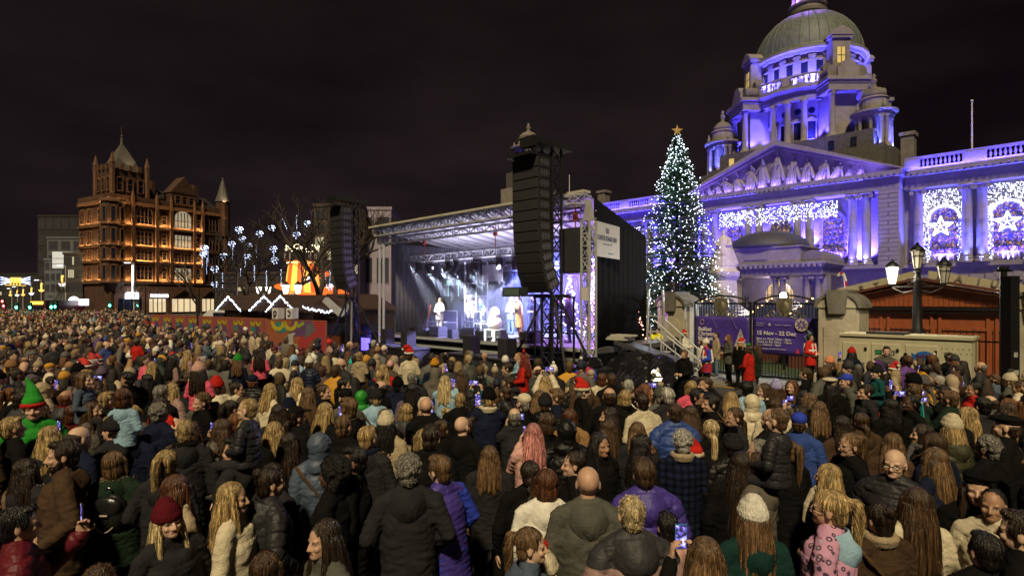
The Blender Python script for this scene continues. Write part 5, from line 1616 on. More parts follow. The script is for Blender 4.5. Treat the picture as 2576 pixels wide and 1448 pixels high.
# the white floodlight pointing at the street
fl = thing('floodlight', 'dazzling white floodlight on a mast behind the gates', 'floodlight', S(-9.0, 25.5), SITE)
MB().cyl((0, 0, 0), (0, 0, 3.1), .04, n=8).build('mast', M_IRON, fl)
MB().box(-.2, .2, -.06, .06, 3.08, 3.34).build('housing', M_IRON, fl)
MB().ell((0, -.08, 3.2), (.15, .04, .13)).build('lens', mat('flood_lens', (1, 1, 1), emit=(.9, .95, 1), es=60), fl)
lamp('floodlight_beam', 'SPOT', fl, (0, -.16, 3.2), 900, (.85, .9, 1.0), .1, aim=(-1, -8, 1.0), spot=R(110))

# ================================================================ street lamp with three lanterns
LP = thing('lantern_post', 'ornate black lamp post with three lanterns, one brightly lit, behind the generator', 'street lamp', S(-3.35, 20.0), SITE)
MB().lathe([(.34, 0), (.34, .5), (.26, .6), (.24, 1.5), (.20, 1.7), (.26, 1.85), (.19, 1.95), (.22, 2.05), (.13, 2.2), (.11, 3.0), (.085, 3.5), (.14, 3.55), (.09, 3.62), (.08, 3.8), (.12, 3.84), (.06, 3.88)], n=14).build('post', M_IRON, LP, True)
for k in range(8):
    a = R(45*k); MB().ell((.22*math.cos(a), .22*math.sin(a), 1.98), (.05, .05, .09)).build('leaf_ornament', M_IRON, LP, True)
MB().bar((-.62, 0, 3.40), (.62, 0, 3.40), .045).tube([(-.6, 0, 3.36), (-.35, 0, 3.22), (-.1, 0, 3.28)], .02, 6).tube([(.6, 0, 3.36), (.35, 0, 3.22), (.1, 0, 3.28)], .02, 6).build('cross_arm', M_IRON, LP)
for sx in (-1, 1):
    MB().tube([(sx*(.20 + .10*(1-i/14)*math.cos(R(i*38))), 0, 3.54 + .12*(1-i/14)*math.sin(R(i*38))) for i in range(13)], .014, 5).build('scroll', M_IRON, LP)
M_GLASS = mat('frosted_lantern_glass', (.42, .40, .34), .35)
M_LGLASS = mat('lit_lantern_glass', (.9, .9, .8), .4, emit=(1.0, .93, .78), es=4.0)
for x, z, lit in ((-.62, 3.47, True), (0, 3.92, False), (.62, 3.47, False)):
    MB().lathe([(.06, -.06), (.12, 0), (.13, .03)], (0, 0, 0), 6).build('lantern_foot', M_IRON, LP, loc=(x, 0, z)).scale = (.72,) * 3
    la = MB().lathe([(.25, .70), (.27, .74), (.20, .84), (.10, .93), (.06, .96), (.08, 1.0), (.03, 1.04), (0, 1.1)], (0, 0, 0), 12)
    lo = la.build('lantern_cap', M_IRON, LP, loc=(x, 0, z)); lo.scale = (.72,) * 3
    MB().lathe([(.12, .03), (.225, .70)], (0, 0, 0), 6, cap=False).build('lantern_glass', M_LGLASS if lit else M_GLASS, lo)
    fr = MB()
    for k in range(6):
        a = R(60*k); fr.bar((.125*math.cos(a), .125*math.sin(a), .03), (.235*math.cos(a), .235*math.sin(a), .70), .022)
    fr.lathe([(.20, .48), (.215, .48), (.22, .51), (.20, .51)], (0, 0, 0), 6)
    fr.build('lantern_frame', M_IRON, lo)
lamp('lantern_bulb', 'POINT', LP, (-.62, -.35, 3.75), 120, (1.0, .88, .66), .15)

# ================================================================ generator
M_GEN = mat('cream_painted_steel', (.52, .48, .33), .45, var=.10, vscale=2.2, bump=.08, bscale=3)
M_BLKRUB = mat('black_rubber', (.015, .015, .016), .6, var=.2)
GN = thing('generator', 'long cream generator set with black vents and maker signs beside the crowd', 'generator', S(-3.45, 18.4), SITE)
MB().box(-1.5, 1.5, 0, 1.25, .25, 1.98).build('cabinet', M_GEN, GN)
MB().box(-1.54, 1.54, -.04, 1.29, 1.98, 2.05).build('roof', M_GEN, GN)
MB().box(-1.45, 1.45, .1, 1.15, .05, .25).build('skid_base', M_BLKRUB, GN)
MB().box(-.85, .05, .1, .9, 2.05, 2.11).build('roof_exhaust_cover', M_BLKRUB, GN)
for x0, x1 in ((-1.42, -.78), (-.70, -.02), (.10, .82)):
    d_ = MB().bev(x0, x1, -.02, 0, .35, 1.80, .012).build('door', M_GEN, GN)
    MB().box(x1-.08, x1-.02, -.05, -.02, 1.6, 1.68).box(x1-.08, x1-.02, -.05, -.02, .5, .58).build('hinges', M_BLKRUB, d_, kind='stuff')
MB().box(-1.35, -.86, -.034, -.021, .95, 1.25).build('vent_louvre', mat('grey_louvre', (.16, .15, .11), .6, var=.3, stretch=(1, 1, 30)), GN)
MB().box(.13, .33, -.036, -.021, .75, .92).build('lock_handle', M_BLKRUB, GN)
sgm = MB().box(-.60, -.14, -.03, -.021, 1.50, 1.63).build('maker_plate', mat('black_sign', (.02, .03, .02), .4), GN)
obj('lettering', text_mesh('BGG', .135, .002, .004), mat('white_sign_print', (.6, .62, .55), .5), sgm, (-.44, -.035, 1.515))
MB().box(-.59, -.47, -.034, -.0305, 1.51, 1.62).build('green_emblem', mat('green_print', (.03, .22, .07), .5), sgm)
lg = MB().prism([(.26, 1.46), (.34, 1.40), (.80, 1.40), (.82, 1.48), (.72, 1.60), (.55, 1.66), (.38, 1.62), (.32, 1.55), (.24, 1.60)], -.03, -.0205).build('logo', mat('blue_logo_print', (.02, .12, .42), .5), GN)
obj('lettering', text_mesh('Balloo', .14, .002, .004), mat('dark_red_print', (.10, .015, .03), .5), lg, (.34, -.035, 1.46), (0, R(-3), 0))
obj('lettering', text_mesh('0800 1 970 370', .075, .002, .002), M_BLKRUB, lg, (.26, -.026, 1.29))
for i in range(12):
    MB().ell((.9 + .05*(i % 3) + .17*(i // 3), -.005, 1.75 - .12*(i % 2)), .012, 6, 4).build('rivet', M_BLKRUB, GN)

# ================================================================ posts at the right edge
P1 = thing('signal_post', 'tall black square post with torn stickers near the railings', 'post', px(2541, 755, 10.6) * Vector((1, 1, 0)) if False else (px(2541, 755, 10.6).x, 10.6, 0), R(8))
MB().box(-.095, .095, -.095, .095, 0, 3.45).build('shaft', M_IRON, P1)
for z, w_ in ((1.95, .05), (1.62, .07), (1.1, .04)):
    MB().box(-w_*.6, w_, -.099, -.096, z, z + .09).build('sticker', mat('torn_sticker', (.35, .33, .30), .7, var=.4, vscale=20), P1)
P2 = thing('pole', 'black round pole with a collar behind the square post', 'post', (px(2524, 755, 14.0).x, 14.0, 0))
MB().cyl((0, 0, 0), (0, 0, 3.75), .075, n=12).cyl((0, 0, 3.75), (0, 0, 3.82), .11, .11, 12).box(-.2, .2, -.03, .03, 3.7, 3.76).build('shaft', M_IRON, P2)
RL = thing('crowd_barrier', 'low grey metal barrier beside the generator', 'barrier', S(-1.2, 16.8), SITE)
mb = MB().tube([(-.2, 0, 0), (-.2, 0, 1.05), (1.6, 0, 1.05), (1.6, 0, 0)], .022, 6).tube([(-.2, 0, .25), (1.6, 0, .25)], .018, 6)
mb.build('frame', mat('galvanised_steel', (.32, .32, .32), .4, metal=.8), RL)
brm = MB().cyl((0, 0, .25), (0, 0, 1.05), .01, n=5).mesh('bar'); brm.materials.append(MATS['galvanised_steel'])
for i in range(13): obj('bar', brm, None, RL, (-.08 + i*.13, 0, 0))

# ================================================================ the tall lit conifer
TR = thing('christmas_tree', 'tall conifer covered in cool white bulbs with a star on top', 'tree', S(-20.0, 36.4), 0)
TH = 14.6
M_NEED = mat('fir_needles', (.040, .085, .045), .7, var=.4, vscale=1.5)
M_BARK = mat('bark', (.05, .036, .026), .9, var=.3, bump=.5, bscale=12)
MB().cyl((0, 0, 0), (0, 0, TH), .22, .03, 10).build('trunk', M_BARK, TR)
g = random.Random(12)
tv, tf, lpts = [], [], []
def rad_at(z):
    f = (z - .7) / (TH - .7)
    return max(.0, 3.75 * (1 - f) ** .84 * (1 + .10 * math.sin(z * 5.3)) + .12)
for i in range(3400):
    f = g.random() ** 1.25
    z = .9 + (TH - 1.0) * f
    Rr = rad_at(z) * (g.uniform(.55, 1.0) if g.random() < .55 else g.uniform(.95, 1.20))
    a = g.uniform(0, 2*PI)
    droop = -.28 + .75 * f
    d = Vector((math.cos(a), math.sin(a), droop * .5)).normalized()
    side = d.cross(Vector((0, 0, 1))).normalized()
    r0 = Rr * g.uniform(.05, .45)
    p0 = Vector((0, 0, z)) + d * r0
    L = Rr - r0
    nn = max(4, int(L * 9))
    for k in range(nn):
        u = (k + .5) / nn
        c = p0 + d * (L * u) + Vector((0, 0, -.10 * u * u * L))
        ln_ = (.30 - .17 * u) * g.uniform(.7, 1.25)
        for sd in (-1, 1):
            n_ = (side * sd * .9 + d * .75 + Vector((0, 0, g.uniform(-.35, .25)))).normalized()
            q = n_.cross(d).normalized().cross(n_) * .045
            b0 = len(tv)
            tv += [c - q, c + n_ * ln_, c + q + Vector((0, 0, .012))]
            tf.append((b0, b0 + 1, b0 + 2))
    if i % 1 == 0 and g.random() < .45: lpts.append(p0 + d * (L * g.uniform(.75, 1.03)) + Vector((0, 0, .03)))
for i in range(260):
    z = 1 + (TH - 1.3) * g.random() ** 1.1; a = g.uniform(0, 2*PI); rr = rad_at(z) * g.uniform(.92, 1.06)
    lpts.append(Vector((rr*math.cos(a), rr*math.sin(a), z)))
o = MB().add(tv, tf).build('crown', M_NEED, TR); o['kind'] = 'stuff'
obj('fairy_lights', oct_cloud([tuple(p) for p in lpts], .030, .45, seed=6), mat('tree_led', (.8, .8, .8), emit=(.74, .84, 1.0), es=6.5), TR, kind='stuff')
mb = MB()
for k in range(5):
    a, a2, a3 = R(90 + 72*k), R(90 + 72*k + 36), R(90 + 72*k - 36)
    P_ = Vector((.42*math.cos(a), 0, .42*math.sin(a)))
    for q in (a2, a3):
        Q_ = Vector((.17*math.cos(q), 0, .17*math.sin(q)))
        for y in (-.08, .08): mb.add([P_, Q_, (0, y, 0)], [(0, 1, 2)])
mb.build('star_topper', mat('gold_star', (.6, .38, .12), .35, metal=.6, emit=(1, .6, .25), es=.08), TR, loc=(0, 0, TH + .28))
for z in (1.6, 3.2, 5.0, 7.5, 10, 12.2): lamp('tree_glow', 'POINT', TR, (-2.9 + z*.17, -3.4 + z*.2, z), 130, (.72, .82, 1.0), .8)
# ================================================================ the stage
M_ALU = mat('aluminium', (.50, .50, .51), .4, metal=.25, var=.12)
M_BLK = mat('black_paint', (.012, .012, .013), .5, var=.2)
M_DRAPE = mat('black_drape', (.0065, .0065, .008), .95, var=.3, vscale=1.5, stretch=(4, 4, .4), bump=.2, bscale=4, spec=.06)
M_SCRIM = mat('grey_scrim', (.10, .10, .115), .9, var=.25, stretch=(3, 3, .3))
M_ROOF = mat('white_roof_sheet', (.46, .45, .47), .5, var=.10, vscale=.8)
M_DECK = mat('stage_deck', (.10, .095, .10), .4, var=.25, vscale=2)
S0, T0 = -17.15, 14.5
SG = thing('stage', 'covered outdoor stage with sloping sheeted roof, black drapes and truss', 'stage', S(S0, T0), SITE)
XL, XR, XB, YD = -6.15, 6.15, 4.6, 5.6
MB().box(XL, XR, 0, YD, 1.28, 1.45).build('deck', M_DECK, SG)
MB().box(XL, XR, .06, YD, 0, 1.28).build('skirt', M_DRAPE, SG)
MB().box(XL, XR, -.05, -.002, 1.34, 1.44).build('front_edge', M_ALU, SG)
MB().box(XL, XR, -.07, .05, 1.02, 1.10).build('front_rail', M_ALU, SG)
for x in (XL, XL + .35): MB().cyl((x, 0, 0), (x, 0, 6.1), .06, n=10).build('upright', M_ALU, SG)
truss(MB(), (XL, -.1, 6.15), (XR, -.1, 6.15), .32, .45, .024, .012).build('front_truss', M_ALU, SG)
truss(MB(), (XL, .2, 5.75), (XR, .2, 5.75), .26, .45, .02, .010).build('front_lower_truss', M_ALU, SG)
MB().box(XL-.25, XR+.1, -.45, -.1, 6.36, 6.44).build('front_fascia', mat('pale_fascia', (.5, .46, .36), .5, var=.1), SG)
zf = lambda y: 6.40 - .82 * max(0, y) / YD
NP = 14
for i in range(NP):
    xa, xb = XL + (XR - XL) * i / NP, XL + (XR - XL) * (i + 1) / NP
    ya = XL + (XB - XL) * i / NP; yb = XL + (XB - XL) * (i + 1) / NP
    MB().add([(xa, -.4, 6.38), (xb, -.4, 6.38), (yb, YD, zf(YD)), (ya, YD, zf(YD)), (xa, -.4, 6.43), (xb, -.4, 6.43), (yb, YD, zf(YD)+.05), (ya, YD, zf(YD)+.05)],
             [(3, 2, 1, 0), (4, 5, 6, 7), (0, 1, 5, 4), (1, 2, 6, 5), (2, 3, 7, 6), (3, 0, 4, 7)]).build('roof_panel', M_ROOF, SG)
    MB().bar((xa, -.3, 6.33), (ya, YD, zf(YD) - .06), .06, .10).build('roof_rib', M_ALU, SG)
# drapes as pleated sheets
def pleat(name, p0, p1, z0, z1, m, amp=.04, per=.22, parent=None):
    p0, p1 = Vector((*p0, 0)), Vector((*p1, 0))
    d = p1 - p0; L = d.length; d.normalize(); n_ = Vector((-d.y, d.x, 0))
    k = int(L / per * 4)
    vs, fs = [], []
    for j, z in enumerate((z0, (z0*.6+z1*.4), z1)):
        for i in range(k + 1):
            q = p0 + d * (L * i / k) + n_ * (amp * math.sin(i * PI / 2 + .5 * math.sin(i*.37)) * (1 if j < 2 else .5))
            vs.append((q.x, q.y, z))
    for j in range(2):
        for i in range(k): a = j*(k+1)+i; fs.append((a, a+1, a+k+2, a+k+1))
    o = MB().add(vs, fs).build(name, m, parent or SG, True)
    o.modifiers.new('thickness', 'SOLIDIFY').thickness = .012
    return o
pleat('back_drape', (XL + .2, YD - .1), (XB, YD - .1), 1.46, 5.5, M_DRAPE)
pleat('left_scrim', (XL, .9), (XL + .15, YD - .2), 1.46, 5.7, M_SCRIM, .03)
pleat('side_drape', (XR, .25), (XB + .12, YD), .35, 5.55, M_DRAPE, .018, .5)
MB().add([(XR, .2, 6.3), (XB+.12, YD, zf(YD)), (XB+.12, YD, 5.4), (XR, .2, 5.5)], [(0, 1, 2, 3)]).build('roof_side_flap', M_DRAPE, SG)
# interior light-coloured curtains lit violet
M_PALE = mat('pale_curtain', (.48, .44, .50), .8, var=.1)
pleat('violet_curtain', (2.3, YD - .5), (4.5, YD - .5), 1.46, 4.6, M_PALE, .05, .3)
# lighting trusses
truss(MB(), (-5.7, 1.3, 4.95), (4.6, 1.3, 4.95), .3, .42, .024, .012).build('lighting_truss', M_ALU, SG)
truss(MB(), (-3.4, 4.6, 4.55), (4.8, 4.6, 4.55), .28, .42, .022, .011).build('rear_truss', M_ALU, SG)
for x in (-4.4, .4): MB().cyl((x, 1.3, 5.05), (x, 1.3, 6.1), .02, n=6).cyl((x, 1.3, 5.6), (x, 1.3, 5.8), .09, n=8).build('chain_hoist', mat('orange_hoist', (.35, .06, .02), .5), SG)
# scaffold tower at the back of the stage
sc_ = MB()
for x in (-3.5, -2.7):
    for y in (3.0, 3.7): sc_.cyl((x, y, 1.45), (x, y, 4.8), .035, n=6)
for z in (2.0, 2.6, 3.2, 3.8):
    sc_.bar((-3.5, 3.0, z), (-2.7, 3.0, z), .05).bar((-3.5, 3.7, z), (-2.7, 3.7, z), .04).bar((-3.5, 3.0, z), (-3.5, 3.7, z), .04)
sc_.bar((-3.5, 3.0, 2.0), (-2.7, 3.0, 2.6), .035).bar((-2.7, 3.0, 2.6), (-3.5, 3.0, 3.2), .035)
sc_.build('scaffold_tower', M_ALU, SG)
for x0, x1 in ((XL + .2, -3.6), (-2.4, -1.4)):
    r_ = MB().bar((x0, 2.6, 2.5), (x1, 2.6, 2.5), .045).bar((x0, 2.6, 1.95), (x1, 2.6, 1.95), .04)
    for x in np.linspace(x0, x1, 3): r_.bar((x, 2.6, 1.45), (x, 2.6, 2.5), .045)
    r_.build('guard_rail', M_ALU, SG)
MB().box(-3.4, -2.0, 4.0, 4.05, 3.9, 4.7).build('projection_sheet', M_PALE, SG)
# sign on the side
SN = thing('stage_sign', 'white stage hire sign with small crest on the black side drape', 'sign', S(S0 + XR + .02, T0 + .15), SITE + R(101.5))
MB().box(0, 2.05, -.03, 0, 4.42, 5.55).build('board', mat('white_board', (.62, .60, .56), .5, var=.06), SN)
obj('lettering', text_mesh('CASTLE STAGE HIRE', .20, .003, .008, 'CENTER', .86), M_BLK, SN, (1.02, -.034, 4.98))
obj('lettering', text_mesh('www.castlestagehire.co.uk', .07, .003, 0, 'CENTER'), mat('grey_print', (.25, .25, .25), .6), SN, (1.02, -.034, 4.84))
obj('lettering', text_mesh('staging and events', .06, .003, 0, 'CENTER'), mat('cyan_print', (.06, .30, .36), .6), SN, (1.3, -.034, 4.55))
cr = MB()
for x in (-.08, 0, .08): cr.prism([(1.02+x-.03, 5.22), (1.02+x+.03, 5.22), (1.02+x*1.4+.02, 5.40), (1.02+x*1.4-.02, 5.40)], -.036, -.0305)
cr.build('crest_mark', M_BLK, SN, kind='stuff')
# ---------------- lamps hung in the rig
def moving_head(x, y, z, pan, tilt, lit=None, lab=''):
    h_ = thing('moving_head_lamp', lab, 'stage lamp', S(S0 + x, T0 + y, z), SITE + pan, 'black moving-head lamps on the truss')
    MB().box(-.17, .17, -.11, .11, -.14, 0).build('base', M_BLK, h_)
    MB().box(-.20, -.15, -.06, .06, -.42, -.14).box(.15, .20, -.06, .06, -.42, -.14).box(-.15, .15, -.055, .055, -.17, -.141).build('yoke', M_BLK, h_)
    T = Matrix.Translation((0, 0, -.38)) @ Matrix.Rotation(tilt, 4, 'X')
    hd = MB().cyl(T @ Vector((0, 0, .17)), T @ Vector((0, 0, -.20)), .13, .11, 14).build('head', M_BLK, h_)
    MB().cyl(T @ Vector((0, 0, -.20)), T @ Vector((0, 0, -.215)), .085, .085, 14).build('lens', mat('dark_lens', (.1, .14, .13), .1) if not lit else mat('lit_lens_' + lit, (.8,)*3, emit={'white': (.95, .97, 1), 'violet': (.75, .62, 1), 'green': (.5, 1, .75)}[lit], es={'white': 30, 'violet': 40, 'green': 2}[lit]), hd)
    return h_, T
front_heads = [(-4.9, 'first moving-head lamp from the upright, aimed down'), (-4.0, 'moving-head lamp with a pale green lens'), (-2.7, 'moving-head lamp turned sideways'), (-2.1, 'moving-head lamp beside the one turned sideways'),
               (-.7, 'moving-head lamp over the middle of the stage'), (.7, 'moving-head lamp hung beside the orange hoist'), (1.5, 'moving-head lamp right behind the hanging speakers'), (2.6, 'last moving-head lamp on the front truss')]
for i, (x, lab) in enumerate(front_heads):
    moving_head(x, 1.3, 4.78, R(rnd.uniform(-50, 50)), R((-38, 5, -70, -30, -15, -20, 0, -25)[i]), 'green' if i == 1 else None, lab)
    if i in (1, 3, 5): lamp('stage_key_light', 'SPOT', SG, (x, 1.1, 4.3), 8000, (.80, .88, 1.0), .1, aim=(x * .45 + .3, 2.4, 1.6), spot=R(26), blend=.6)
for i, x in enumerate((-1.05, .35, 1.75)):
    h_, T = moving_head(x, 4.6, 4.42, R((-10, -20, -25)[i]), R(-48), 'violet', ('lit lamp on the rear truss nearest the scaffold tower', 'lit lamp in the middle of the rear truss', 'lit lamp on the rear truss nearest the hanging speakers')[i])
    lamp('back_light', 'SPOT', SG, (x - .1, 4.25, 3.98), 22000, (.42, .40, 1.0), .06, aim=(x - 1.3, -.4, 1.4), spot=R(17), blend=.5)
for x in (-3.2, -1.6): lamp('side_beam', 'SPOT', SG, (x, 1.25, 4.25), 9000, (.72, .84, 1.0), .06, aim=(x + 1.9, 4.6, 1.5), spot=R(28), blend=.6)
lamp('violet_wash', 'SPOT', SG, (3.6, 2.2, 4.9), 5500, (.50, .20, 1.0), .2, aim=(3.8, 5.2, 2.6), spot=R(100))
lamp('violet_wash', 'SPOT', SG, (4.6, .9, 4.9), 3000, (.55, .25, 1.0), .2, aim=(4.4, 3.0, 1.4), spot=R(100))
lamp('blue_wash', 'SPOT', SG, (.6, 2.6, 4.9), 16000, (.22, .26, 1.0), .2, aim=(.8, 5.3, 2.8), spot=R(120))
lamp('roof_wash', 'AREA', SG, (-1.0, 2.2, 4.7), 300, (.80, .76, 1.0), 7, size_y=2.2, rot=(PI, 0, 0))
lamp('truss_glow', 'POINT', SG, (4.5, 2.6, 3.2), 500, (.5, .25, 1.0), .4)
# ---------------- furniture on and before the stage
def spk(name, s_, t_, z, w_, d_, h_, label, grp, rz=0, m=None):
    o = thing(name, label, 'speaker', S(s_, t_, z), SITE + rz, grp)
    MB().box(-w_/2, w_/2, -d_/2, d_/2, 0, h_).build('cabinet', m or mat('speaker_cabinet_paint', (.018, .018, .02), .55, var=.15), o)
    MB().bev(-w_/2+.03, w_/2-.03, -d_/2-.02, -d_/2, .03, h_-.03, .01).build('grille', mat('speaker_grille', (.03, .03, .034), .6, metal=.3, bump=.6, bscale=120), o)
    return o
def depth_t(x, d):   # site coordinates of a pixel column at a camera depth
    X = (x - CX) / F * d
    return (X - d) * K, (X + d) * K
for i, (x, tt) in enumerate(((975, 13.3), (1027, 12.9), (1186, 12.9), (1276, 12.7))):
    s_ = px_t(x, tt)
    rz = thing('speaker_riser', ('black riser block nearest the guard rail end of the stage', 'black riser block second from the guard rail end', 'black riser block before the snowman', 'black riser block nearest the tall speaker tower')[i], 'riser', S(s_, tt), SITE, 'black riser blocks before the stage')
    MB().box(-.85, .85, -.4, .4, 0, 1.12).build('box_body', M_BLK, rz)
    MB().box(-.88, .88, -.43, .43, 1.12, 1.17).build('lid', mat('dark_grey_lid', (.035, .035, .04), .5), rz)
    spk('front_speaker', s_, tt, 1.17, .44, .42, .62, ('upright black speaker on the riser nearest the guard rail end', 'upright black speaker on the second riser from the guard rail end', 'upright black speaker on the riser before the snowman', 'upright black speaker on the riser nearest the speaker tower')[i], 'front fill speakers')
wed = MB().prism([(-.32, 0), (.32, 0), (.32, .14), (.10, .42), (-.32, .42)], -.32, .32).mesh('wedge')
wed.transform(Matrix.Rotation(PI/2, 4, 'Z'))
for i, x in enumerate((-3.5, -2.3, -.3, 1.3, 3.1)):
    o = thing('stage_monitor', ('monitor wedge beside the woman in white', 'monitor wedge between the woman in white and the couple', 'monitor wedge before the couple', 'monitor wedge before the snowman plinth', 'monitor wedge before the presenter')[i], 'speaker', S(S0 + x, T0 + .55, 1.45), SITE + R(rnd.uniform(-25, 25)), 'stage monitor wedges')
    w2 = obj('cabinet', wed, mat('speaker_cabinet_paint'), o)
    MB().box(-.27, .27, -.2, .2, -.008, .008).build('grille', mat('speaker_grille'), o, loc=(0, -.225, .29), rot=(R(52), 0, 0))
for i, x in enumerate((-4.1, -2.9, -1.1, .6)):
    spk('small_speaker', S0 + x, T0 + .3, 1.45, .32, .3, .36, ('small black box near the broom', 'small black box between the two left wedges', 'small black box before the couple', 'small black box before the snowman')[i], 'small boxes on the stage edge')
br_ = thing('broom', 'long-handled broom leaning on the guard rail on stage', 'broom', S(S0 - 4.3, T0 + 1.3, 1.45), SITE)
MB().cyl((0, 0, .08), (.05, .25, 1.35), .014, n=6).build('handle', mat('red_handle', (.3, .04, .03), .5), br_)
MB().box(-.28, .28, -.05, .05, 0, .10).build('head', M_PALE, br_)
# snowman on its plinth
SM = thing('snowman', 'glowing white snowman figure on a square white plinth on the stage', 'snowman', Vector((px(1245, 755, 21.9).x, 21.9, 1.45)), SITE, scale=.70)
M_SNOW = mat('snowman_white', (.82, .82, .84), .6)
MB().box(-.42, .42, -.42, .42, 0, .62).build('plinth', M_SNOW, SM)
MB().ell((0, 0, .95), .42, 20, 14).build('lower_ball', M_SNOW, SM, True)
MB().ell((0, 0, 1.42), .28, 18, 12).build('head', M_SNOW, SM, True)
lamp('snowman_spot', 'SPOT', SM, (-.5, -2.4, 4.4), 5200, (.94, .97, 1.0), .08, aim=(0, 0, .9), spot=R(24), blend=.5)
mb = MB()
for k in range(13): mb.ell((.30*math.cos(R(k*15)), .0, 1.48 + .30*math.sin(R(k*15))), .075, 8, 6)
mb.build('ear_muffs', M_SNOW, SM)
MB().cyl((0, -.26, 1.42), (0, -.46, 1.40), .035, .005, 8).build('carrot_nose', mat('carrot', (.6, .2, .03), .6), SM)
for sx in (-1, 1): MB().ell((sx*.09, -.25, 1.52), .03, 8, 6).build('eye', M_BLK, SM)
# small decorated trees on stage
for i, (x, y, h_, c) in enumerate(((1.9, 4.2, 2.4, 'white-lit'), (3.0, 4.7, 2.2, 'warm-lit'), (4.5, 4.6, 2.6, 'warm-lit tall'))):
    t_ = thing('stage_tree', f'small {c} decorated conifer at the back of the stage' + (' by the curtain edge' if i == 2 else ''), 'tree', S(S0 + x, T0 + y, 1.45))
    v_, f_, lp_ = [], [], []
    g = random.Random(i + 40)
    for k in range(260):
        z = .2 + (h_ - .2) * g.random(); rr = .75 * (1 - z / h_) + .04; a = g.uniform(0, 2*PI)
        d = Vector((math.cos(a), math.sin(a), -.25)); sd = Vector((-math.sin(a), math.cos(a), 0)) * .05; b0 = len(v_)
        v_ += [Vector((0, 0, z)) + d * rr * .2 - sd, Vector((0, 0, z)) + d * rr * 1.1, Vector((0, 0, z)) + d * rr * .2 + sd]; f_.append((b0, b0+1, b0+2))
        if k % 2: lp_.append(tuple(Vector((0, 0, z)) + d * rr))
    MB().add(v_, f_).build('crown', M_NEED, t_, kind='stuff'); MB().cyl((0, 0, 0), (0, 0, h_), .05, .01, 6).build('trunk', M_BARK, t_)
    obj('bulbs', oct_cloud(lp_, .028, seed=i), M_LED if i == 0 else mat('amber_bulb', (.8, .5, .4), emit=(1.0, .42, .30), es=5), t_, kind='stuff')
for i, (x, y, lab) in enumerate(((-3.1, 1.0, 'straight microphone stand before the person in long white shirt'), (-.2, .9, 'straight microphone stand before the couple on stage'), (2.5, 1.2, 'straight microphone stand beside the presenter'))):
    o = thing('microphone_stand', lab, 'microphone stand', S(S0 + x, T0 + y, 1.45), SITE, 'microphone stands')
    MB().cyl((0, 0, .02), (0, 0, 1.5), .012, n=6).cyl((0, 0, 0), (0, 0, .03), .15, n=14).build('stand', M_BLK, o); MB().ell((0, 0, 1.55), (.03, .03, .06), 8, 6).build('microphone', M_BLK, o)
kb_ = thing('keyboard', 'electronic keyboard on a crossed stand at the back of the stage', 'keyboard', S(S0 + 2.55, T0 + 2.6, 1.45), SITE)
MB().box(-.6, .6, -.15, .15, .88, .97).build('keyboard_body', M_BLK, kb_); MB().box(-.56, .56, -.14, .0, .971, .978).build('keys', M_PRINT, kb_)
for sx in (-1, 1): MB().bar((-.4*sx, -.1*sx, 0), (.4*sx, -.1*sx, .88), .04).build('stand_leg', M_ALU, kb_)
dj = thing('equipment_desk', 'black equipment desk with stacked speakers and small lamps at the stage side', 'desk', S(S0 - 4.9, T0 + 3.6, 1.45), SITE)
MB().box(-.8, .8, -.3, .3, 0, 1.0).build('desk_body', M_BLK, dj); MB().box(-.75, -.1, -.25, .25, 1.0, 1.75).build('stacked_speaker', mat('speaker_cabinet_paint'), dj); MB().box(.05, .7, -.25, .25, 1.0, 1.6).build('stacked_speaker', mat('speaker_cabinet_paint'), dj)
for x in (-.5, .3): MB().cyl((x, -.1, 1.75), (x, -.1, 2.3), .02, n=6).box(x - .07, x + .07, -.16, -.04, 2.3, 2.55).build('small_lamp', mat('pale_teal_lamp', (.3, .5, .5), emit=(.5, .85, .85), es=.8), dj)
# ---------------- performers
def actor(x, y, depth_h, **k):
    d = (CAM_H - 1.45) * F / (y - HY)
    p = Vector(((x - CX) / F * d, d, 1.45))
    lx, ly = (p.x - p.y) * K - S0, (p.x + p.y) * K - T0
    if x < 1400: lamp('key_spot', 'SPOT', SG, (lx - .3, max(.5, ly - 2.2), 4.6), 4200, (.92, .96, 1.0), .08, aim=(lx, ly, 2.35), spot=R(24), blend=.5)
    return person(p, k.pop('face'), depth_h, **k)
GP = 'people on the stage'
STF = heading((-.55, -.83))
actor(1105, 838, .95, face=STF, pose='front', hair='bob', hc='blonde', coat='plain', cc='white', tc='white', label='person in long white shirt alone near the stage scaffold', group=GP)
actor(1184, 836, 1.02, face=STF, pose='down', hair='short', hat='cap', hatc='white', coat='sweater', cc='white', tc='denim blue', label='person in white top and peaked cap on stage', group=GP)
actor(1206, 836, .93, face=STF, pose='front', hair='long', hc='blonde', hat='bow', hatc='red', coat='sweater', cc='teal', tc='white', label='person in green jumper holding a baby on stage', group=GP)
bp = px(1218, 790, 26.4)
person((bp.x, 26.3, 1.45 + .72), STF, .50, 'sit', True, hair='crop', hc='light brown', coat='plain', cc='white', tc='white', label='baby in white held by the person in green jumper', group=GP)
actor(1285, 842, .98, face=STF, pose='front', hair='wavy', hc='brown', coat='plain', cc='steel blue', tc='denim blue', label='person in pale blue beside the snowman and presenter', group=GP)
actor(1309, 852, 1.0, face=heading((-.9, -.3)), pose='mic', hair='bun', hc='dark brown', coat='long', cc='tan', tc='tan', label='presenter in long tan coat speaking into a microphone', group=GP)
actor(1346, 848, 1.0, face=STF, pose='front', hair='short', hc='black', coat='plain', cc='charcoal', tc='black', label='person in dark suit behind a keyboard at the back of the stage', group=GP)
actor(1432, 862, 1.02, face=heading((-.9, .1)), pose='mic', hair='short', hc='black', coat='plain', cc='black', tc='black', label='person in black standing in violet light beside the curtain', group=GP)
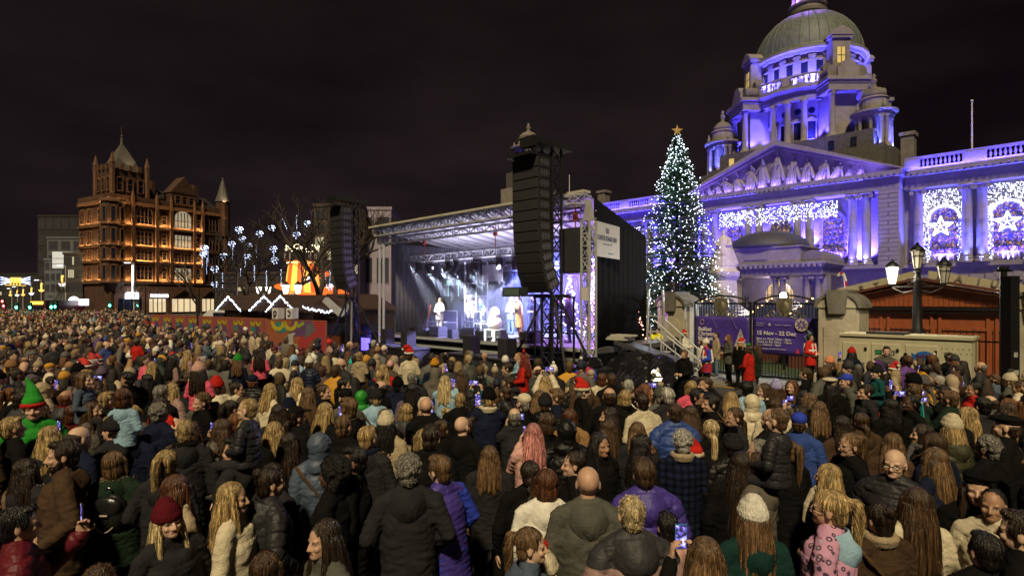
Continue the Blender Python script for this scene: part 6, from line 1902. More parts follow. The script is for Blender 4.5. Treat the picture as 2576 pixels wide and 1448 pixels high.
# ---------------- loudspeaker hangs and towers
def line_array(s_, t_, lab, n=12, ztop=7.2):
    a_ = thing('line_array', lab, 'speaker array', S(s_, t_), SITE, 'curved loudspeaker hangs')
    cab = MB().prism([(-.53, 0), (.53, 0), (.53, .305), (-.53, .305)], 0, .52).mesh('speaker_cabinet'); cab.materials.append(mat('speaker_cabinet_paint'))
    gri = MB().bev(-.52, .52, -.02, 0, .012, .293, .012).mesh('grille'); gri.materials.append(mat('speaker_grille'))
    rig = MB()
    for k in range(3): rig.box(.531, .555, .10 + .12*k, .17 + .12*k, .05, .25)
    rig.box(.531, .545, .05, .47, .12, .18)
    rig = rig.mesh('rigging_plate'); rig.materials.append(mat('dull_steel', (.14, .14, .16), .4, metal=.6))
    hn = MB().box(.531, .548, .30, .44, .07, .22).mesh('handle'); hn.materials.append(M_BLK)
    y, z, ang = 0.0, ztop - .305, 0.0
    for k in range(n):
        c = obj('speaker_cabinet', cab, None, a_, (0, y, z), (ang, 0, 0))
        obj('grille', gri, None, c); obj('rigging_plate', rig, None, c)
        da = R((0, 0, .2, .3, .6, .9, 1.3, 1.8, 2.4, 3.2, 4.2, 5.2, 6)[k] * 1.45)
        ang2 = ang + da
        # next cabinet hangs from the rear lower edge
        y += .312 * math.sin(ang2) * 1.0; z -= .312 * math.cos(ang2)
        ang = ang2
    MB().box(-.5, .5, -.3, .9, ztop+.02, ztop+.10).cyl((0, .3, ztop+.1), (0, .3, ztop+.42), .03, n=6).build('flying_frame', M_BLK, a_)
    return a_
def tower(s_, t_, h_, lab, arm=True):
    o = thing('speaker_tower', lab, 'truss tower', S(s_, t_), SITE, 'black truss towers')
    M_T = mat('black_steel', (.028, .028, .032), .45, metal=.4)
    truss(MB(), (0, 0, .1), (0, 0, h_), .42, .42, .028, .014).build('mast', M_T, o)
    for dx, dy in ((-1.5, -.9), (1.5, -.9), (-1.2, 1.2), (1.2, 1.2)):
        MB().bar((dx*.12, dy*.12, 3.1), (dx, dy, .05), .07).bar((dx*.12, dy*.12, .35), (dx, dy, .10), .06).build('outrigger', M_T, o)
    MB().box(-.34, .34, -1.0, .6, h_, h_+.16).box(-.28, .28, -1.1, -.9, h_-.1, h_+.2).build('head_block', M_BLK, o)
    MB().bar((-.9, -.25, 3.15), (.9, -.25, 3.15), .06).build('cross_bar', M_T, o)
    return o
tower(-11.35, 13.05, 7.55, 'black truss tower holding the large curved speakers near the sign')
line_array(-11.65, 12.2, 'large curved hang of twelve black speakers before the stage', 13, 7.2)
tower(-23.9, 13.4, 7.5, 'black truss tower holding the curved speakers by the colourful hoarding')
line_array(-23.9, 12.6, 'curved hang of twelve black speakers by the colourful hoarding', 12, 7.2)
sb = thing('hanging_subwoofer', 'single tall black speaker block hung from a hoist before the sign', 'speaker', S(-11.35, 13.9), SITE)
for k in range(3):
    c = MB().box(-.42, .42, 0, .6, 3.85 + k*.48, 4.31 + k*.48).build('cabinet', mat('speaker_cabinet_paint'), sb)
MB().bev(-.40, .40, -.02, 0, 3.87, 5.27, .01).build('grille', mat('speaker_grille'), sb)
MB().cyl((0, .3, 5.3), (0, .3, 6.0), .02, n=6).cyl((0, .3, 5.5), (0, .3, 5.75), .08, n=8).build('chain_hoist', MATS['orange_hoist'], sb)
tc_ = thing('roof_support_truss', 'pale aluminium lattice column beside the stage sign', 'truss column', S(-10.75, 14.1), SITE)
truss(MB(), (0, 0, .05), (0, 0, 5.45), .32, .36, .026, .013).build('column', M_ALU, tc_)
MB().prism([(-.16, 5.45), (.16, 5.45), (.03, 6.1), (-.03, 6.1)], -.1, .1).build('head_plate', M_ALU, tc_)
MB().box(-.2, .2, -.185, -.17, 3.0, 3.4).build('white_notice', M_PRINT, tc_)
truss(MB(), (-.1, 0, 6.15), (-1.9, -.6, 6.15), .28, .4, .02, .01).build('side_truss', M_ALU, tc_)
# follow-spot on the tower brace and a rail frame
fs_ = thing('blinder_lamp', 'black floodlamp clamped to the speaker tower brace', 'stage lamp', px(1296, 735, 16.0), SITE)
MB().box(-.35, .35, -.15, .15, -.12, .14).build('housing', M_BLK, fs_); MB().box(-.3, .3, -.165, -.151, -.09, .11).build('lens', mat('dark_lens'), fs_)
fr = thing('cable_frame', 'black pipe frame with cables beside the violet curtain', 'pipe frame', S(-11.7, 13.5), SITE)
MB().bar((-.8, 0, 3.1), (.9, 0, 3.1), .06).bar((-.75, 0, 0), (-.75, 0, 3.1), .05).bar((.85, 0, 0), (.85, 0, 3.1), .05).bar((-.8, 0, 2.0), (.9, 0, 2.0), .04).bar((.2, 0, 0), (.2, 0, 3.1), .04).build('frame', M_BLK, fr)
# steps with handrails at the side of the stage
sp = thing('access_steps', 'aluminium stage steps with looped handrails beside the black tarpaulin', 'steps', S(-10.2, 17.3), SITE + R(10))
for k in range(6): MB().box(.0 + k*.24, .26 + k*.24, -.5, .5, 1.2 - k*.2, 1.24 - k*.2).build('tread', M_ALU, sp)
for y in (-.5, .5):
    MB().tube([(-.1, y, 1.2), (-.1, y, 2.2), (.05, y, 2.32), (.2, y, 2.2), (1.55, y, 1.05), (1.6, y, .9), (1.5, y, .75), (.1, y, 1.75)], .028, 8).build('handrail', M_ALU, sp)
    MB().bar((0, y*.98, 1.2), (1.45, y*.98, .05), .06, .12).build('stringer', M_ALU, sp)
    for q in (.35, .75, 1.1): MB().bar((q, y, 2.08 - q*.84), (q, y, 1.62 - q*.74), .03).build('baluster', M_ALU, sp)
dg_ = thing('side_door_frame', 'pale aluminium ladder frame in the opening of the black drape', 'scaffold', S(-11.55, 19.2), SITE)
mb = MB()
for x in (-.3, .55): mb.bar((x, 0, .8), (x - (.15 if x > 0 else -.1), 0, 3.4), .06)
for z in (1.2, 1.8, 2.4): mb.bar((-.3, 0, z), (.5, 0, z), .05)
mb.build('frame', M_ALU, dg_)
# crumpled black tarpaulin over a ramp
M_TARP = mat('black_plastic_sheet', (.010, .010, .012), .16, var=.2, bump=.25, bscale=5, spec=.8)
n, m_ = 60, 34
vs, fs = [], []
for j in range(m_ + 1):
    for i in range(n + 1):
        u, v = i/n*2-1, j/m_*2-1
        hgt = 1.25 * max(0, 1 - abs(u)**2.6) * max(0, 1 - abs(v)**2.2) * (1.1 - .35*u)
        p = Vector((u*2.3, v*1.25, 0))
        nn_ = mnoise.fractal(Vector((p.x*1.1, p.y*1.3, 3)), .9, 2.1, 4)
        rg = abs(mnoise.noise(Vector((p.x*1.6+4, p.y*1.9, 1))))
        vs.append((p.x + .12*nn_, p.y + .1*rg, max(.01, hgt + .20*nn_*(hgt > .02) - .28*rg*hgt)))
for j in range(m_):
    for i in range(n): a = j*(n+1)+i; fs.append((a, a+1, a+n+2, a+n+1))
tag(MB().add(vs, fs).build('tarpaulin', M_TARP, None, False, S(-9.3, 15.3), (0, 0, SITE + R(-12))), 'crumpled shiny black plastic tarpaulin heaped beside the stage', 'tarpaulin')
rp_ = thing('ramp_deck', 'folded metal ramp lying on the black tarpaulin', 'ramp', S(-10.0, 16.0), SITE)
MB().add([(-.9, -.35, 1.55), (1.7, -.35, .95), (1.7, .35, .95), (-.9, .35, 1.55), (-.9, -.35, 1.68), (1.7, -.35, 1.08), (1.7, .35, 1.08), (-.9, .35, 1.68)], [(0,3,2,1),(4,5,6,7),(0,1,5,4),(1,2,6,5),(2,3,7,6),(3,0,4,7)]).build('ramp_body', mat('dull_steel'), rp_)
for y in (-.3, .3): MB().bar((-.7, y, .1), (-.7, y, 1.5), .08).bar((1.5, y, .05), (1.5, y, .95), .08).build('support', M_BLK, rp_)
MB().box(-1.3, -.5, -.3, .3, 1.68, 1.74).box(-1.2, -.6, -.28, .25, 1.74, 1.80).box(-1.15, -.4, -.2, .3, 1.80, 1.86).build('stacked_boards', mat('pale_boards', (.45, .42, .36), .6), rp_)
fc = thing('flight_case', 'black flight case with a crumpled cover beside the lattice column', 'case', S(-10.2, 13.3), SITE)
MB().box(-.55, .55, -.4, .4, .1, 1.0).build('case_body', M_BLK, fc); MB().box(-.58, .58, -.43, .43, 1.0, 1.06).build('lid', M_BLK, fc)
MB().ell((.1, 0, 1.12), (.42, .32, .28), 9, 6).build('plastic_cover', M_TARP, fc)
# haze in the lights
HZ = MB().box(XL + .1, XB - .1, -.2, YD - .25, 1.5, 5.45).build('stage_haze', None, None, loc=S(S0, T0), rot=(0, 0, SITE))
vm = bpy.data.materials.new('stage_haze'); vm.use_nodes = True
vn, vl = vm.node_tree.nodes, vm.node_tree.links
vn.remove(vn['Principled BSDF'])
pv_ = vn.new('ShaderNodeVolumePrincipled')
pv_.inputs['Color'].default_value = (.78, .82, 1, 1); pv_.inputs['Density'].default_value = .027; pv_.inputs['Anisotropy'].default_value = .1
vl.new(pv_.outputs[0], vn['Material Output'].inputs['Volume'])
HZ.data.materials.append(vm)
tag(HZ, 'thin pale haze filling the stage and showing the lamp beams', 'haze', kind='stuff')
# ================================================================ red brick building with orange floodlights, and the street beyond
M_BRICK = mat('red_sandstone', (.060, .026, .014), .85, var=.30, vscale=.8, bump=.3, bscale=5)
M_BRICK2 = mat('carved_sandstone', (.125, .058, .030), .8, var=.25, vscale=1.2, bump=.3, bscale=6)
M_SLATE = mat('dark_slate', (.022, .020, .020), .6, var=.3, stretch=(1, 1, 4))
M_PANEW = mat('office_lit_glass', (.3, .3, .25), .3, emit=(.95, .82, .55), es=.35)
ORG = (1.0, .60, .20)
OB = thing('corner_building', 'ornate red stone corner building with pyramid tower roof and orange floodlit ledges', 'building', (-79.7, 113, 0), R(60))
LX, LY, EV = 25.0, 13.0, 22.8
def op(name, mb, m=None, parent=None, **k): return mb.build(name, m or M_BRICK, parent or OB, **k)
op('wall', MB().box(0, LX, 0, LY, 0, EV))
bands = [(6.4, .5), (10.7, .35), (13.8, .35), (18.0, .4), (22.5, .7)]
for z, h_ in bands:
    op('string_course', MB().box(-.45, LX + .2, -.45, -.002, z, z + h_).box(-.45, -.002, 0, LY, z, z + h_), M_BRICK2)
op('roof', MB().add([(.3, .3, EV+.2), (LX-.3, .3, EV+.2), (LX-.3, LY-.3, EV+.2), (.3, LY-.3, EV+.2), (5, 4.5, EV+4.3), (LX-3, 4.5, EV+4.3), (LX-3, LY-4, EV+4.3), (5, LY-4, EV+4.3)],
   [(0,1,5,4),(1,2,6,5),(2,3,7,6),(3,0,4,7),(4,5,6,7)]), M_SLATE)
op('parapet', MB().box(-.3, LX, -.3, .1, EV+.4, EV+1.5).box(-.3, .1, .1, LY, EV+.4, EV+1.5))
def gwin(x, y0, z0, w_, h_, n_, lit=0, arch=False, face=0):
    """mullioned window; face 0 = long front, 1 = short front"""
    T = Matrix.Identity(4) if face == 0 else Matrix(((0, 1, 0, 0), (-1, 0, 0, 0), (0, 0, 1, 0), (0, 0, 0, 1))).inverted()
    if face == 1: T = Matrix.Rotation(-PI/2, 4, 'Z') @ Matrix.Translation((0, 0, 0)); T = Matrix(((0, 1, 0, 0), (1, 0, 0, 0), (0, 0, 1, 0), (0, 0, 0, 1)))
    y = y0
    fr = MB()
    fr.box(x - w_/2 - .2, x - w_/2, y - .22, y, z0 - .15, z0 + h_ + .15, T).box(x + w_/2, x + w_/2 + .2, y - .22, y, z0 - .15, z0 + h_ + .15, T)
    fr.box(x - w_/2, x + w_/2, y - .26, y, z0 - .2, z0, T)
    if arch:
        for a in range(0, 180, 20):
            a0, a1 = R(a), R(a + 20); q = lambda r_, t_: (x + r_*math.cos(t_), z0 + h_ + .8*r_*math.sin(t_))
            fr.prism([q(w_/2, a0), q(w_/2 + .3, a0), q(w_/2 + .3, a1), q(w_/2, a1)], y - .25, y, T)
    else: fr.box(x - w_/2, x + w_/2, y - .22, y, z0 + h_, z0 + h_ + .15, T)
    for k in range(1, n_): fr.box(x - w_/2 + w_*k/n_ - .08, x - w_/2 + w_*k/n_ + .08, y - .17, y, z0, z0 + h_ + (w_*.3 if arch else 0), T)
    fr.box(x - w_/2, x + w_/2, y - .15, y, z0 + h_*.62, z0 + h_*.62 + .12, T)
    o = op('window', fr, M_BRICK2)
    if arch: poly = [(x - w_/2, z0), (x + w_/2, z0)] + [(x + w_/2*math.cos(R(a)), z0 + h_ + .8*w_/2*math.sin(R(a))) for a in range(0, 181, 20)]
    else: poly = [(x - w_/2, z0), (x + w_/2, z0), (x + w_/2, z0 + h_), (x - w_/2, z0 + h_)]
    MB().prism(poly, y - .05, y - .012, T).build('pane', M_PANEW if lit else M_PANE, o)
# bays: (centre, width, lights)
for fi, (z0, h_) in enumerate(((7.3, 2.7), (11.3, 2.0), (14.5, 2.7), (18.9, 2.2))):
    for bi, (x, w_, n_) in enumerate(((6.2, 3.0, 4), (14.2, 3.6, 5), (21.0, 3.0, 4))):
        gwin(x, 0, z0, w_, h_, n_, (fi in (0, 2) and bi == 1) or (fi == 3 and bi == 1), arch=(fi == 3))
    for x in (10.2, 17.6): gwin(x, 0, z0 + .3, .8, h_ - .5, 1, 0, fi in (0,))
    for yy in (4.0, 8.5, 11.5): gwin(yy, 0, z0, 1.6, h_, 2, 0, fi == 3, face=1)
for x in (3.9, 8.6, 11.6, 16.7, 18.6, 24.0):
    op('buttress', MB().box(x - .3, x + .3, -.6, -.003, 6.9, EV - .3).lathe([(.3, EV-.3), (.38, EV+1.6), (.1, EV+2.6), (0, EV+3.2)], (x, -.3, 0), 6), M_BRICK2)
# corner oriel
op('corner_oriel', MB().lathe([(1.0, 5.0), (2.1, 6.4), (2.1, EV - .4)], (.6, .6, 0), 8), M_BRICK)
for z, h_ in bands: op('oriel_band', MB().lathe([(2.1, z), (2.45, z + .1), (2.45, z + h_), (2.1, z + h_ + .1)], (.6, .6, 0), 8), M_BRICK2)
for k in range(8):
    a = R(22.5 + 45 * k); c_, s_ = math.cos(a), math.sin(a)
    if c_ > .5 or s_ > .5: continue
    for z0, h_ in ((7.4, 2.5), (11.4, 1.9), (14.7, 2.5), (18.9, 2.6)):
        T = Matrix.Translation((.6, .6, 0)) @ Matrix.Rotation(a + PI/2, 4, 'Z')
        o = op('oriel_window', MB().box(-.5, -.34, -2.12, -1.9, z0, z0 + h_, T).box(.34, .5, -2.12, -1.9, z0, z0 + h_, T).prism([(-.5, z0+h_), (.5, z0+h_), (0, z0+h_+.5)], -2.14, -1.9, T), M_BRICK2)
        MB().box(-.34, .34, -2.02, -1.97, z0, z0 + h_, T).build('pane', M_PANE, o)
# tower and steep roof
op('tower', MB().box(.4, 7.0, .4, 7.0, EV, 29.4), M_BRICK)
for x in (1.7, 3.7, 5.7): gwin(x, .4, 25.2, .9, 2.2, 1, 0, True); gwin(x, .4, 25.2, .9, 2.2, 1, 0, True, face=1)
for k in range(5):
    for (x, y) in ((.4 + k*1.65, .3), (.3, .4 + k*1.65)):
        op('battlement', MB().box(x - .35, x + .35, y - .25, y + .25, 29.4, 30.5), M_BRICK2)
for x, y in ((.4, .4), (7, .4), (.4, 7), (7, 7)): op('pinnacle', MB().lathe([(.5, 23), (.5, 30.5), (.6, 30.6), (.1, 32.6), (0, 32.8)], (x, y, 0), 6), M_BRICK2)
M_TILE = mat('pale_slate_roof', (.085, .075, .062), .7, var=.25, stretch=(1, 1, 3))
op('tower_roof', MB().lathe([(3.6, 29.5), (2.3, 32.2), (.35, 35.2), (0, 35.3)], (3.7, 3.7, 0), 4, a0=PI/4, a1=2*PI+PI/4), M_TILE)
op('tower_spire', MB().lathe([(.35, 35.1), (.22, 36.2), (.32, 36.4), (.12, 36.7), (.2, 37.1), (.05, 37.4), (.03, 39.2), (0, 39.3)], (3.7, 3.7, 0), 8), M_TILE)
# gable over the middle bay, chimneys, end turret
op('gable', MB().box(11.6, 17.2, -.2, 3, EV + .4, EV + 3.6).prism([(11.4, EV+3.6), (17.4, EV+3.6), (14.5, EV+7.4)], -.3, 3), M_BRICK)
for x in (13.0, 14.5, 16.0): gwin(x, -.2, EV + 1.2, .9, 1.7, 1, 0, False)
op('chimney', MB().box(17.6, 18.7, 1.5, 3.0, EV, EV + 6.4), M_BRICK); op('chimney', MB().box(9.2, 10.0, 3, 4.2, EV, EV + 6.0), M_BRICK)
op('end_turret', MB().lathe([(1.5, 18), (1.5, EV + 3.2), (1.7, EV + 3.3)], (24.0, .6, 0), 10), M_BRICK)
op('end_turret_cone', MB().lathe([(1.7, EV + 3.3), (1.05, EV + 5.4), (.35, EV + 8.2), (.12, EV + 8.6), (.2, EV + 8.9), (0, EV + 9.2)], (24.0, .6, 0), 12), M_TILE)
# shop fronts
M_SHOPW = mat('shop_white_glow', (.8, .8, .85), emit=(.80, .84, 1.0), es=6)
M_SHOPI = mat('shop_interior_glow', (.5, .4, .25), emit=(1.0, .78, .46), es=.75, var=.5, vscale=3)
for x, w_ in ((3.4, 4.6), (8.8, 3.6), (14.4, 5.4), (20.5, 4.2)):
    op('shop_arch', MB().prism([(x - w_/2 - .5, 0), (x - w_/2, 0), (x - w_/2, 3.4), (x, 5.2), (x + w_/2, 3.4), (x + w_/2, 0), (x + w_/2 + .5, 0), (x + w_/2 + .5, 5.9), (x - w_/2 - .5, 5.9)], -.4, -.004), M_BRICK2)
    op('shop_window', MB().box(x - w_/2 + .1, x + w_/2 - .1, -.12, -.02, .5, 3.3), M_SHOPI if x > 6 else M_PANE)
    mb = MB()
    for k in range(5): mb.box(x - w_/2 + w_*k/4 - .08, x - w_/2 + w_*k/4 + .08, -.2, -.13, 0, 3.4)
    op('shop_mullions', mb, M_SLATE, kind='stuff')
op('lit_fascia', MB().box(2.3, 4.8, -.75, -.55, 3.3, 4.6), M_SHOPW)
op('fascia_lettering', MB(), None) if False else obj('fascia_lettering', text_mesh('BARGAINS', .75, .05, .03), M_SHOPW, OB, (7.2, -.6, 3.7))
lamp('shop_light', 'POINT', OB, (3.5, -1.6, 4.2), 260, (.75, .82, 1.0), .4)
# orange ledge floodlights
for (z, h_), e in zip(bands, (330, 240, 250, 270, 200)):
    for xa, xb, k in ((1.5, 4.2, 1.2), (4.6, 8.3, 1.0), (9.3, 11.2, 1.2), (12.0, 16.4, .9), (17.0, 18.3, 1.0)):
        if z > 20: continue
        lamp('ledge_floodlight', 'AREA', OB, ((xa+xb)/2, -.62 if (9 < xa < 11 or xa > 16.9) else -.40, z + h_ + .03), e * k * .75, ORG, xb - xa, size_y=.06, rot=(PI - R(15), 0, 0))
    if z < 20: lamp('ledge_floodlight', 'AREA', OB, (-.40, 6.5, z + h_ + .03), e * 2.0, ORG, .06, size_y=12, rot=(PI, R(-15), 0))
    for k in range(5, 8):
        a = R(45 * k); lamp('oriel_floodlight', 'POINT', OB, (.6 + 2.5*math.cos(a), .6 + 2.5*math.sin(a), z + h_ + .25), 30, ORG, .1)
lamp('eave_strip', 'AREA', OB, (12, -.9, 22.0), 260, ORG, 24, size_y=.08, rot=(PI + R(35), 0, 0))
lamp('eave_strip', 'AREA', OB, (-.9, 6.5, 22.0), 170, ORG, .08, size_y=12, rot=(PI, R(-35), 0))
lamp('roof_spot', 'SPOT', OB, (4.6, -.4, 30.0), 450, (1, .78, .5), .2, aim=(3.7, 2.5, 34), spot=R(70))
lamp('roof_spot', 'SPOT', OB, (23.2, -1.6, EV + 2.6), 900, (1, .82, .55), .2, aim=(24, .4, EV + 6), spot=R(60))

# other buildings of the street
def block_building(name, lab, x0, x1, depth, ytop, col_, rows, cols, lit_p, dz=14, rot=0.0, cat='building', glass=(.05, .05, .06), parapet=True):
    xa, xb = (x0 - CX) / F * depth, (x1 - CX) / F * depth
    h_ = CAM_H + (HY - ytop) / F * depth
    o = thing(name, lab, cat, ((xa + xb) / 2, depth, 0), rot)
    w_ = (xb - xa) / 2
    m = mat('facade_' + lab[:18].replace(' ', '_'), col_, .7, var=.15, vscale=.5)
    MB().box(-w_, w_, 0, dz, 0, h_).build('wall', m, o)
    if parapet: MB().box(-w_ - .15, w_ + .15, -.15, dz, h_, h_ + .5).build('parapet', m, o)
    r2 = random.Random(int(x0))
    pw, phh = 2*w_ / cols, (h_ - 4.5) / rows
    pm = MB().box(-pw*.36, pw*.36, -.04, -.003, 0, phh*.62).mesh('window')
    sm_ = MB().box(-pw*.40, pw*.40, -.10, -.003, -.12, 0).mesh('sill'); sm_.materials.append(m)
    pm.materials.append(mat('tower_glass', glass, .2))
    pl = pm.copy(); pl.materials.clear(); pl.materials.append(M_PANEW)
    for i in range(rows):
        for j in range(cols):
            wn = obj('window', pl if r2.random() < lit_p else pm, None, o, (-w_ + pw*(j + .5), 0, 4.5 + phh*(i + .2)))
            obj('sill', sm_, None, wn)
    return o
block_building('office_tower', 'dark curved-topped office tower far behind the corner building', 95, 215, 175, 545, (.018, .016, .016), 5, 6, .0)
block_building('office_block', 'pale grey modern office block beside the corner building', 118, 212, 140, 600, (.10, .105, .11), 4, 3, .0)
block_building('office_block', 'grey glass shop building below the pale office block', 112, 168, 128, 655, (.11, .12, .13), 3, 4, .05)
bb = thing('billboard', 'blank white lit billboard high above the street', 'billboard', px(158, 655, 124) * 1.0, R(10))
MB().box(-2.0, 2.0, -.1, .1, -1.7, 1.9).build('panel', mat('billboard_face', (.6, .62, .62), emit=(.8, .85, .85), es=.35), bb)
for z in (-.8, .4): MB().box(-2.0, 2.0, -.14, -.102, z, z + .08).build('seam', M_SLATE, bb)
MB().box(-.15, .15, .11, .4, -3, 1).build('bracket', M_SLATE, bb)
block_building('street_building', 'low dark terrace with vertical windows next to the corner building', 160, 208, 118, 640, (.05, .045, .045), 3, 9, .15, glass=(.12, .12, .13))
block_building('street_building', 'dark building at the far end of the street', -140, 112, 210, 690, (.02, .018, .017), 4, 12, .02)
block_building('street_building', 'dark brick building behind the bare trees', 540, 905, 105, 690, (.05, .028, .024), 3, 14, .08)
block_building('theatre_building', 'tall dim building behind the curved speakers with lit windows', 790, 905, 88, 520, (.055, .038, .034), 6, 4, .10)
block_building('office_block', 'pale lilac-lit flat-roofed block behind the stage roof', 900, 984, 92, 528, (.30, .26, .32), 2, 2, .0)
# ------------- lit motifs along the street
M_GOLD = mat('gold_led', (.8, .5, .1), emit=(1.0, .62, .14), es=1.3)
M_WLED = mat('white_tube', (.9, .9, 1), emit=(.85, .9, 1.0), es=4)
def street_lamp(x, ytop, d, lab, tube=False):
    p = px(x, HY, d); h_ = CAM_H + (HY - ytop) / F * d
    o = thing('street_lamp', lab, 'street lamp', (p.x, d, 0))
    MB().cyl((0, 0, 0), (0, 0, h_), .10, .06, 8).bar((0, 0, h_), (-1.0, 0, h_ + .1), .07).build('pole', M_POLE, o)
    MB().box(-1.5, -.6, -.12, .12, h_ + .02, h_ + .12).build('lamp_head', M_WLED, o)
    if tube: MB().box(-.22, -.08, -.2, -.08, h_ - 4.6, h_ - .3).build('light_tube', M_WLED, o)
    return o
street_lamp(337, 662, 92, 'tall street lamp with a white light tube beside a bare tree', True)
street_lamp(165, 668, 110, 'street lamp below the blank white billboard')
for i, (x, y, d) in enumerate(((104, 705, 125), (78, 712, 140), (58, 718, 155), (44, 722, 170), (30, 726, 185))):
    street_lamp(x, y, d, f'{("first", "second", "third", "fourth", "fifth")[i]} street lamp from the billboard down the far street')
    pass
for i, (x, y, d, s_) in enumerate(((26, 742, 185, 1.0), (43, 742, 170, 1.0), (58, 741, 155, 1.0), (79, 738, 140, 1.0), (104, 730, 125, 1.1), (156, 715, 110, 1.2))):
    o = thing('comet_motif', f'gold and white shooting star light on the {("fifth", "fourth", "third", "second", "first", "billboard")[i]} street lamp', 'light motif', px(x, y, d), 0, 'shooting star lights on the lamps')
    k_ = s_ * .62
    MB().box(-.18*k_, .18*k_, -.1, .1, -.3*k_, 2.0*k_).ell((.1*k_, 0, 2.1*k_), .32*k_, 8, 6).build('tail', M_GOLD, o)
    mb = MB()
    for a in range(200, 341, 20): mb.bar((0, 0, 0), (1.0*k_*math.cos(R(a)), 0, 1.0*k_*math.sin(R(a)) + .5*k_), .12)
    mb.build('burst', M_WLED if i % 2 else M_GOLD, o)
    if i < 5: MB().bar((0, .2, 0), (0, .2, -8 if i > 3 else -3), .1).build('bracket', M_SLATE, o)
ff = thing('firework_motif', 'blue and gold firework light strung across the far street', 'light motif', px(39, 706, 120))
mb, mg = MB(), MB()
for sx in (-1, 1):
    for a in (-14, -5, 5, 14): mb.bar((sx*1.2, 0, 1.2*math.tan(R(a))), (sx*3.1, 0, 3.1*math.tan(R(a))), .14)
for k in range(9): mg.bar((-1.5 + .35*k, 0, -.9 if k % 2 else -.5), (-.9 + .25*k, 0, .7), .14)
mg.bar((-2.2, 0, -.9), (2.2, 0, -1.0), .12)
mb.build('blue_rays', mat('blue_led', (.5, .6, 1), emit=(.45, .55, 1.0), es=4), ff); mg.build('gold_rays', M_GOLD, ff)
MB().bar((-22, 0, .5), (14, 0, .5), .04).build('span_wire', M_SLATE, ff)
M_GRN = mat('green_signal', (.1, .8, .5), emit=(.10, 1.0, .62), es=14)
M_REDS = mat('red_signal', (.8, .1, .1), emit=(1.0, .10, .10), es=10)
for i, (x, y, d, c) in enumerate(((41, 773, 70, 'g'), (75, 773, 72, 'g'), (129, 772, 68, 'g'), (138, 771, 69, 'g'), (276, 768, 80, 'g'), (345, 769, 82, 'g'), (6, 763, 75, 'r'), (9, 775, 74, 'r'))):
    p = px(x, y, d)
    o = thing('traffic_light', f'{"green" if c == "g" else "red"} lit traffic light ' + ('at the far crossing', 'near the bus', 'paired beside the bare street tree', 'paired beside the bare street tree', 'before the lit white shop sign', 'before the lit shop window', 'high at the edge of the street', 'low at the edge of the street')[i], 'traffic light', (p.x, d, 0), 0, 'lit traffic lights')
    MB().cyl((0, .1, 0), (0, .1, p.z + .5), .06, n=6).build('pole', M_BLK, o)
    MB().box(-.18, .18, 0, .2, p.z - .45, p.z + .65).build('housing', M_BLK, o)
    MB().ell((0, -.02, p.z if c == 'g' else p.z + .3), (.16, .05, .16), 10, 6).build('signal_lens', M_GRN if c == 'g' else M_REDS, o)
    lamp('signal_glow', 'POINT', o, (0, -.5, p.z), 40, (.1, 1, .6) if c == 'g' else (1, .1, .1), .2)
BS = thing('bus', 'dark double-deck bus with a lit yellow destination sign in the crowd', 'bus', (px(93, HY, 92).x, 92, 0), R(4))
MB().bev(-1.25, 1.25, 0, 9, .4, 3.0, .15).build('body', mat('bus_paint', (.12, .02, .04), .3), BS)
MB().box(-1.1, 1.1, -.02, -.003, 1.2, 2.1).build('windscreen', M_PANE, BS)
MB().box(-.95, .95, -.05, -.021, 2.35, 2.8).build('destination_sign', mat('yellow_display', (.6, .5, .05), emit=(1, .85, .05), es=3.5), BS)
for sx in (-1, 1):
    MB().ell((sx*.9, -.03, .85), (.14, .05, .12), 8, 6).build('headlight', M_WLED, BS)
    for y in (1.5, 7): MB().cyl((sx*1.27, y, .48), (sx*1.0, y, .48), .48, n=14).build('wheel', M_BLKRUB, BS)
ck = thing('round_sign', 'round white lit sign on the corner by the shop', 'sign', px(185, 759, 100))
MB().cyl((0, 0, 0), (0, .15, 0), .95, n=20).build('disc', M_WLED, ck); MB().box(.95, 2.6, -.0, .1, -.6, .5).build('sign_arm', M_WLED, ck); MB().cyl((0, .3, -4.5), (0, .3, 0), .08, n=6).build('post', M_BLK, ck)

# ================================================================ bare trees with hanging light balls
def bare_tree(x, d, h_, lab, seed, tk=.22, spread=1.0):
    g = random.Random(seed)
    o = thing('bare_tree', lab, 'tree', (px(x, HY, d).x, d, 0), 0, 'leafless trees')
    tr, tw = MB(), MB()
    def grow(p, dr, L, r_, lev):
        q = p + dr * L
        mid = p + dr * L * .5 + Vector((g.uniform(-.06, .06), g.uniform(-.06, .06), 0)) * L
        (tr if lev < 2 else tw).tube([p, mid, q], r_, 6 if lev < 2 else 4, r_ * .68)
        if lev >= 6: return
        for k in range(2 if lev < 1 else (3 if lev < 5 else 2)):
            a = g.uniform(0, 2*PI); e = g.uniform(.35, .85) * spread
            nd = (dr + Vector((math.cos(a), math.sin(a), g.uniform(-.1, .4))) * e).normalized()
            grow(q if k else mid + (q - mid) * g.uniform(.3, 1), nd, L * g.uniform(.62, .82), r_ * .62, lev + 1)
    grow(Vector((0, 0, 0)), Vector((g.uniform(-.08, .08), g.uniform(-.08, .08), 1)).normalized(), h_ * .30, tk, 0)
    tr.build('trunk', M_BARK, o, True); tw.build('crown', M_BARK, o, kind='stuff')
    return o
bare_tree(352, 62, 6.6, 'small bare street tree before the shop windows', 1, .12)
bare_tree(612, 50, 10.5, 'bare tree hung with light balls behind the iron screen', 2, .22)
bare_tree(668, 56, 10, 'bare tree hung with light balls behind the market huts', 3, .22)
bare_tree(735, 46, 9.0, 'low spreading bare tree before the striped slide', 4, .24, 1.2)
bare_tree(800, 42, 11.5, 'thick-trunked bare tree beside the striped slide', 5, .34)
bare_tree(838, 58, 15, 'tall bare tree behind the curved speakers', 6, .35)
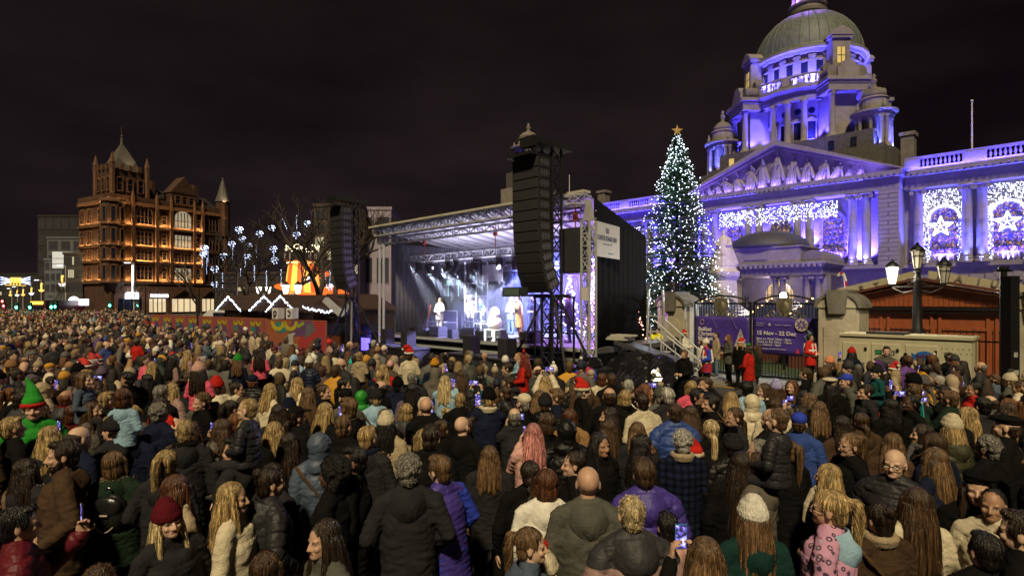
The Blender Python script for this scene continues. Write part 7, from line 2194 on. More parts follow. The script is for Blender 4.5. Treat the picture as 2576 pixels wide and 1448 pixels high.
bare_tree(500, 70, 9.5, 'bare tree before the dark end of the corner building', 7, .2)
bare_tree(140, 95, 7.5, 'bare tree at the street corner by the traffic lights', 8, .16)
balls = [(602, 578), (610, 601), (653, 588), (683, 574), (746, 591), (773, 562), (583, 614), (625, 619), (563, 645), (514, 625), (511, 640), (688, 626), (691, 655), (540, 677), (540, 715), (623, 646), (829, 721), (773, 704)]
g = random.Random(77)
bpts = []
for k in range(34):
    v_ = Vector((g.gauss(0, 1), g.gauss(0, 1), g.gauss(0, 1))).normalized() * .29; bpts.append(tuple(v_))
ballm = oct_cloud(bpts, .034, seed=9); ballm.materials.append(M_LEDB)
wirem = MB()
for k in range(5): wirem.tube([(.28*math.cos(R(a))*math.cos(R(36*k)), .28*math.cos(R(a))*math.sin(R(36*k)), .28*math.sin(R(a))) for a in range(0, 361, 30)], .008, 4)
wirem = wirem.mesh('wire_cage'); wirem.materials.append(M_BLK)
where_ = ['topmost near the corner building', 'just below the topmost', 'in the upper middle', 'high above the market huts', 'above the striped slide', 'highest by the tall bare tree', 'over a hanging icicle string', 'in the middle of the bare trees', 'directly above the iron screen', 'upper of a pair by the dark building',
          'lower of a pair by the dark building', 'upper of a pair above the huts', 'lower of a pair above the huts', 'beside the iron screen', 'low beside the iron screen', 'small and low in the bare trees', 'low by the curved speakers', 'before the striped slide']
for i, (x, y) in enumerate(balls):
    d = 47 + (i * 7) % 9
    o = thing('light_ball', f'ball of white bulbs {where_[i]}', 'light ball', px(x, y, d), 0, 'light balls in the bare trees')
    obj('bulbs', ballm, None, o, kind='stuff'); obj('wire_cage', wirem, None, o)
    L_ = g.uniform(.5, 1.6)
    MB().bar((0, 0, .28), (0, 0, .28 + L_), .012).build('cord', M_BLK, o)
ice = [(707, 560, 1), (746, 560, 0), (585, 634, 0), (523, 642, 0), (509, 653, 0), (520, 670, 0), (645, 634, 0), (617, 653, 0), (688, 640, 0), (670, 700, 0), (707, 698, 0), (818, 685, 0), (605, 690, 0), (640, 688, 0), (560, 705, 0), (830, 700, 0)]
for i, (x, y, tl) in enumerate(ice):
    d = 48 + (i * 5) % 8
    o = thing('icicle_light', 'vertical icicle string of white bulbs hung in the bare trees' if not tl else 'slanting icicle string of white bulbs above the bare trees', 'light string', px(x, y, d), 0, 'icicle lights in the bare trees')
    ip = [((.35*k/9 if tl else 0) + g.uniform(-.03, .03), 0, .65 - 1.3*k/14) for k in range(0, 15, 2)]
    obj('bulbs', oct_cloud(ip, .032, seed=i), M_LEDB, o, kind='stuff'); MB().bar((0, 0, -.65), (.25 if tl else 0, 0, 1.2), .012).build('cord', M_BLK, o)

# ================================================================ striped helter-skelter slide
HS = thing('helter_skelter', 'brightly lit red and yellow striped spiral slide tower with a bulb crown', 'fairground slide', (px(762, HY, 66).x, 66, 0))
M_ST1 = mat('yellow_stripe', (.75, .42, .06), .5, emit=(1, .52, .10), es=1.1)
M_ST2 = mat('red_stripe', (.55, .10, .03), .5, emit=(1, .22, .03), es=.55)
zz = lambda f: .5 + f * 7.0
for k in range(16):
    a0, a1 = R(22.5*k), R(22.5*(k+1))
    c = lambda r_, a, z: (r_*math.cos(a), r_*math.sin(a), z)
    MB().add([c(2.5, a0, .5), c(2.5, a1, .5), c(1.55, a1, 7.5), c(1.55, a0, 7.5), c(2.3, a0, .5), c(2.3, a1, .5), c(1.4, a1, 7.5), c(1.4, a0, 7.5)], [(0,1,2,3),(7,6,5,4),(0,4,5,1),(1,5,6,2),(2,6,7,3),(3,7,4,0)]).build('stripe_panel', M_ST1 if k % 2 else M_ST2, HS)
sl_ = MB()
for k in range(40):
    a0, a1 = R(18*k - 60), R(18*(k+1) - 60); z0, z1 = 6.6 - k*.15, 6.6 - (k+1)*.15
    r0 = 2.75 - .75*(z0/7.5); r1 = r0 + .8
    c = lambda r_, a, z: (r_*math.cos(a), r_*math.sin(a), z)
    sl_.add([c(r0, a0, z0), c(r1, a0, z0+.25), c(r1, a1, z1+.25), c(r0, a1, z1), c(r0, a0, z0-.12), c(r1, a0, z0+.1), c(r1, a1, z1+.1), c(r0, a1, z1-.12)], [(0,1,2,3),(7,6,5,4),(1,5,6,2),(0,3,7,4)])
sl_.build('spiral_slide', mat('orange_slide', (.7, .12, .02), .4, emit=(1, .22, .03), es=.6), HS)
MB().cyl((0, 0, 7.5), (0, 0, 7.65), 2.1, n=20).build('platform', M_WOODD, HS)
for k in range(16):
    a = R(22.5*k); MB().bar((2.0*math.cos(a), 2.0*math.sin(a), 7.6), (2.0*math.cos(a), 2.0*math.sin(a), 8.5), .05).build('railing_post', M_PALE, HS)
cp = []
for k in range(12):
    a = R(30*k)
    for j in range(9): b_ = R(22.5*j); cp.append((1.8*math.cos(a + .24*math.cos(b_)), 1.8*math.sin(a + .24*math.cos(b_)), 8.9 + .42*math.sin(b_)))
for k in range(48): cp.append((1.75*math.cos(R(7.5*k)), 1.75*math.sin(R(7.5*k)), 7.3)); cp.append((1.9*math.cos(R(7.5*k)), 1.9*math.sin(R(7.5*k)), 8.8))
obj('bulb_crown', oct_cloud(cp, .05, seed=2), mat('warm_white_bulb', (.9, .85, .6), emit=(1, .86, .50), es=6), HS, kind='stuff')
lamp('slide_glow', 'POINT', HS, (0, -5, 3.5), 700, (1, .5, .15), .8)
rd = thing('fair_ride', 'red-lit fairground ride beside the striped slide', 'fairground ride', (px(832, HY, 64).x, 64, 0))
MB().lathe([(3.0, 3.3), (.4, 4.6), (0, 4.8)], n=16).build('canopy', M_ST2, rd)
MB().cyl((0, 0, 0), (0, 0, 4), .3, n=8).build('centre_pole', M_PALE, rd)
MB().lathe([(3.0, 2.9), (3.1, 3.3)], n=16, cap=False).build('lit_valance', mat('red_neon', (.8, .1, .1), emit=(1, .10, .08), es=3), rd)
for k in range(8): MB().cyl((2.7*math.cos(R(45*k)), 2.7*math.sin(R(45*k)), 0), (2.7*math.cos(R(45*k)), 2.7*math.sin(R(45*k)), 3), .06, n=6).build('post', M_PALE, rd)

# ================================================================ huts, iron screen, hoarding
for i, (x, d, w_) in enumerate(((590, 40, 3.2), (680, 37, 3.4), (722, 35, 3.0), (840, 31, 4.2))):
    o = thing('market_hut', f'dark timber market hut with zigzag fairy lights, {("beside the iron screen", "in the middle of the row", "under the low bare tree", "beside the speaker tower")[i]}', 'market hut', (px(x, HY, d).x, d, 0), R(-40), 'market huts behind the hoarding')
    MB().box(-w_/2, w_/2, 0, 2.5, 0, 2.35).build('wall', M_WOODD, o)
    MB().prism([(-w_/2 - .3, 2.3), (w_/2 + .3, 2.3), (w_/2 + .3, 2.4), (0, 3.35), (-w_/2 - .3, 2.4)], -.4, 2.8).build('roof', mat('dark_roof_board', (.045, .022, .018), .7, var=.2), o)
    fp = []
    for k in range(40):
        u = k / 39 * 2 - 1; fp.append((u*(w_/2 + .3), -.45, (2.3 + .95*(1 - abs(u)) if i < 3 else 2.35 + .25*abs(u)) + g.uniform(-.06, .06)))
    obj('fairy_lights', oct_cloud(fp, .042, seed=i + 20), mat('hut_led', (.8, .85, .9), emit=(.72, .85, 1.0), es=8), o, kind='stuff')
    MB().box(-w_*.35, w_*.35, -.03, -.004, 1.1, 2.1).build('counter_opening', M_PANE, o)
for i, x in enumerate((700, 735)):
    o = thing('box_sign', ('small white cube sign with a dark hooked symbol on a hut', 'small white cube sign with a plain dark arc on a hut')[i], 'sign', px(x, 788, 31.5), R(-35), 'cube signs on the huts')
    MB().box(-.28, .28, -.2, .2, -.3, .3).build('cube', M_PRINT, o)
    MB().tube([(.14*math.cos(R(a)), -.22, .14*math.sin(R(a))) for a in range(-120, 121, 30)] + ([(-.05, -.22, -.25)] if i == 0 else []), .04, 5).build('hook_symbol', M_BLK, o)
IS = thing('iron_screen', 'tall black ornamental iron screen standing behind the hoarding', 'iron gate', (px(568, HY, 42).x, 42, 0), R(-20))
mb = MB().box(-1.1, -1.0, -.05, .05, 0, 6.3).box(1.0, 1.1, -.05, .05, 0, 6.3).box(-1, 1, -.05, .05, 6.2, 6.3).box(-1, 1, -.05, .05, 4.2, 4.28).box(-1, 1, -.05, .05, 2.2, 2.28)
mb.build('frame', M_IRON, IS)
barm = MB().cyl((0, 0, 0), (0, 0, 6.2), .025, n=5).mesh('bar'); barm.materials.append(M_IRON)
for k in range(1, 10): obj('bar', barm, None, IS, (-1 + .2*k, 0, 0))
for k in range(4):
    for z in (2.7, 3.6, 4.8, 5.6): MB().tube([(-.75 + .5*k + .18*math.cos(R(a)), -.04, z + .25*math.sin(R(a))) for a in range(0, 361, 40)], .022, 4).build('scroll', M_IRON, IS)
def lamp2(x, y, d, lab):
    p = px(x, y, d); o = thing('lantern_post', lab, 'street lamp', (p.x, d, 0))
    MB().cyl((0, 0, 0), (0, 0, p.z - .3), .08, n=8).bar((-.5, 0, p.z - .35), (.5, 0, p.z - .35), .06).build('post', M_IRON, o)
    for sx in (-1, 1):
        MB().lathe([(.16, -.3), (.30, .35)], (sx*.48, 0, p.z), 6).build('lantern_glass', M_LGLASS, o); MB().lathe([(.34, .35), (.1, .6), (0, .7)], (sx*.48, 0, p.z), 6).build('lantern_cap', M_IRON, o)
    lamp('lantern_glow', 'POINT', o, (0, -.6, p.z), 160, (1, .9, .7), .3)
lamp2(734, 728, 44, 'twin-lantern lamp post brightly lit before the striped slide')
lamp2(663, 730, 58, 'twin-lantern lamp post lit among the bare trees')
# colourful hoarding, panel by panel
HC = {'orange': (.42, .13, .06), 'pink': (.40, .09, .17), 'teal': (.05, .26, .27), 'yellow': (.60, .50, .04), 'purple': (.16, .07, .20), 'lime': (.35, .45, .04), 'white': (.55, .52, .48), 'blue': (.05, .16, .42), 'red': (.50, .05, .05), 'grey': (.17, .16, .19)}
for k_, v_ in HC.items(): mat('print_' + k_, tuple(.62 * q for q in v_), .6, var=.10, vscale=4)
A, B_ = Vector((-26.0, 41.0, 0)), Vector((-13.6, 31.6, 0))
hd_ = (B_ - A).normalized(); ang_h = math.atan2(hd_.y, hd_.x)
names = ('against the dark crowd edge', 'second from the crowd edge', 'third from the crowd edge', 'fourth from the crowd edge', 'fifth from the crowd edge', 'behind the lone dark pole', 'next after the dark pole', 'beside the lettered board')
Lp = (B_ - A).length / 8
for i in range(8):
    p = A + hd_ * (Lp * i)
    o = thing('hoarding', f'colourful printed hoarding panel with yellow arcs, {names[i]}', 'hoarding', p, ang_h, 'patterned hoarding panels')
    MB().box(.01, Lp - .01, -.02, .03, .05, 2.0).build('board', MATS['print_orange'], o)
    g = random.Random(i % 3 + 5)
    def pr(poly, c, l): MB().prism([(max(.03, min(Lp - .03, a)), max(.08, min(1.97, b))) for a, b in poly], -.024 - l*.002, -.021 - l*.002).build('print_shape', MATS['print_' + c], o)
    pr([(1.35, .06), (1.95, .06), (1.95, 1.95), (1.6, 1.95)], 'pink', 0); pr([(.5, .06), (1.25, .06), (1.4, 1.2), (.9, 1.7), (.45, 1.2)], 'purple', 1)
    pr([(.1, .9), (.6, .8), (.75, 1.4), (.25, 1.6)], 'teal', 2); pr([(.75, .06), (1.0, .06), (1.0, .9), (1.2, 1.15), (.85, 1.0), (.55, 1.15), (.75, .9)], 'white', 3)
    for cx, cz in ((.45, 1.8), (1.05, 1.8)):
        pts_ = [(cx + .28*math.cos(R(a)), cz + .28*math.sin(R(a))) for a in range(180, 361, 20)] + [(cx + .14*math.cos(R(a)), cz + .14*math.sin(R(a))) for a in range(360, 179, -20)]
        mb = MB()
        for q in range(9):
            mb.prism([pts_[q], pts_[q+1], pts_[18-q], pts_[19-q]], -.034, -.030)
        mb.build('yellow_arc', MATS['print_yellow'], o)
    MB().bar((.0, .3, 0), (.0, .06, 1.9), .05).build('brace', M_BLK, o)
pb = px_h(668, 803, 2.05); pc = px_h(822, 806, 2.05)
pb.z = pc.z = 0
BD = thing('hoarding', 'large printed hoarding board with the word Belfast and bold shapes', 'hoarding', pb, math.atan2((pc - pb).y, (pc - pb).x))
WB = (pc - pb).length
MB().box(0, WB, -.02, .03, .05, 2.05).build('board', MATS['print_orange'], BD)
def shp(poly, c, l): MB().prism([(u*WB, v*2.0 + .05) for u, v in poly], -.024 - l*.002, -.021 - l*.002).build('print_shape', MATS['print_' + c], BD)
shp([(.62, .02), (.98, .02), (.98, .98), (.74, .98), (.55, .5)], 'red', 0); shp([(.45, .98), (.78, .98), (.66, .62), (.4, .6)], 'purple', 1); shp([(.18, .95), (.34, .95), (.36, .7), (.2, .68)], 'teal', 2)
shp([(.02, .02), (.16, .02), (.2, .55), (.02, .6)], 'orange', 2); shp([(.3, .05), (.5, .05), (.47, .6), (.52, .7), (.40, .66), (.33, .5)], 'white', 3); shp([(.83, .40), (.93, .52), (.91, .62), (.86, .50)], 'blue', 3)
shp([(.55, .80), (.66, .90), (.64, .97), (.53, .88)], 'lime', 3); shp([(.70, .05), (.85, .08), (.80, .2), (.72, .18)], 'lime', 2); shp([(.66, .55), (.83, .75), (.8, .95), (.68, .9)], 'grey', 2)
for cx in (.22, .43):
    mb = MB(); pts_ = lambda a, r_: (cx*WB + r_*math.cos(R(a)), 1.98 + r_*math.sin(R(a)))
    for a in range(180, 360, 20): mb.prism([pts_(a, .28), pts_(a, .48), pts_(a + 20, .48), pts_(a + 20, .28)], -.034, -.030)
    mb.build('yellow_arc', MATS['print_yellow'], BD)
obj('lettering', text_mesh('Belfast', .62, .003, .01), M_BLK, BD, (.30*WB, -.036, .42))
pl_ = thing('banner_pole', 'lone dark pole standing before the patterned hoarding', 'pole', (px(497, HY, 33).x, 33, 0))
MB().cyl((0, 0, 0), (0, 0, 3.3), .05, n=8).cyl((0, 0, 0), (0, 0, .1), .2, n=10).build('shaft', M_BLK, pl_)
vn = thing('parked_van', 'white and blue van roof showing above the hoarding', 'van', (px(556, HY, 41).x, 41.5, 0), R(-20))
MB().bev(-2.3, 2.3, 0, 1.9, .4, 1.5, .05).build('body', mat('van_blue', (.04, .09, .28), .4), vn); MB().prism([(-2.3, 1.5), (2.3, 1.5), (1.9, 2.25), (-1.6, 2.3), (-2.2, 1.9)], .1, 1.8).build('roof', mat('van_white', (.6, .6, .6), .4), vn)
for x in (-1.5, 1.5): MB().cyl((x, -.05, .36), (x, .2, .36), .36, n=14).build('wheel', M_BLKRUB, vn)
MB().box(-1.2, 1.2, .09, .097, 1.6, 2.1).build('window', M_PANE, vn)
# crane arm piece seen over the huts and left wing equipment by the stage
lf = thing('jib_arm', 'folded pale metal arm above the huts beside the speaker tower', 'equipment', px(860, 778, 28.5), R(-20))
MB().bar((-1.0, 0, .5), (0, 0, -.25), .28).bar((0, 0, -.25), (.75, 0, .35), .32).build('arm', M_ALU, lf)
MB().bar((.75, .1, .35), (.75, .1, -2.4), .08).build('mast', M_BLK, lf)
eq = thing('equipment_rack', 'rack of cases with blue glow beside the stage corner', 'equipment', S(-24.2, 14.6), SITE)
for k in range(4): MB().box(-.5, .5, -.3, .3, .1 + k*.45, .5 + k*.45).build('case', M_BLK, eq)
MB().box(-.4, .4, -.32, -.305, .6, 1.2).build('glow_panel', mat('blue_panel', (.1, .1, .6), emit=(.18, .12, 1.0), es=2.0), eq)
lamp('rack_glow', 'POINT', eq, (0, -.9, 1.3), 30, (.2, .15, 1.0), .2)
# ================================================================ the crowd: people read one by one from the photograph
# head-top x, y (on the 2576 px copy) | facing | size | hair:colour | hat:colour | coat:colour | pose | flags
TABLE = """
160 1107 FL 1.03 short:dark_brown - hood:brown pocket beard
321 1125 B .94 bob:light_brown - hood:dark_green down pack fur
450 1195 BR .95 long:auburn - hood:beige down
461 1250 FR .92 wavy:pale_blonde beanie:burgundy plain:charcoal down
595 1206 R .95 wavy:blonde - plain:cream down
665 1177 BR .97 bun:dark_brown - hoodpuffer:charcoal pocket
841 1151 L .98 afro:black - long:black down dark
861 1314 FL .93 long:dark_brown - plain:grey-green down
1030 1143 B 1.02 curly:grey - hood:charcoal pocket
1151 1139 BL .98 short:light_brown - vest:violet pocket
820 1088 Bl .98 short:brown - hoodup:steel_blue down
884 1124 L .99 quiff:black - plain:black down brown glasses
1066 1070 B 1.02 quiff:dark_brown - plain:black down
970 1035 B .97 ponytail:black beanie:cream plain:beige down
942 955 L 1.02 receding:dark_brown - hood:black pocket
1038 960 B .99 verylong:black - plain:dusty_purple down
1092 996 B 1.02 -:grey - plain:black one phone
1151 988 B .96 crop:blonde - hood:black down
901 982 B .88 short:brown - hoodup:green down
797 1011 BR .97 long:blonde - plain:black phone phone
708 1016 B .96 long:dark_brown - plain:charcoal down
746 1011 BR .99 ponytail:dark_brown cap:black plain:black down
660 963 BR .96 long:blonde - plain:cream down
738 950 BR .97 wavy:blonde - plain:cream down
782 973 BR .96 long:light_brown - plain:brown down
820 968 R .97 bun:brown - plain:black down
863 950 R .98 lowpony:black - plain:black down
97 988 FR 1.08 curly:brown elf:green sweater:green pocket elf
20 973 L 1.0 short:black - hood:black down beard tan
278 1044 L 1.0 crop:dark_brown beanie:charcoal hood:charcoal pocket
520 985 FL .99 curly:light_brown - sweater:black down
553 1056 L .96 long:brown - puffer:taupe point
589 962 R .95 bun:dark_brown - hood:cream down glasses
324 935 L 1.0 quiff:black - plain:black down tan
369 940 BL .95 long:black - plain:navy down
255 922 B .97 short:brown beanie:dusty_purple hood:charcoal down
189 914 BR 1.0 crop:dark_brown beanie:black hood:red down
87 906 F .94 short:brown pompom:beige plain:black down
25 904 BR .98 short:brown beanie:tan hood:grey-green down
380 909 B .96 long:blonde - plain:black down
469 896 BR .98 short:brown beanie:mustard hood:taupe down
515 896 BR 1.0 short:white - plain:navy down
555 894 R 1.0 crop:brown - plain:black down
387 871 F .95 short:brown beanie:white plain:black down
1478 1166 B 1.03 -:grey - hood:grey-green down
1604 1248 B 1.0 crop:pale_blonde - hoodpuffer:mauve pocket twotone
1645 1151 B 1.0 short:brown - hoodpuffer:violet front
1363 1182 B .95 bob:auburn - hood:white down
1441 1140 L .94 lowpony:dark_brown - hood:black down
1311 1152 B .94 braid:dark_brown - plain:black down
1339 1064 Bl .96 long:pink_and_blonde - plain:pale_pink phone phone
1415 1054 B .98 short:brown - hoodup:black pocket
1505 1086 FR .96 verylong:black - plain:black down tan
1622 1089 R .99 wavy:black - plain:black down brown
1693 1008 B 1.02 crop:brown - puffer:blue pocket
1792 1054 B .96 lowpony:pale_blonde - plain:black down
1828 1084 B .95 short:black pompom:charcoal puffer:black down blackpom
1752 1116 B .80 short:brown santa:red puffer:black down
1839 1130 B .98 verylong:dark_brown - plain:black down
1893 1245 B .96 wavy:light_brown beanie:grey hood:dark_teal down lightgrey
1767 1340 B .95 long:light_brown - plain:black phone phone bluecase
1319 1327 R .90 ponytail:light_brown - hood:steel_blue down
1360 1372 FR .72 long:brown pompom:cream hood:grey down redpom
1694 1286 B .84 short:black - hood:pale_pink down
2018 1033 BR .97 short:brown cap:royal_blue hood:blue down
2131 1080 L .97 ponytail:light_brown - hood:black down glasses
2237 1129 FL 1.0 receding:grey - puffer:charcoal pocket glasses
2077 1223 BL 1.0 ponytail:blonde - hood:pink down leopard glasses
2217 1252 B .92 bun:dark_brown - sweater:brown down
2294 1226 B .96 verylong:brown - plain:cream down
2462 1174 FL .97 bob:dark_brown beret:black plain:black down
2494 1229 FL .94 crop:black - plain:cream down tan
2563 1286 BL 1.0 short:dark_brown - plain:black down
2520 1034 BL 1.03 crop:brown flatcap:black plain:black down
2398 1039 B .97 wavy:blonde beanie:cream hoodpuffer:olive down
2291 993 L .96 braid:black - plain:black down dark turq
2334 938 F .97 bob:black beanie:mustard hoodpuffer:mustard down tan
2210 918 B 1.02 short:brown purple:purple hoodpuffer:navy pocket
2183 991 F .78 short:brown - sweater:red down glasses
2148 985 F .80 bun:black - plain:grey-green down dark
2095 947 B .97 verylong:black beret:cream plain:black down
2138 938 L .98 short:brown cap:royal_blue plain:grey-green down
2316 917 B .98 short:black - hoodpuffer:beige pocket
2273 893 B .97 short:black pompom:black hood:black down blackpom
2220 871 FL 1.02 quiff:black - hood:grey-green down
2085 893 L .96 wavy:light_brown beanie:peach plain:black down
2141 873 B .98 bob:black pompom:red hood:navy one phone
2390 886 F 1.0 short:brown - plain:black front
2110 975 FR .78 short:brown beanie:purple plain:pale_pink down
1952 1000 B .97 bob:brown - hood:cream down
2060 1010 B .95 long:light_brown - plain:black down
2240 1000 B .97 wavy:black - hood:black down
2440 960 L .97 bun:black - plain:red down tan
2480 1000 B .98 short:black - plain:charcoal down
38 1262 BR .97 short:black - puffer:burgundy one phone
655 1392 B .88 bob:brown - plain:black down
2440 1330 B .92 short:black - hood:black down
250 1400 B .80 crop:brown - hood:charcoal down
1380 945 B .96 long:blonde - puffer:cream high phone
1464 958 R 1.0 crop:grey santa:red plain:black down
1507 937 B .95 bob:auburn - plain:cream down
1539 938 B 1.0 crop:brown - plain:black down
1522 973 B 1.03 receding:brown - plain:black pocket
1566 979 B .96 bob:blonde - plain:black down
1601 973 B .96 bun:auburn - plain:white down
1627 965 R .97 wavy:ginger - plain:beige down
1660 970 B .98 short:grey pompom:grey-green plain:grey down
1693 973 B 1.01 short:white - plain:charcoal down
1629 991 B .99 short:dark_brown - sweater:cream down
1747 957 B .95 bob:blonde - plain:pink down
1780 950 L 1.0 quiff:brown - plain:navy front
1757 978 FR .99 short:black - plain:black down glasses tan
1785 988 L 1.0 short:black - plain:black down
1833 983 B .97 verylong:blonde - plain:black down
1892 993 B .96 short:brown - hoodup:cream down
1848 1022 L .97 lowpony:brown - plain:charcoal down glasses
1754 1021 B .95 long:brown - plain:black down
1441 1027 B .95 bob:auburn - hood:tan down
1525 1022 L .96 long:dark_brown - plain:black down
1530 1052 B .94 long:brown - plain:black down
1607 1062 B .93 long:light_brown - hood:charcoal down
1362 983 B .98 short:brown beanie:charcoal puffer:black down
1334 980 B .96 long:light_brown - plain:black down
1398 975 L 1.0 short:light_brown - plain:navy down glasses
1296 985 BL 1.0 short:grey cap:cream plain:black down
1248 978 B .90 bob:light_brown - hoodpuffer:pale_pink down
1205 940 B .97 long:black - hood:cream down
1060 935 B .98 crop:grey - hood:charcoal down
1000 945 B .97 short:black beanie:black plain:navy down
1960 950 B .96 long:brown beanie:lilac plain:black down
1930 965 L .95 wavy:brown - plain:black one phone
1995 955 FL .96 wavy:auburn - hood:brown down
2030 925 BL .97 short:brown - plain:black down
890 900 B .86 short:brown pompom:turquoise hood:grey down turqpom
1095 900 B .98 short:brown beanie:mustard plain:navy down
1130 890 B .97 bun:black - plain:beige down
1165 930 B .95 long:brown - plain:brown down
975 915 B .95 wavy:blonde - plain:red down
1180 880 BR .95 wavy:light_brown - plain:black down
"""
KIDS = """
214 935 R .98 bob:light_brown - hood:steel_blue sit
311 968 B .95 bob:auburn - hood:light_blue sit
502 918 B 1.0 long:dark_brown pompom:pale_pink puffer:pink sit pinkpom
622 1001 L .98 crop:blonde - puffer:charcoal sit
1952 1031 BL 1.0 crop:light_brown - hoodpuffer:charcoal sit
1030 880 B 1.0 short:brown santa:red sweater:cream sit
1315 891 L 1.0 long:red bow:red plain:red sit
1303 867 L .85 crop:blonde - plain:light_blue sit
655 870 B .95 wavy:dark_brown - plain:pink sit
438 886 BR .95 wavy:black - plain:mauve sit
345 842 B .9 short:brown beanie:grey plain:red sit
475 868 BR .9 wavy:blonde - puffer:mauve sit
780 885 B .9 short:light_brown pompom:white puffer:navy sit
905 872 BB .9 crop:blonde - hood:beige sit
2205 905 L .9 short:brown beanie:charcoal hood:teal sit
600 880 B .9 bob:light_brown beanie:green plain:navy sit
"""
ORDINALS = {}
def leopard():
    m = mat('leopard_print_cloth', (.52, .26, .40), .9)
    n, l = m.node_tree.nodes, m.node_tree.links
    if len(n) > 8: return m
    b = n['Principled BSDF']
    t = n.new('ShaderNodeTexCoord'); v = n.new('ShaderNodeTexVoronoi'); v.inputs['Scale'].default_value = 20
    l.new(t.outputs['Object'], v.inputs['Vector'])
    r = n.new('ShaderNodeValToRGB'); e = r.color_ramp.elements
    e[0].position = .18; e[0].color = (.45, .30, .34, 1); e[1].position = .40; e[1].color = (.52, .26, .40, 1)
    x = e.new(.22); x.color = (.06, .03, .07, 1); x = e.new(.34); x.color = (.08, .04, .09, 1)
    l.new(v.outputs['Distance'], r.inputs[0]); l.new(r.outputs[0], b.inputs['Base Color'])
    return m
SCR = mat('phone_screen', (.02, .02, .03), .2, emit=(.4, .4, 1.0), es=1.3)
_n, _l = SCR.node_tree.nodes, SCR.node_tree.links
_t = _n.new('ShaderNodeTexCoord'); _v = _n.new('ShaderNodeTexNoise'); _v.inputs['Scale'].default_value = 38; _v.inputs['Detail'].default_value = 3
_r = _n.new('ShaderNodeValToRGB'); _e = _r.color_ramp.elements
_e[0].position = .42; _e[0].color = (.02, .02, .06, 1); _e[1].position = .72; _e[1].color = (.9, .92, 1, 1); _x = _e.new(.55); _x.color = (.20, .14, .75, 1)
_l.new(_t.outputs['Object'], _v.inputs['Vector']); _l.new(_v.outputs['Fac'], _r.inputs[0]); _l.new(_r.outputs[0], _n['Principled BSDF'].inputs['Emission Color'])
PHM = MB().box(-.038, .038, -.004, .004, -.078, .078).mesh('phone_body')
PSM = MB().box(-.034, .034, .0042, .0056, -.072, .072).mesh('screen')
def phone(root, k, pose, lab, case=None, land=False):
    y, z, x = (-.365, 1.565, 0) if pose == 'phone' else ((-.375, 1.835, 0) if pose == 'high' else (-.36, 1.56, .05))
    M_ = Matrix.Translation(root.location) @ Matrix.Rotation(root.rotation_euler.z, 4, 'Z')
    p = M_ @ (Vector((x, y, z)) * k)
    o = thing('smartphone', lab, 'phone', p, root.rotation_euler.z, 'raised phones in the crowd', scale=k * 1.08)
    if land: o.rotation_euler = (0, PI/2, root.rotation_euler.z)
    if not PHM.materials: PHM.materials.append(M_BLKRUB); PSM.materials.append(SCR)
    b_ = obj('phone_body', PHM, None, o)
    if case:
        b_.material_slots[0].link = 'OBJECT'; b_.material_slots[0].material = mat('blue_phone_case', (.05, .2, .5), .4)
    obj('screen', PSM, None, o)
def us(s): return s.replace('_', ' ')
LABELS = {}
def parse(line):
    f = line.split()
    x, y, face, k = float(f[0]), float(f[1]), f[2], float(f[3])
    hair, hc = f[4].split(':'); hair = None if hair == '-' else hair
    hat, hatc = (f[5].split(':') if f[5] != '-' else (None, 'black'))
    coat, cc = f[6].split(':')
    return x, y, face, k, hair, us(hc), hat, us(hatc), coat, us(cc), f[7], f[8:]
PLACE = []
HEADS = []
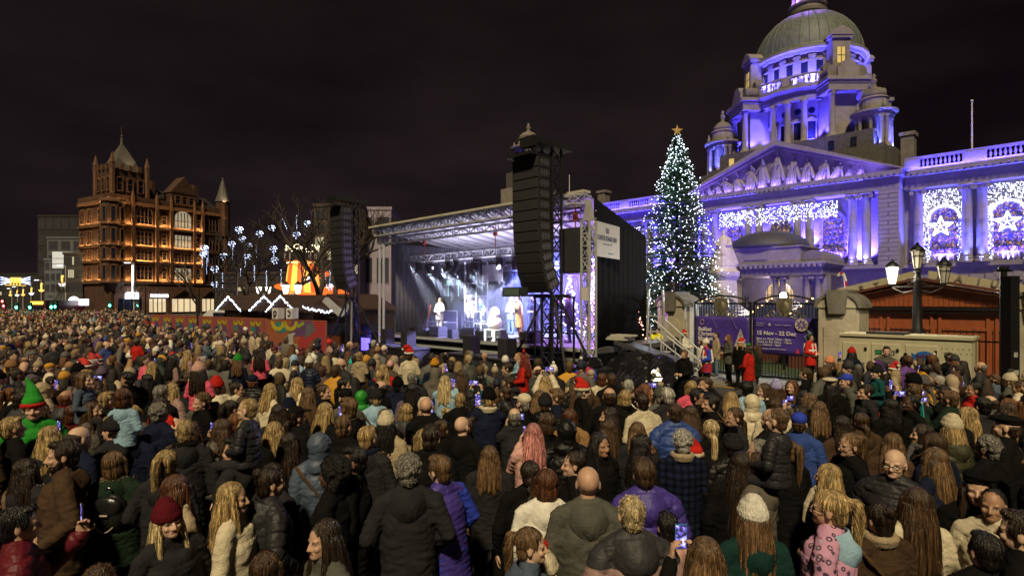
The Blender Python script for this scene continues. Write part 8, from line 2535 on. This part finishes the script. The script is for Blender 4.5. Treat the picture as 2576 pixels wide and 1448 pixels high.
for line in TABLE.strip().splitlines():
    x, y, face, k, hair, hc, hat, hatc, coat, cc, pose, fl = parse(line)
    top = (1.755 if not hat else 1.79) * k
    d = max(3.3, (CAM_H - top) * F / (y - HY))
    p = Vector(((x - CX) / F * d, d, 0))
    fd = Vector(FACE[face]).normalized()
    skin = 'dark' if 'dark' in fl else 'brown' if 'brown' in fl else 'tan' if 'tan' in fl else rnd.choice(('fair', 'fair', 'pale'))
    head = (f'{hatc} {HATLAB[hat]}' if hat else ('' if coat == 'hoodup' else HAIRLAB[hair].format(hc)))
    lab = f'person in {cc} {COATLAB[coat]}' + (f' with {head}' if head else '')
    if 'glasses' in fl: lab += ' and glasses'
    if 'beard' in fl: lab += ' and beard'
    if 'phone' in fl: lab += ' holding up a phone'
    if 'leopard' in fl: lab = 'person in pink leopard-print hooded jacket with blonde ponytail and glasses'
    if pose == 'point': lab += ' pointing upward'
    if face in ('F', 'FL', 'FR') and 'phone' not in fl and len(lab.split()) < 11: lab += ', facing away from the stage'
    if lab in LABELS:
        nb = min(PERSONS, key=lambda o: (o[0] - p.x)**2 + (o[1] - p.y)**2)[2]
        lab += ' beside someone in ' + ' '.join(nb.split(' with ')[0].replace('person in ', '').replace('child in ', '').split()[:3])
    pom = {'blackpom': 'black', 'redpom': 'red', 'pinkpom': 'pale pink', 'turqpom': 'turquoise'}
    pomc = next((v_ for k_, v_ in pom.items() if k_ in fl), 'red' if 'elf' in fl else 'cream')
    PLACE.append((p.x, p.y)); HEADS.append((x, y + .11 * F / d, d))
    r = person(p, heading(fd) + rnd.uniform(-.18, .18), k, pose, k < .82, hair, hc, hat, 'white' if 'lightgrey' in fl else hatc, pomc, coat, cc,
               rnd.choice(('black', 'denim blue', 'charcoal')), skin, 'beard' in fl, 'glasses' in fl, lab, 'people of the crowd', 1.0 if k < 1 else 1.04,
               leopard() if 'leopard' in fl else None, scarf=rnd.choice(('cream', 'grey', 'beige', 'black')) if hair in ('long', 'bob', 'wavy', 'bun') and rnd.random() < .3 else None, strap=rnd.random() < .10 and coat != 'hood', twotone='twotone' in fl, fur='fur' in fl)
    LABELS.setdefault(lab, []).append(r)
    if 'leopard' in fl:
        for c_ in r.children:
            if c_.name.startswith('hood'): c_.material_slots[0].material = M_CLOTH; c_.color = (*CLOTH['light blue'], 1); c_['label'] = 'plain pale blue hood'
    if k < .82:       # children use the child mesh: restore their height
        r.scale = (k * 1.49,) * 3
    if 'phone' in fl:
        phone(r, k, pose, ' '.join(f'lit phone held by the person in {cc} {COATLAB[coat]} with {head}'.split()[:16]), 'bluecase' in fl, land=(pose == 'high'))
    if 'pack' in fl:
        M_ = Matrix.Translation(p) @ Matrix.Rotation(r.rotation_euler.z, 4, 'Z')
        bp_ = thing('backpack', 'small black leather backpack with gold clasp on the dark green coat', 'backpack', M_ @ Vector((0, .215, .98)), r.rotation_euler.z, scale=.95)
        lth = mat('black_leather', (.012, .012, .012), .28, bump=.1, bscale=30)
        MB().ell((0, 0, .17), (.15, .075, .18), 14, 10).build('bag_body', lth, bp_, True); MB().ell((0, .045, .23), (.135, .05, .10), 14, 8).build('flap', lth, bp_, True)
        MB().box(-.035, .035, .094, .10, .16, .175).build('clasp', M_GOLDP, bp_); MB().tube([(.03*math.cos(R(a)), .03, .36 + .04*math.sin(R(a))) for a in range(0, 181, 30)], .008, 5).build('handle', lth, bp_)
        MB().tube([(-.08 + .02*i, .09, .06 - .05*math.sin(PI*i/8)) for i in range(9)], .006, 5).build('chain', M_GOLDP, bp_)
    if 'turq' in fl:
        mb = MB()
        for i in range(9): mb.tube([hz(-.05 + .012*i, .06, 1.72), hz(-.07 + .017*i, .13, 1.62), hz(-.08 + .02*i, .14, 1.40 + .02*(i % 3))], .009, 5)
        mb.build('turquoise_braids', mat('turquoise_braid', (.03, .40, .38), .6), r, loc=NECK)
for line in KIDS.strip().splitlines():
    x, y, face, k, hair, hc, hat, hatc, coat, cc, pose, fl = parse(line)
    top = 2.10
    d = (CAM_H - top) * F / (y - HY)
    p = Vector(((x - CX) / F * d, d, 0)); fd = Vector(FACE[face]).normalized()
    HEADS.append((x, y + .11 * F / d, d)); HEADS.append((x, y + .40 * F / d, d))
    rz = heading(fd)
    head = f'{hatc} {HATLAB[hat]}' if hat else HAIRLAB[hair].format(hc)
    person(p + Vector((0, 0, .945)), rz, k, 'sit', True, hair, hc, hat, hatc, 'pale pink' if 'pinkpom' in fl else 'white', coat, cc, 'charcoal', rnd.choice(('fair', 'pale')), label=f'child in {cc} {COATLAB[coat]} with {head} riding on shoulders', group='children riding on shoulders')
    q = p + Vector((fd.x, fd.y, 0)) * .17
    hb = rnd.choice((('short', 'dark brown'), ('crop', 'brown'), ('short', 'brown'), ('quiff', 'black'), ('long', 'brown')))
    c2 = rnd.choice(('black', 'charcoal', 'navy', 'taupe', 'grey-green'))
    person(q, rz, .99, 'down', False, hb[0], hb[1], None, coat='hood', cc=c2, label=f'person in {c2} hooded jacket carrying the child in {cc} {COATLAB[coat]} on shoulders', group='people carrying children')
    PLACE.append((p.x, p.y)); PLACE.append((q.x, q.y))
# ---------------- people standing by the gates
BANDS = MB()
for z in (1.0, 1.18):
    t = MB().lathe([(.212, z), (.216, z), (.216, z + .055), (.212, z + .055)], n=24, cap=False); BANDS.add([(x_, y_ * .82, z_) for x_, y_, z_ in t.v], t.f)
for sx in (-1, 1):
    for sy in (-1, 1): BANDS.bar((sx*.11, sy*.165 + .01, 1.02), (sx*.10, sy*.13 + .01, 1.44), .05, .02)
BANDS = BANDS.mesh('reflective_bands'); BANDS.materials.append(mat('reflective_tape', (.75, .74, .70), .4))
GATE = [(1698, 846, 'L', 'long', 'black', None, 'navy', 'long', 'navy', 'black', 'person in long navy coat beside the gate pier, in profile'),
        (1730, 839, 'FR', 'long', 'black', 'santa', 'red', 'sweater', 'white', 'black', 'person in white jumper and red festive hat by the gate'),
        (1762, 850, 'L', 'long', 'dark brown', 'band', 'white', 'sweater', 'white', 'black', 'person in white jumper and pale headband by the gate'),
        (1780, 853, 'L', 'short', 'brown', 'beanie', 'white', 'vest', 'red', 'black', 'steward in red reflective vest and white hat beside the jumper singers'),
        (1800, 842, 'L', 'quiff', 'black', None, 'black', 'sweater', 'beige', 'denim blue', 'person in beige patterned jumper and jeans by the gate'),
        (1833, 849, 'L', 'wavy', 'ginger', None, 'black', 'sweater', 'grey-green', 'black', 'person in green and red patterned jumper and black skirt'),
        (1864, 854, 'FL', 'long', 'blonde', 'santa', 'red', 'sweater', 'black', 'black', 'person in black jumper and red festive hat holding song sheets'),
        (1885, 868, 'BL', 'bob', 'brown', 'bow', 'green', 'sweater', 'red', 'green', 'person in red jumper and pale green trousers by the gate'),
        (1897, 862, 'BL', 'long', 'brown', None, 'black', 'sweater', 'dark green', 'grey', 'person in dark green jumper behind the one in red jumper'),
        (2039, 848, 'FR', 'short', 'black', 'headphones', 'black', 'plain', 'red', 'black', 'steward in red reflective vest and headphones before the dates banner'),
        (1721, 878, 'FL', 'short', 'light brown', None, 'black', 'long', 'black', 'black', 'person in long black coat with pale scarf between crowd and gate'),
        (1655, 830, 'FL', 'short', 'black', None, 'black', 'hood', 'yellow', 'black', 'steward in yellow reflective jacket with folded arms beside the steps'),
        (1642, 833, 'L', 'short', 'brown', None, 'black', 'hood', 'yellow', 'black', 'steward in yellow reflective jacket behind the handrail of the steps'),
        (1477, 896, 'B', 'crop', 'brown', 'cap', 'black', 'vest', 'red', 'black', 'steward in red reflective vest and black cap before the tarpaulin')]
for x, y, face, hair, hc, hat, hatc, coat, cc, tcol, lab in GATE:
    k = .98 if 'steward' in lab else .95
    d = (CAM_H - 1.77 * k) * F / (y - HY)
    p = Vector(((x - CX) / F * d, d, 0))
    st_ = (p.y + p.x) * K
    if st_ > 21.0: p *= 21.0 / st_
    if 19.5 < (p.x + p.y) * K: p.z = .12
    r = person(p, heading(FACE[face]) + rnd.uniform(-.2, .2), k, 'front' if rnd.random() < .6 or 'folded' in lab else 'down', False, hair, hc, hat, hatc, 'white', coat, cc, tcol, 'fair', label=lab, group='people standing by the gates',
               glasses='headphones' in lab)
    if 'reflective' in lab: obj('reflective_bands', BANDS, None, r)
    PLACE.append((p.x, p.y))

# ---------------- the rest of the crowd
LIM = [(-500, 95), (360, 82), (374, 34), (660, 25), (670, 20.5), (820, 19.5), (850, 19), (980, 17), (1180, 14.8), (1290, 13.2), (1400, 12.0), (1480, 11.6), (1560, 10.4), (1680, 9.6), (1800, 9.0), (1960, 9.0), (2060, 10.3), (2100, 13.6), (2400, 13.4), (2520, 11.5), (3200, 11)]
def maxd(x):
    for (a, da), (b, db) in zip(LIM, LIM[1:]):
        if x <= b: return da + (db - da) * max(0, (x - a)) / (b - a)
    return LIM[-1][1]
g = random.Random(21)
cells = {}
def near(x, y, r):
    c = (int(x // 1), int(y // 1))
    for i in (-1, 0, 1):
        for j in (-1, 0, 1):
            for q in cells.get((c[0]+i, c[1]+j), ()):
                if (q[0]-x)**2 + (q[1]-y)**2 < r*r: return True
    return False
def put(x, y): cells.setdefault((int(x // 1), int(y // 1)), []).append((x, y))
for q in PLACE: put(*q)
fill = []
def throw(d0, d1, n_, r_):
    for _ in range(n_):
        d = math.sqrt(g.uniform(d0*d0, d1*d1)); a = g.uniform(-1.02, .95)
        xp = CX + a * F
        if d > maxd(xp): continue
        x, y = a*d, d
        if d < 12:      # keep the people read from the photograph in sight
            ys, yt = HY + (CAM_H - 1.44) * F / d, HY + (CAM_H - 1.76) * F / d
            if any(hd > d and ((abs(hx - xp) < .17 * F / d and hy > yt) or (abs(hx - xp) < .27 * F / d and hy > ys)) for hx, hy, hd in HEADS): continue
        if near(x, y, r_ * g.uniform(.92, 1.12)): continue
        put(x, y); fill.append((x, y))
throw(4.8, 7, 2600, .47); throw(7, 14, 6000, .475); throw(14, 26, 8000, .55); throw(26, 45, 7000, .66); throw(45, 95, 10000, .85)
fill.sort(key=lambda q: q[1])
NIND = 300 - len(TABLE.strip().splitlines()) - 32 - len(GATE)
HR = ['short', 'crop', 'quiff', 'receding', 'curly', 'bob', 'long', 'wavy', 'long', 'wavy', 'ponytail', 'bun', 'short', 'long', 'lowpony', 'short', 'bob', 'long', 'quiff', 'wavy', 'short', None]
HCW = ['black', 'dark brown', 'dark brown', 'brown', 'blonde', 'light brown', 'dark brown', 'brown', 'brown', 'light brown', 'light brown', 'blonde', 'blonde', 'pale blonde', 'auburn', 'ginger', 'grey', 'white']
CCW = ['black'] * 24 + ['charcoal'] * 9 + ['navy'] * 7 + ['beige', 'cream', 'tan', 'grey', 'beige', 'cream', 'grey', 'white', 'pale pink'] + ['grey-green'] * 4 + ['brown'] * 3 + ['taupe'] * 3 + ['grey', 'grey-green', 'olive', 'brown', 'tan', 'beige', 'beige', 'cream', 'cream', 'white', 'red', 'burgundy', 'pink', 'pale pink', 'blue', 'steel blue', 'dark green', 'teal', 'taupe', 'mauve', 'dusty purple', 'mustard', 'purple', 'royal blue', 'light blue']
HTW = ['black', 'black', 'charcoal', 'charcoal', 'grey', 'grey', 'navy', 'beige', 'cream', 'cream', 'beige', 'white', 'mustard', 'pale pink', 'black', 'burgundy', 'navy', 'charcoal', 'tan', 'beige', 'grey', 'red' if g.random() < .5 else 'teal']
STG = Vector((-1.5, 24))
def rand_person():
    hair = g.choice(HR); hat = g.choice(['beanie', 'pompom', 'beanie', 'cap', 'pompom', 'beanie', 'pompom', 'santa' if g.random() < .4 else 'cap']) if g.random() < .28 else None
    if hat: hatc = 'red' if hat == 'santa' else g.choice(HTW)
    else: hatc = 'black'
    fem = hair in ('bob', 'long', 'wavy', 'ponytail', 'bun', 'lowpony')
    return dict(hair=hair, hc=(g.choice(HCW[:16]) if fem else g.choice(HCW)), hat=hat, hatc=hatc, coat=g.choice(['plain', 'plain', 'puffer', 'hood', 'hood', 'hoodpuffer', 'plain', 'hoodup' if g.random() < .3 else 'plain']), cc=g.choice(CCW),
                skin=g.choice(['fair', 'fair', 'pale', 'pale', 'tan', 'brown']) , k=g.uniform(.90, .97) if fem else g.uniform(.96, 1.04))
def face_dir(x, y):
    d = (STG - Vector((x, y))).normalized()
    a = heading(d) + g.gauss(0, .38)
    if g.random() < .07: a += g.uniform(-2, 2)
    return a
used = {}
for i, (x, y) in enumerate(fill[:NIND]):
    q = rand_person()
    ch = g.random() < .07 and y > 7
    if y < 7.2: q.update(hat=None, cc=g.choice(('black', 'charcoal', 'black', 'navy', 'black', 'brown')), coat=g.choice(('plain', 'hood', 'plain')))
    pose = g.choice(['down', 'down', 'pocket', 'down', 'front', 'front', 'phone' if y > 6 else 'down', 'high' if y > 7 and g.random() < .5 else 'one' if y > 6 and g.random() < .5 else 'down'])
    head = (f'{q["hatc"]} {HATLAB[q["hat"]]}' if q['hat'] else ('' if q['coat'] == 'hoodup' else HAIRLAB[q['hair']].format(q['hc'])))
    lab = f'{"child" if ch else "person"} in {q["cc"]} {COATLAB[q["coat"]]}' + (f' with {head}' if head else '') + (' holding up a phone' if pose in ('phone', 'high', 'one') else '')
    if lab in used or lab in LABELS:
        nb = min((o for o in PERSONS if (o[0] - x)**2 + (o[1] - y)**2 > .01), key=lambda o: (o[0] - x)**2 + (o[1] - y)**2)
        short = nb[2].split(' with ')[0].split(' and ')[0].split(',')[0].replace('person in ', 'someone in ').replace('child in ', 'a child in ')
        lab = ' '.join((lab + ' beside ' + ' '.join(short.split()[:5])).split()[:16])
    used[lab] = 1
    k = q.pop('k')
    r = person((x, y, 0), face_dir(x, y), k * (g.uniform(.95, 1.2) if ch else 1), pose, ch, pom=g.choice(('white', q['hatc'], 'grey')), tc=g.choice(('black', 'denim blue', 'charcoal', 'navy')), label=lab, group='people of the crowd', scarf=g.choice(('grey', 'cream', 'black', 'beige', 'burgundy', 'navy')) if g.random() < .25 else None, strap=g.random() < .10, twotone=q['coat'] == 'hoodpuffer' and g.random() < .3, fur=q['coat'] in ('hood', 'hoodpuffer') and g.random() < .22,
               coat_mat=M_PLAID if q['coat'] == 'plain' and g.random() < .14 and q['cc'] not in ('black',) else None, **q)
    if pose in ('phone', 'high', 'one'): phone(r, k, pose, ' '.join(f'lit phone held by the {lab}'.replace(' holding up a phone', '').split()[:16]), land=g.random() < .4)
# ---------------- everyone farther away is one mass, still whole figures
def arrays(me, ratio):
    o = bpy.data.objects.new('tmp', me)
    d = o.modifiers.new('d', 'DECIMATE'); d.ratio = ratio
    m2 = evaluated(o)
    m2.calc_loop_triangles()
    t = np.empty(len(m2.loop_triangles) * 3, np.int32); m2.loop_triangles.foreach_get('vertices', t)
    v = get_v(m2).copy(); bpy.data.objects.remove(o); bpy.data.meshes.remove(m2)
    return v, t.reshape(-1, 3)
def ratio_for(me, tris): return min(1, tris / max(1, sum(len(p.vertices) - 2 for p in me.polygons)))
LODC = {}
def lod(kind, key, tris):
    kk = (kind, key, tris)
    if kk not in LODC:
        me = {'body': lambda: body_mesh(key, False), 'coat': lambda: coat_mesh(key[0], key[1], False), 'hair': lambda: (hair_mesh(key), SHELL[key])[1], 'legs': lambda: legs_mesh(False, False, False)}.get(kind, lambda: None)()
        if kind == 'hat': me = hat_mesh(key[0])[key[1]][1]
        v, t = arrays(me, ratio_for(me, tris))
        if kind in ('hair', 'hat'): v = v + np.array(NECK, np.float32)
        LODC[kk] = (v, t)
    return LODC[kk]
SV, SF, SC, nv = [], [], [], 0
nph = 0
for (x, y) in fill[NIND:]:
    q = rand_person()
    far = y > 24
    pose = g.choice(['down', 'pocket', 'down', 'phone' if g.random() < .3 else 'down'])
    st = q['coat'] if q['coat'] in ('plain', 'puffer', 'hoodup') else ('puffer' if q['coat'] == 'hoodpuffer' else 'plain')
    if far: st = 'hoodup' if st == 'hoodup' else 'plain'; pose = 'down' if pose == 'pocket' else pose
    parts = [(lod('body', pose, 420 if not far else 150), SKINS[q['skin']]), (lod('coat', (pose, st), 320 if not far else 110), CLOTH[q['cc']])]
    if not far: parts.append((lod('legs', 0, 70), CLOTH['charcoal']))
    if q['hat']:
        for i in range(len(hat_mesh(q['hat']))): parts.append((lod('hat', (q['hat'], i), 110 if not far else 50), CLOTH[q['hatc'] if i == 0 else 'white']))
        if q['hair'] in ('long', 'wavy'): parts.append((lod('hair', 'under', 120 if not far else 50), tuple(.55 * c_ for c_ in HAIRC[q['hc']])))
    elif q['hair'] and st != 'hoodup': parts.append((lod('hair', q['hair'], 200 if not far else 80), tuple(.55 * c_ for c_ in HAIRC[q['hc']])))
    a = face_dir(x, y); k = q['k'] * g.choice((1, 1, 1, .96, .9, 1.03))
    if pose == 'phone' and nph < 40 and g.random() < .8:
        nph += 1
        p_ = Matrix.Translation((x, y, 0)) @ Matrix.Rotation(a, 4, 'Z') @ (Vector((0, -.365, 1.565)) * k)
        o = thing('smartphone', 'small lit phone held up in the distant part of the crowd', 'phone', p_, a, 'distant raised phones', scale=k * 1.1)
        obj('phone_body', PHM, None, o); obj('screen', PSM, None, o)
    c, s_ = math.cos(a), math.sin(a)
    M3 = np.array([[c*k, s_*k, 0], [-s_*k, c*k, 0], [0, 0, k]], np.float32)
    for (v, t), col_ in parts:
        SV.append(v @ M3 + np.array((x, y, 0), np.float32)); SF.append(t + nv); nv += len(v)
        j = g.uniform(.85, 1.15)
        SC.append(np.tile(np.array((*[min(1, c_ * j) for c_ in col_], 1), np.float32), (len(v), 1)))
cm = np_mesh('crowd', np.concatenate(SV), np.concatenate(SF), True)
ca = cm.color_attributes.new('tint', 'FLOAT_COLOR', 'POINT'); ca.data.foreach_set('color', np.concatenate(SC).ravel())
M_CROWD = mat('crowd_cloth', rough=.75, bump=.2, bscale=60)
_n, _l = M_CROWD.node_tree.nodes, M_CROWD.node_tree.links
_a = _n.new('ShaderNodeAttribute'); _a.attribute_name = 'tint'; _l.new(_a.outputs['Color'], _n['Principled BSDF'].inputs['Base Color'])
bpy.data.scenes.remove(TMP)
tag(obj('crowd', cm, M_CROWD), 'dense mass of distant people filling the street up to the hoarding and shops', 'crowd', kind='stuff')
print('CROWD', len(fill), 'tris', len(cm.polygons), 'persons', len(PERSONS))
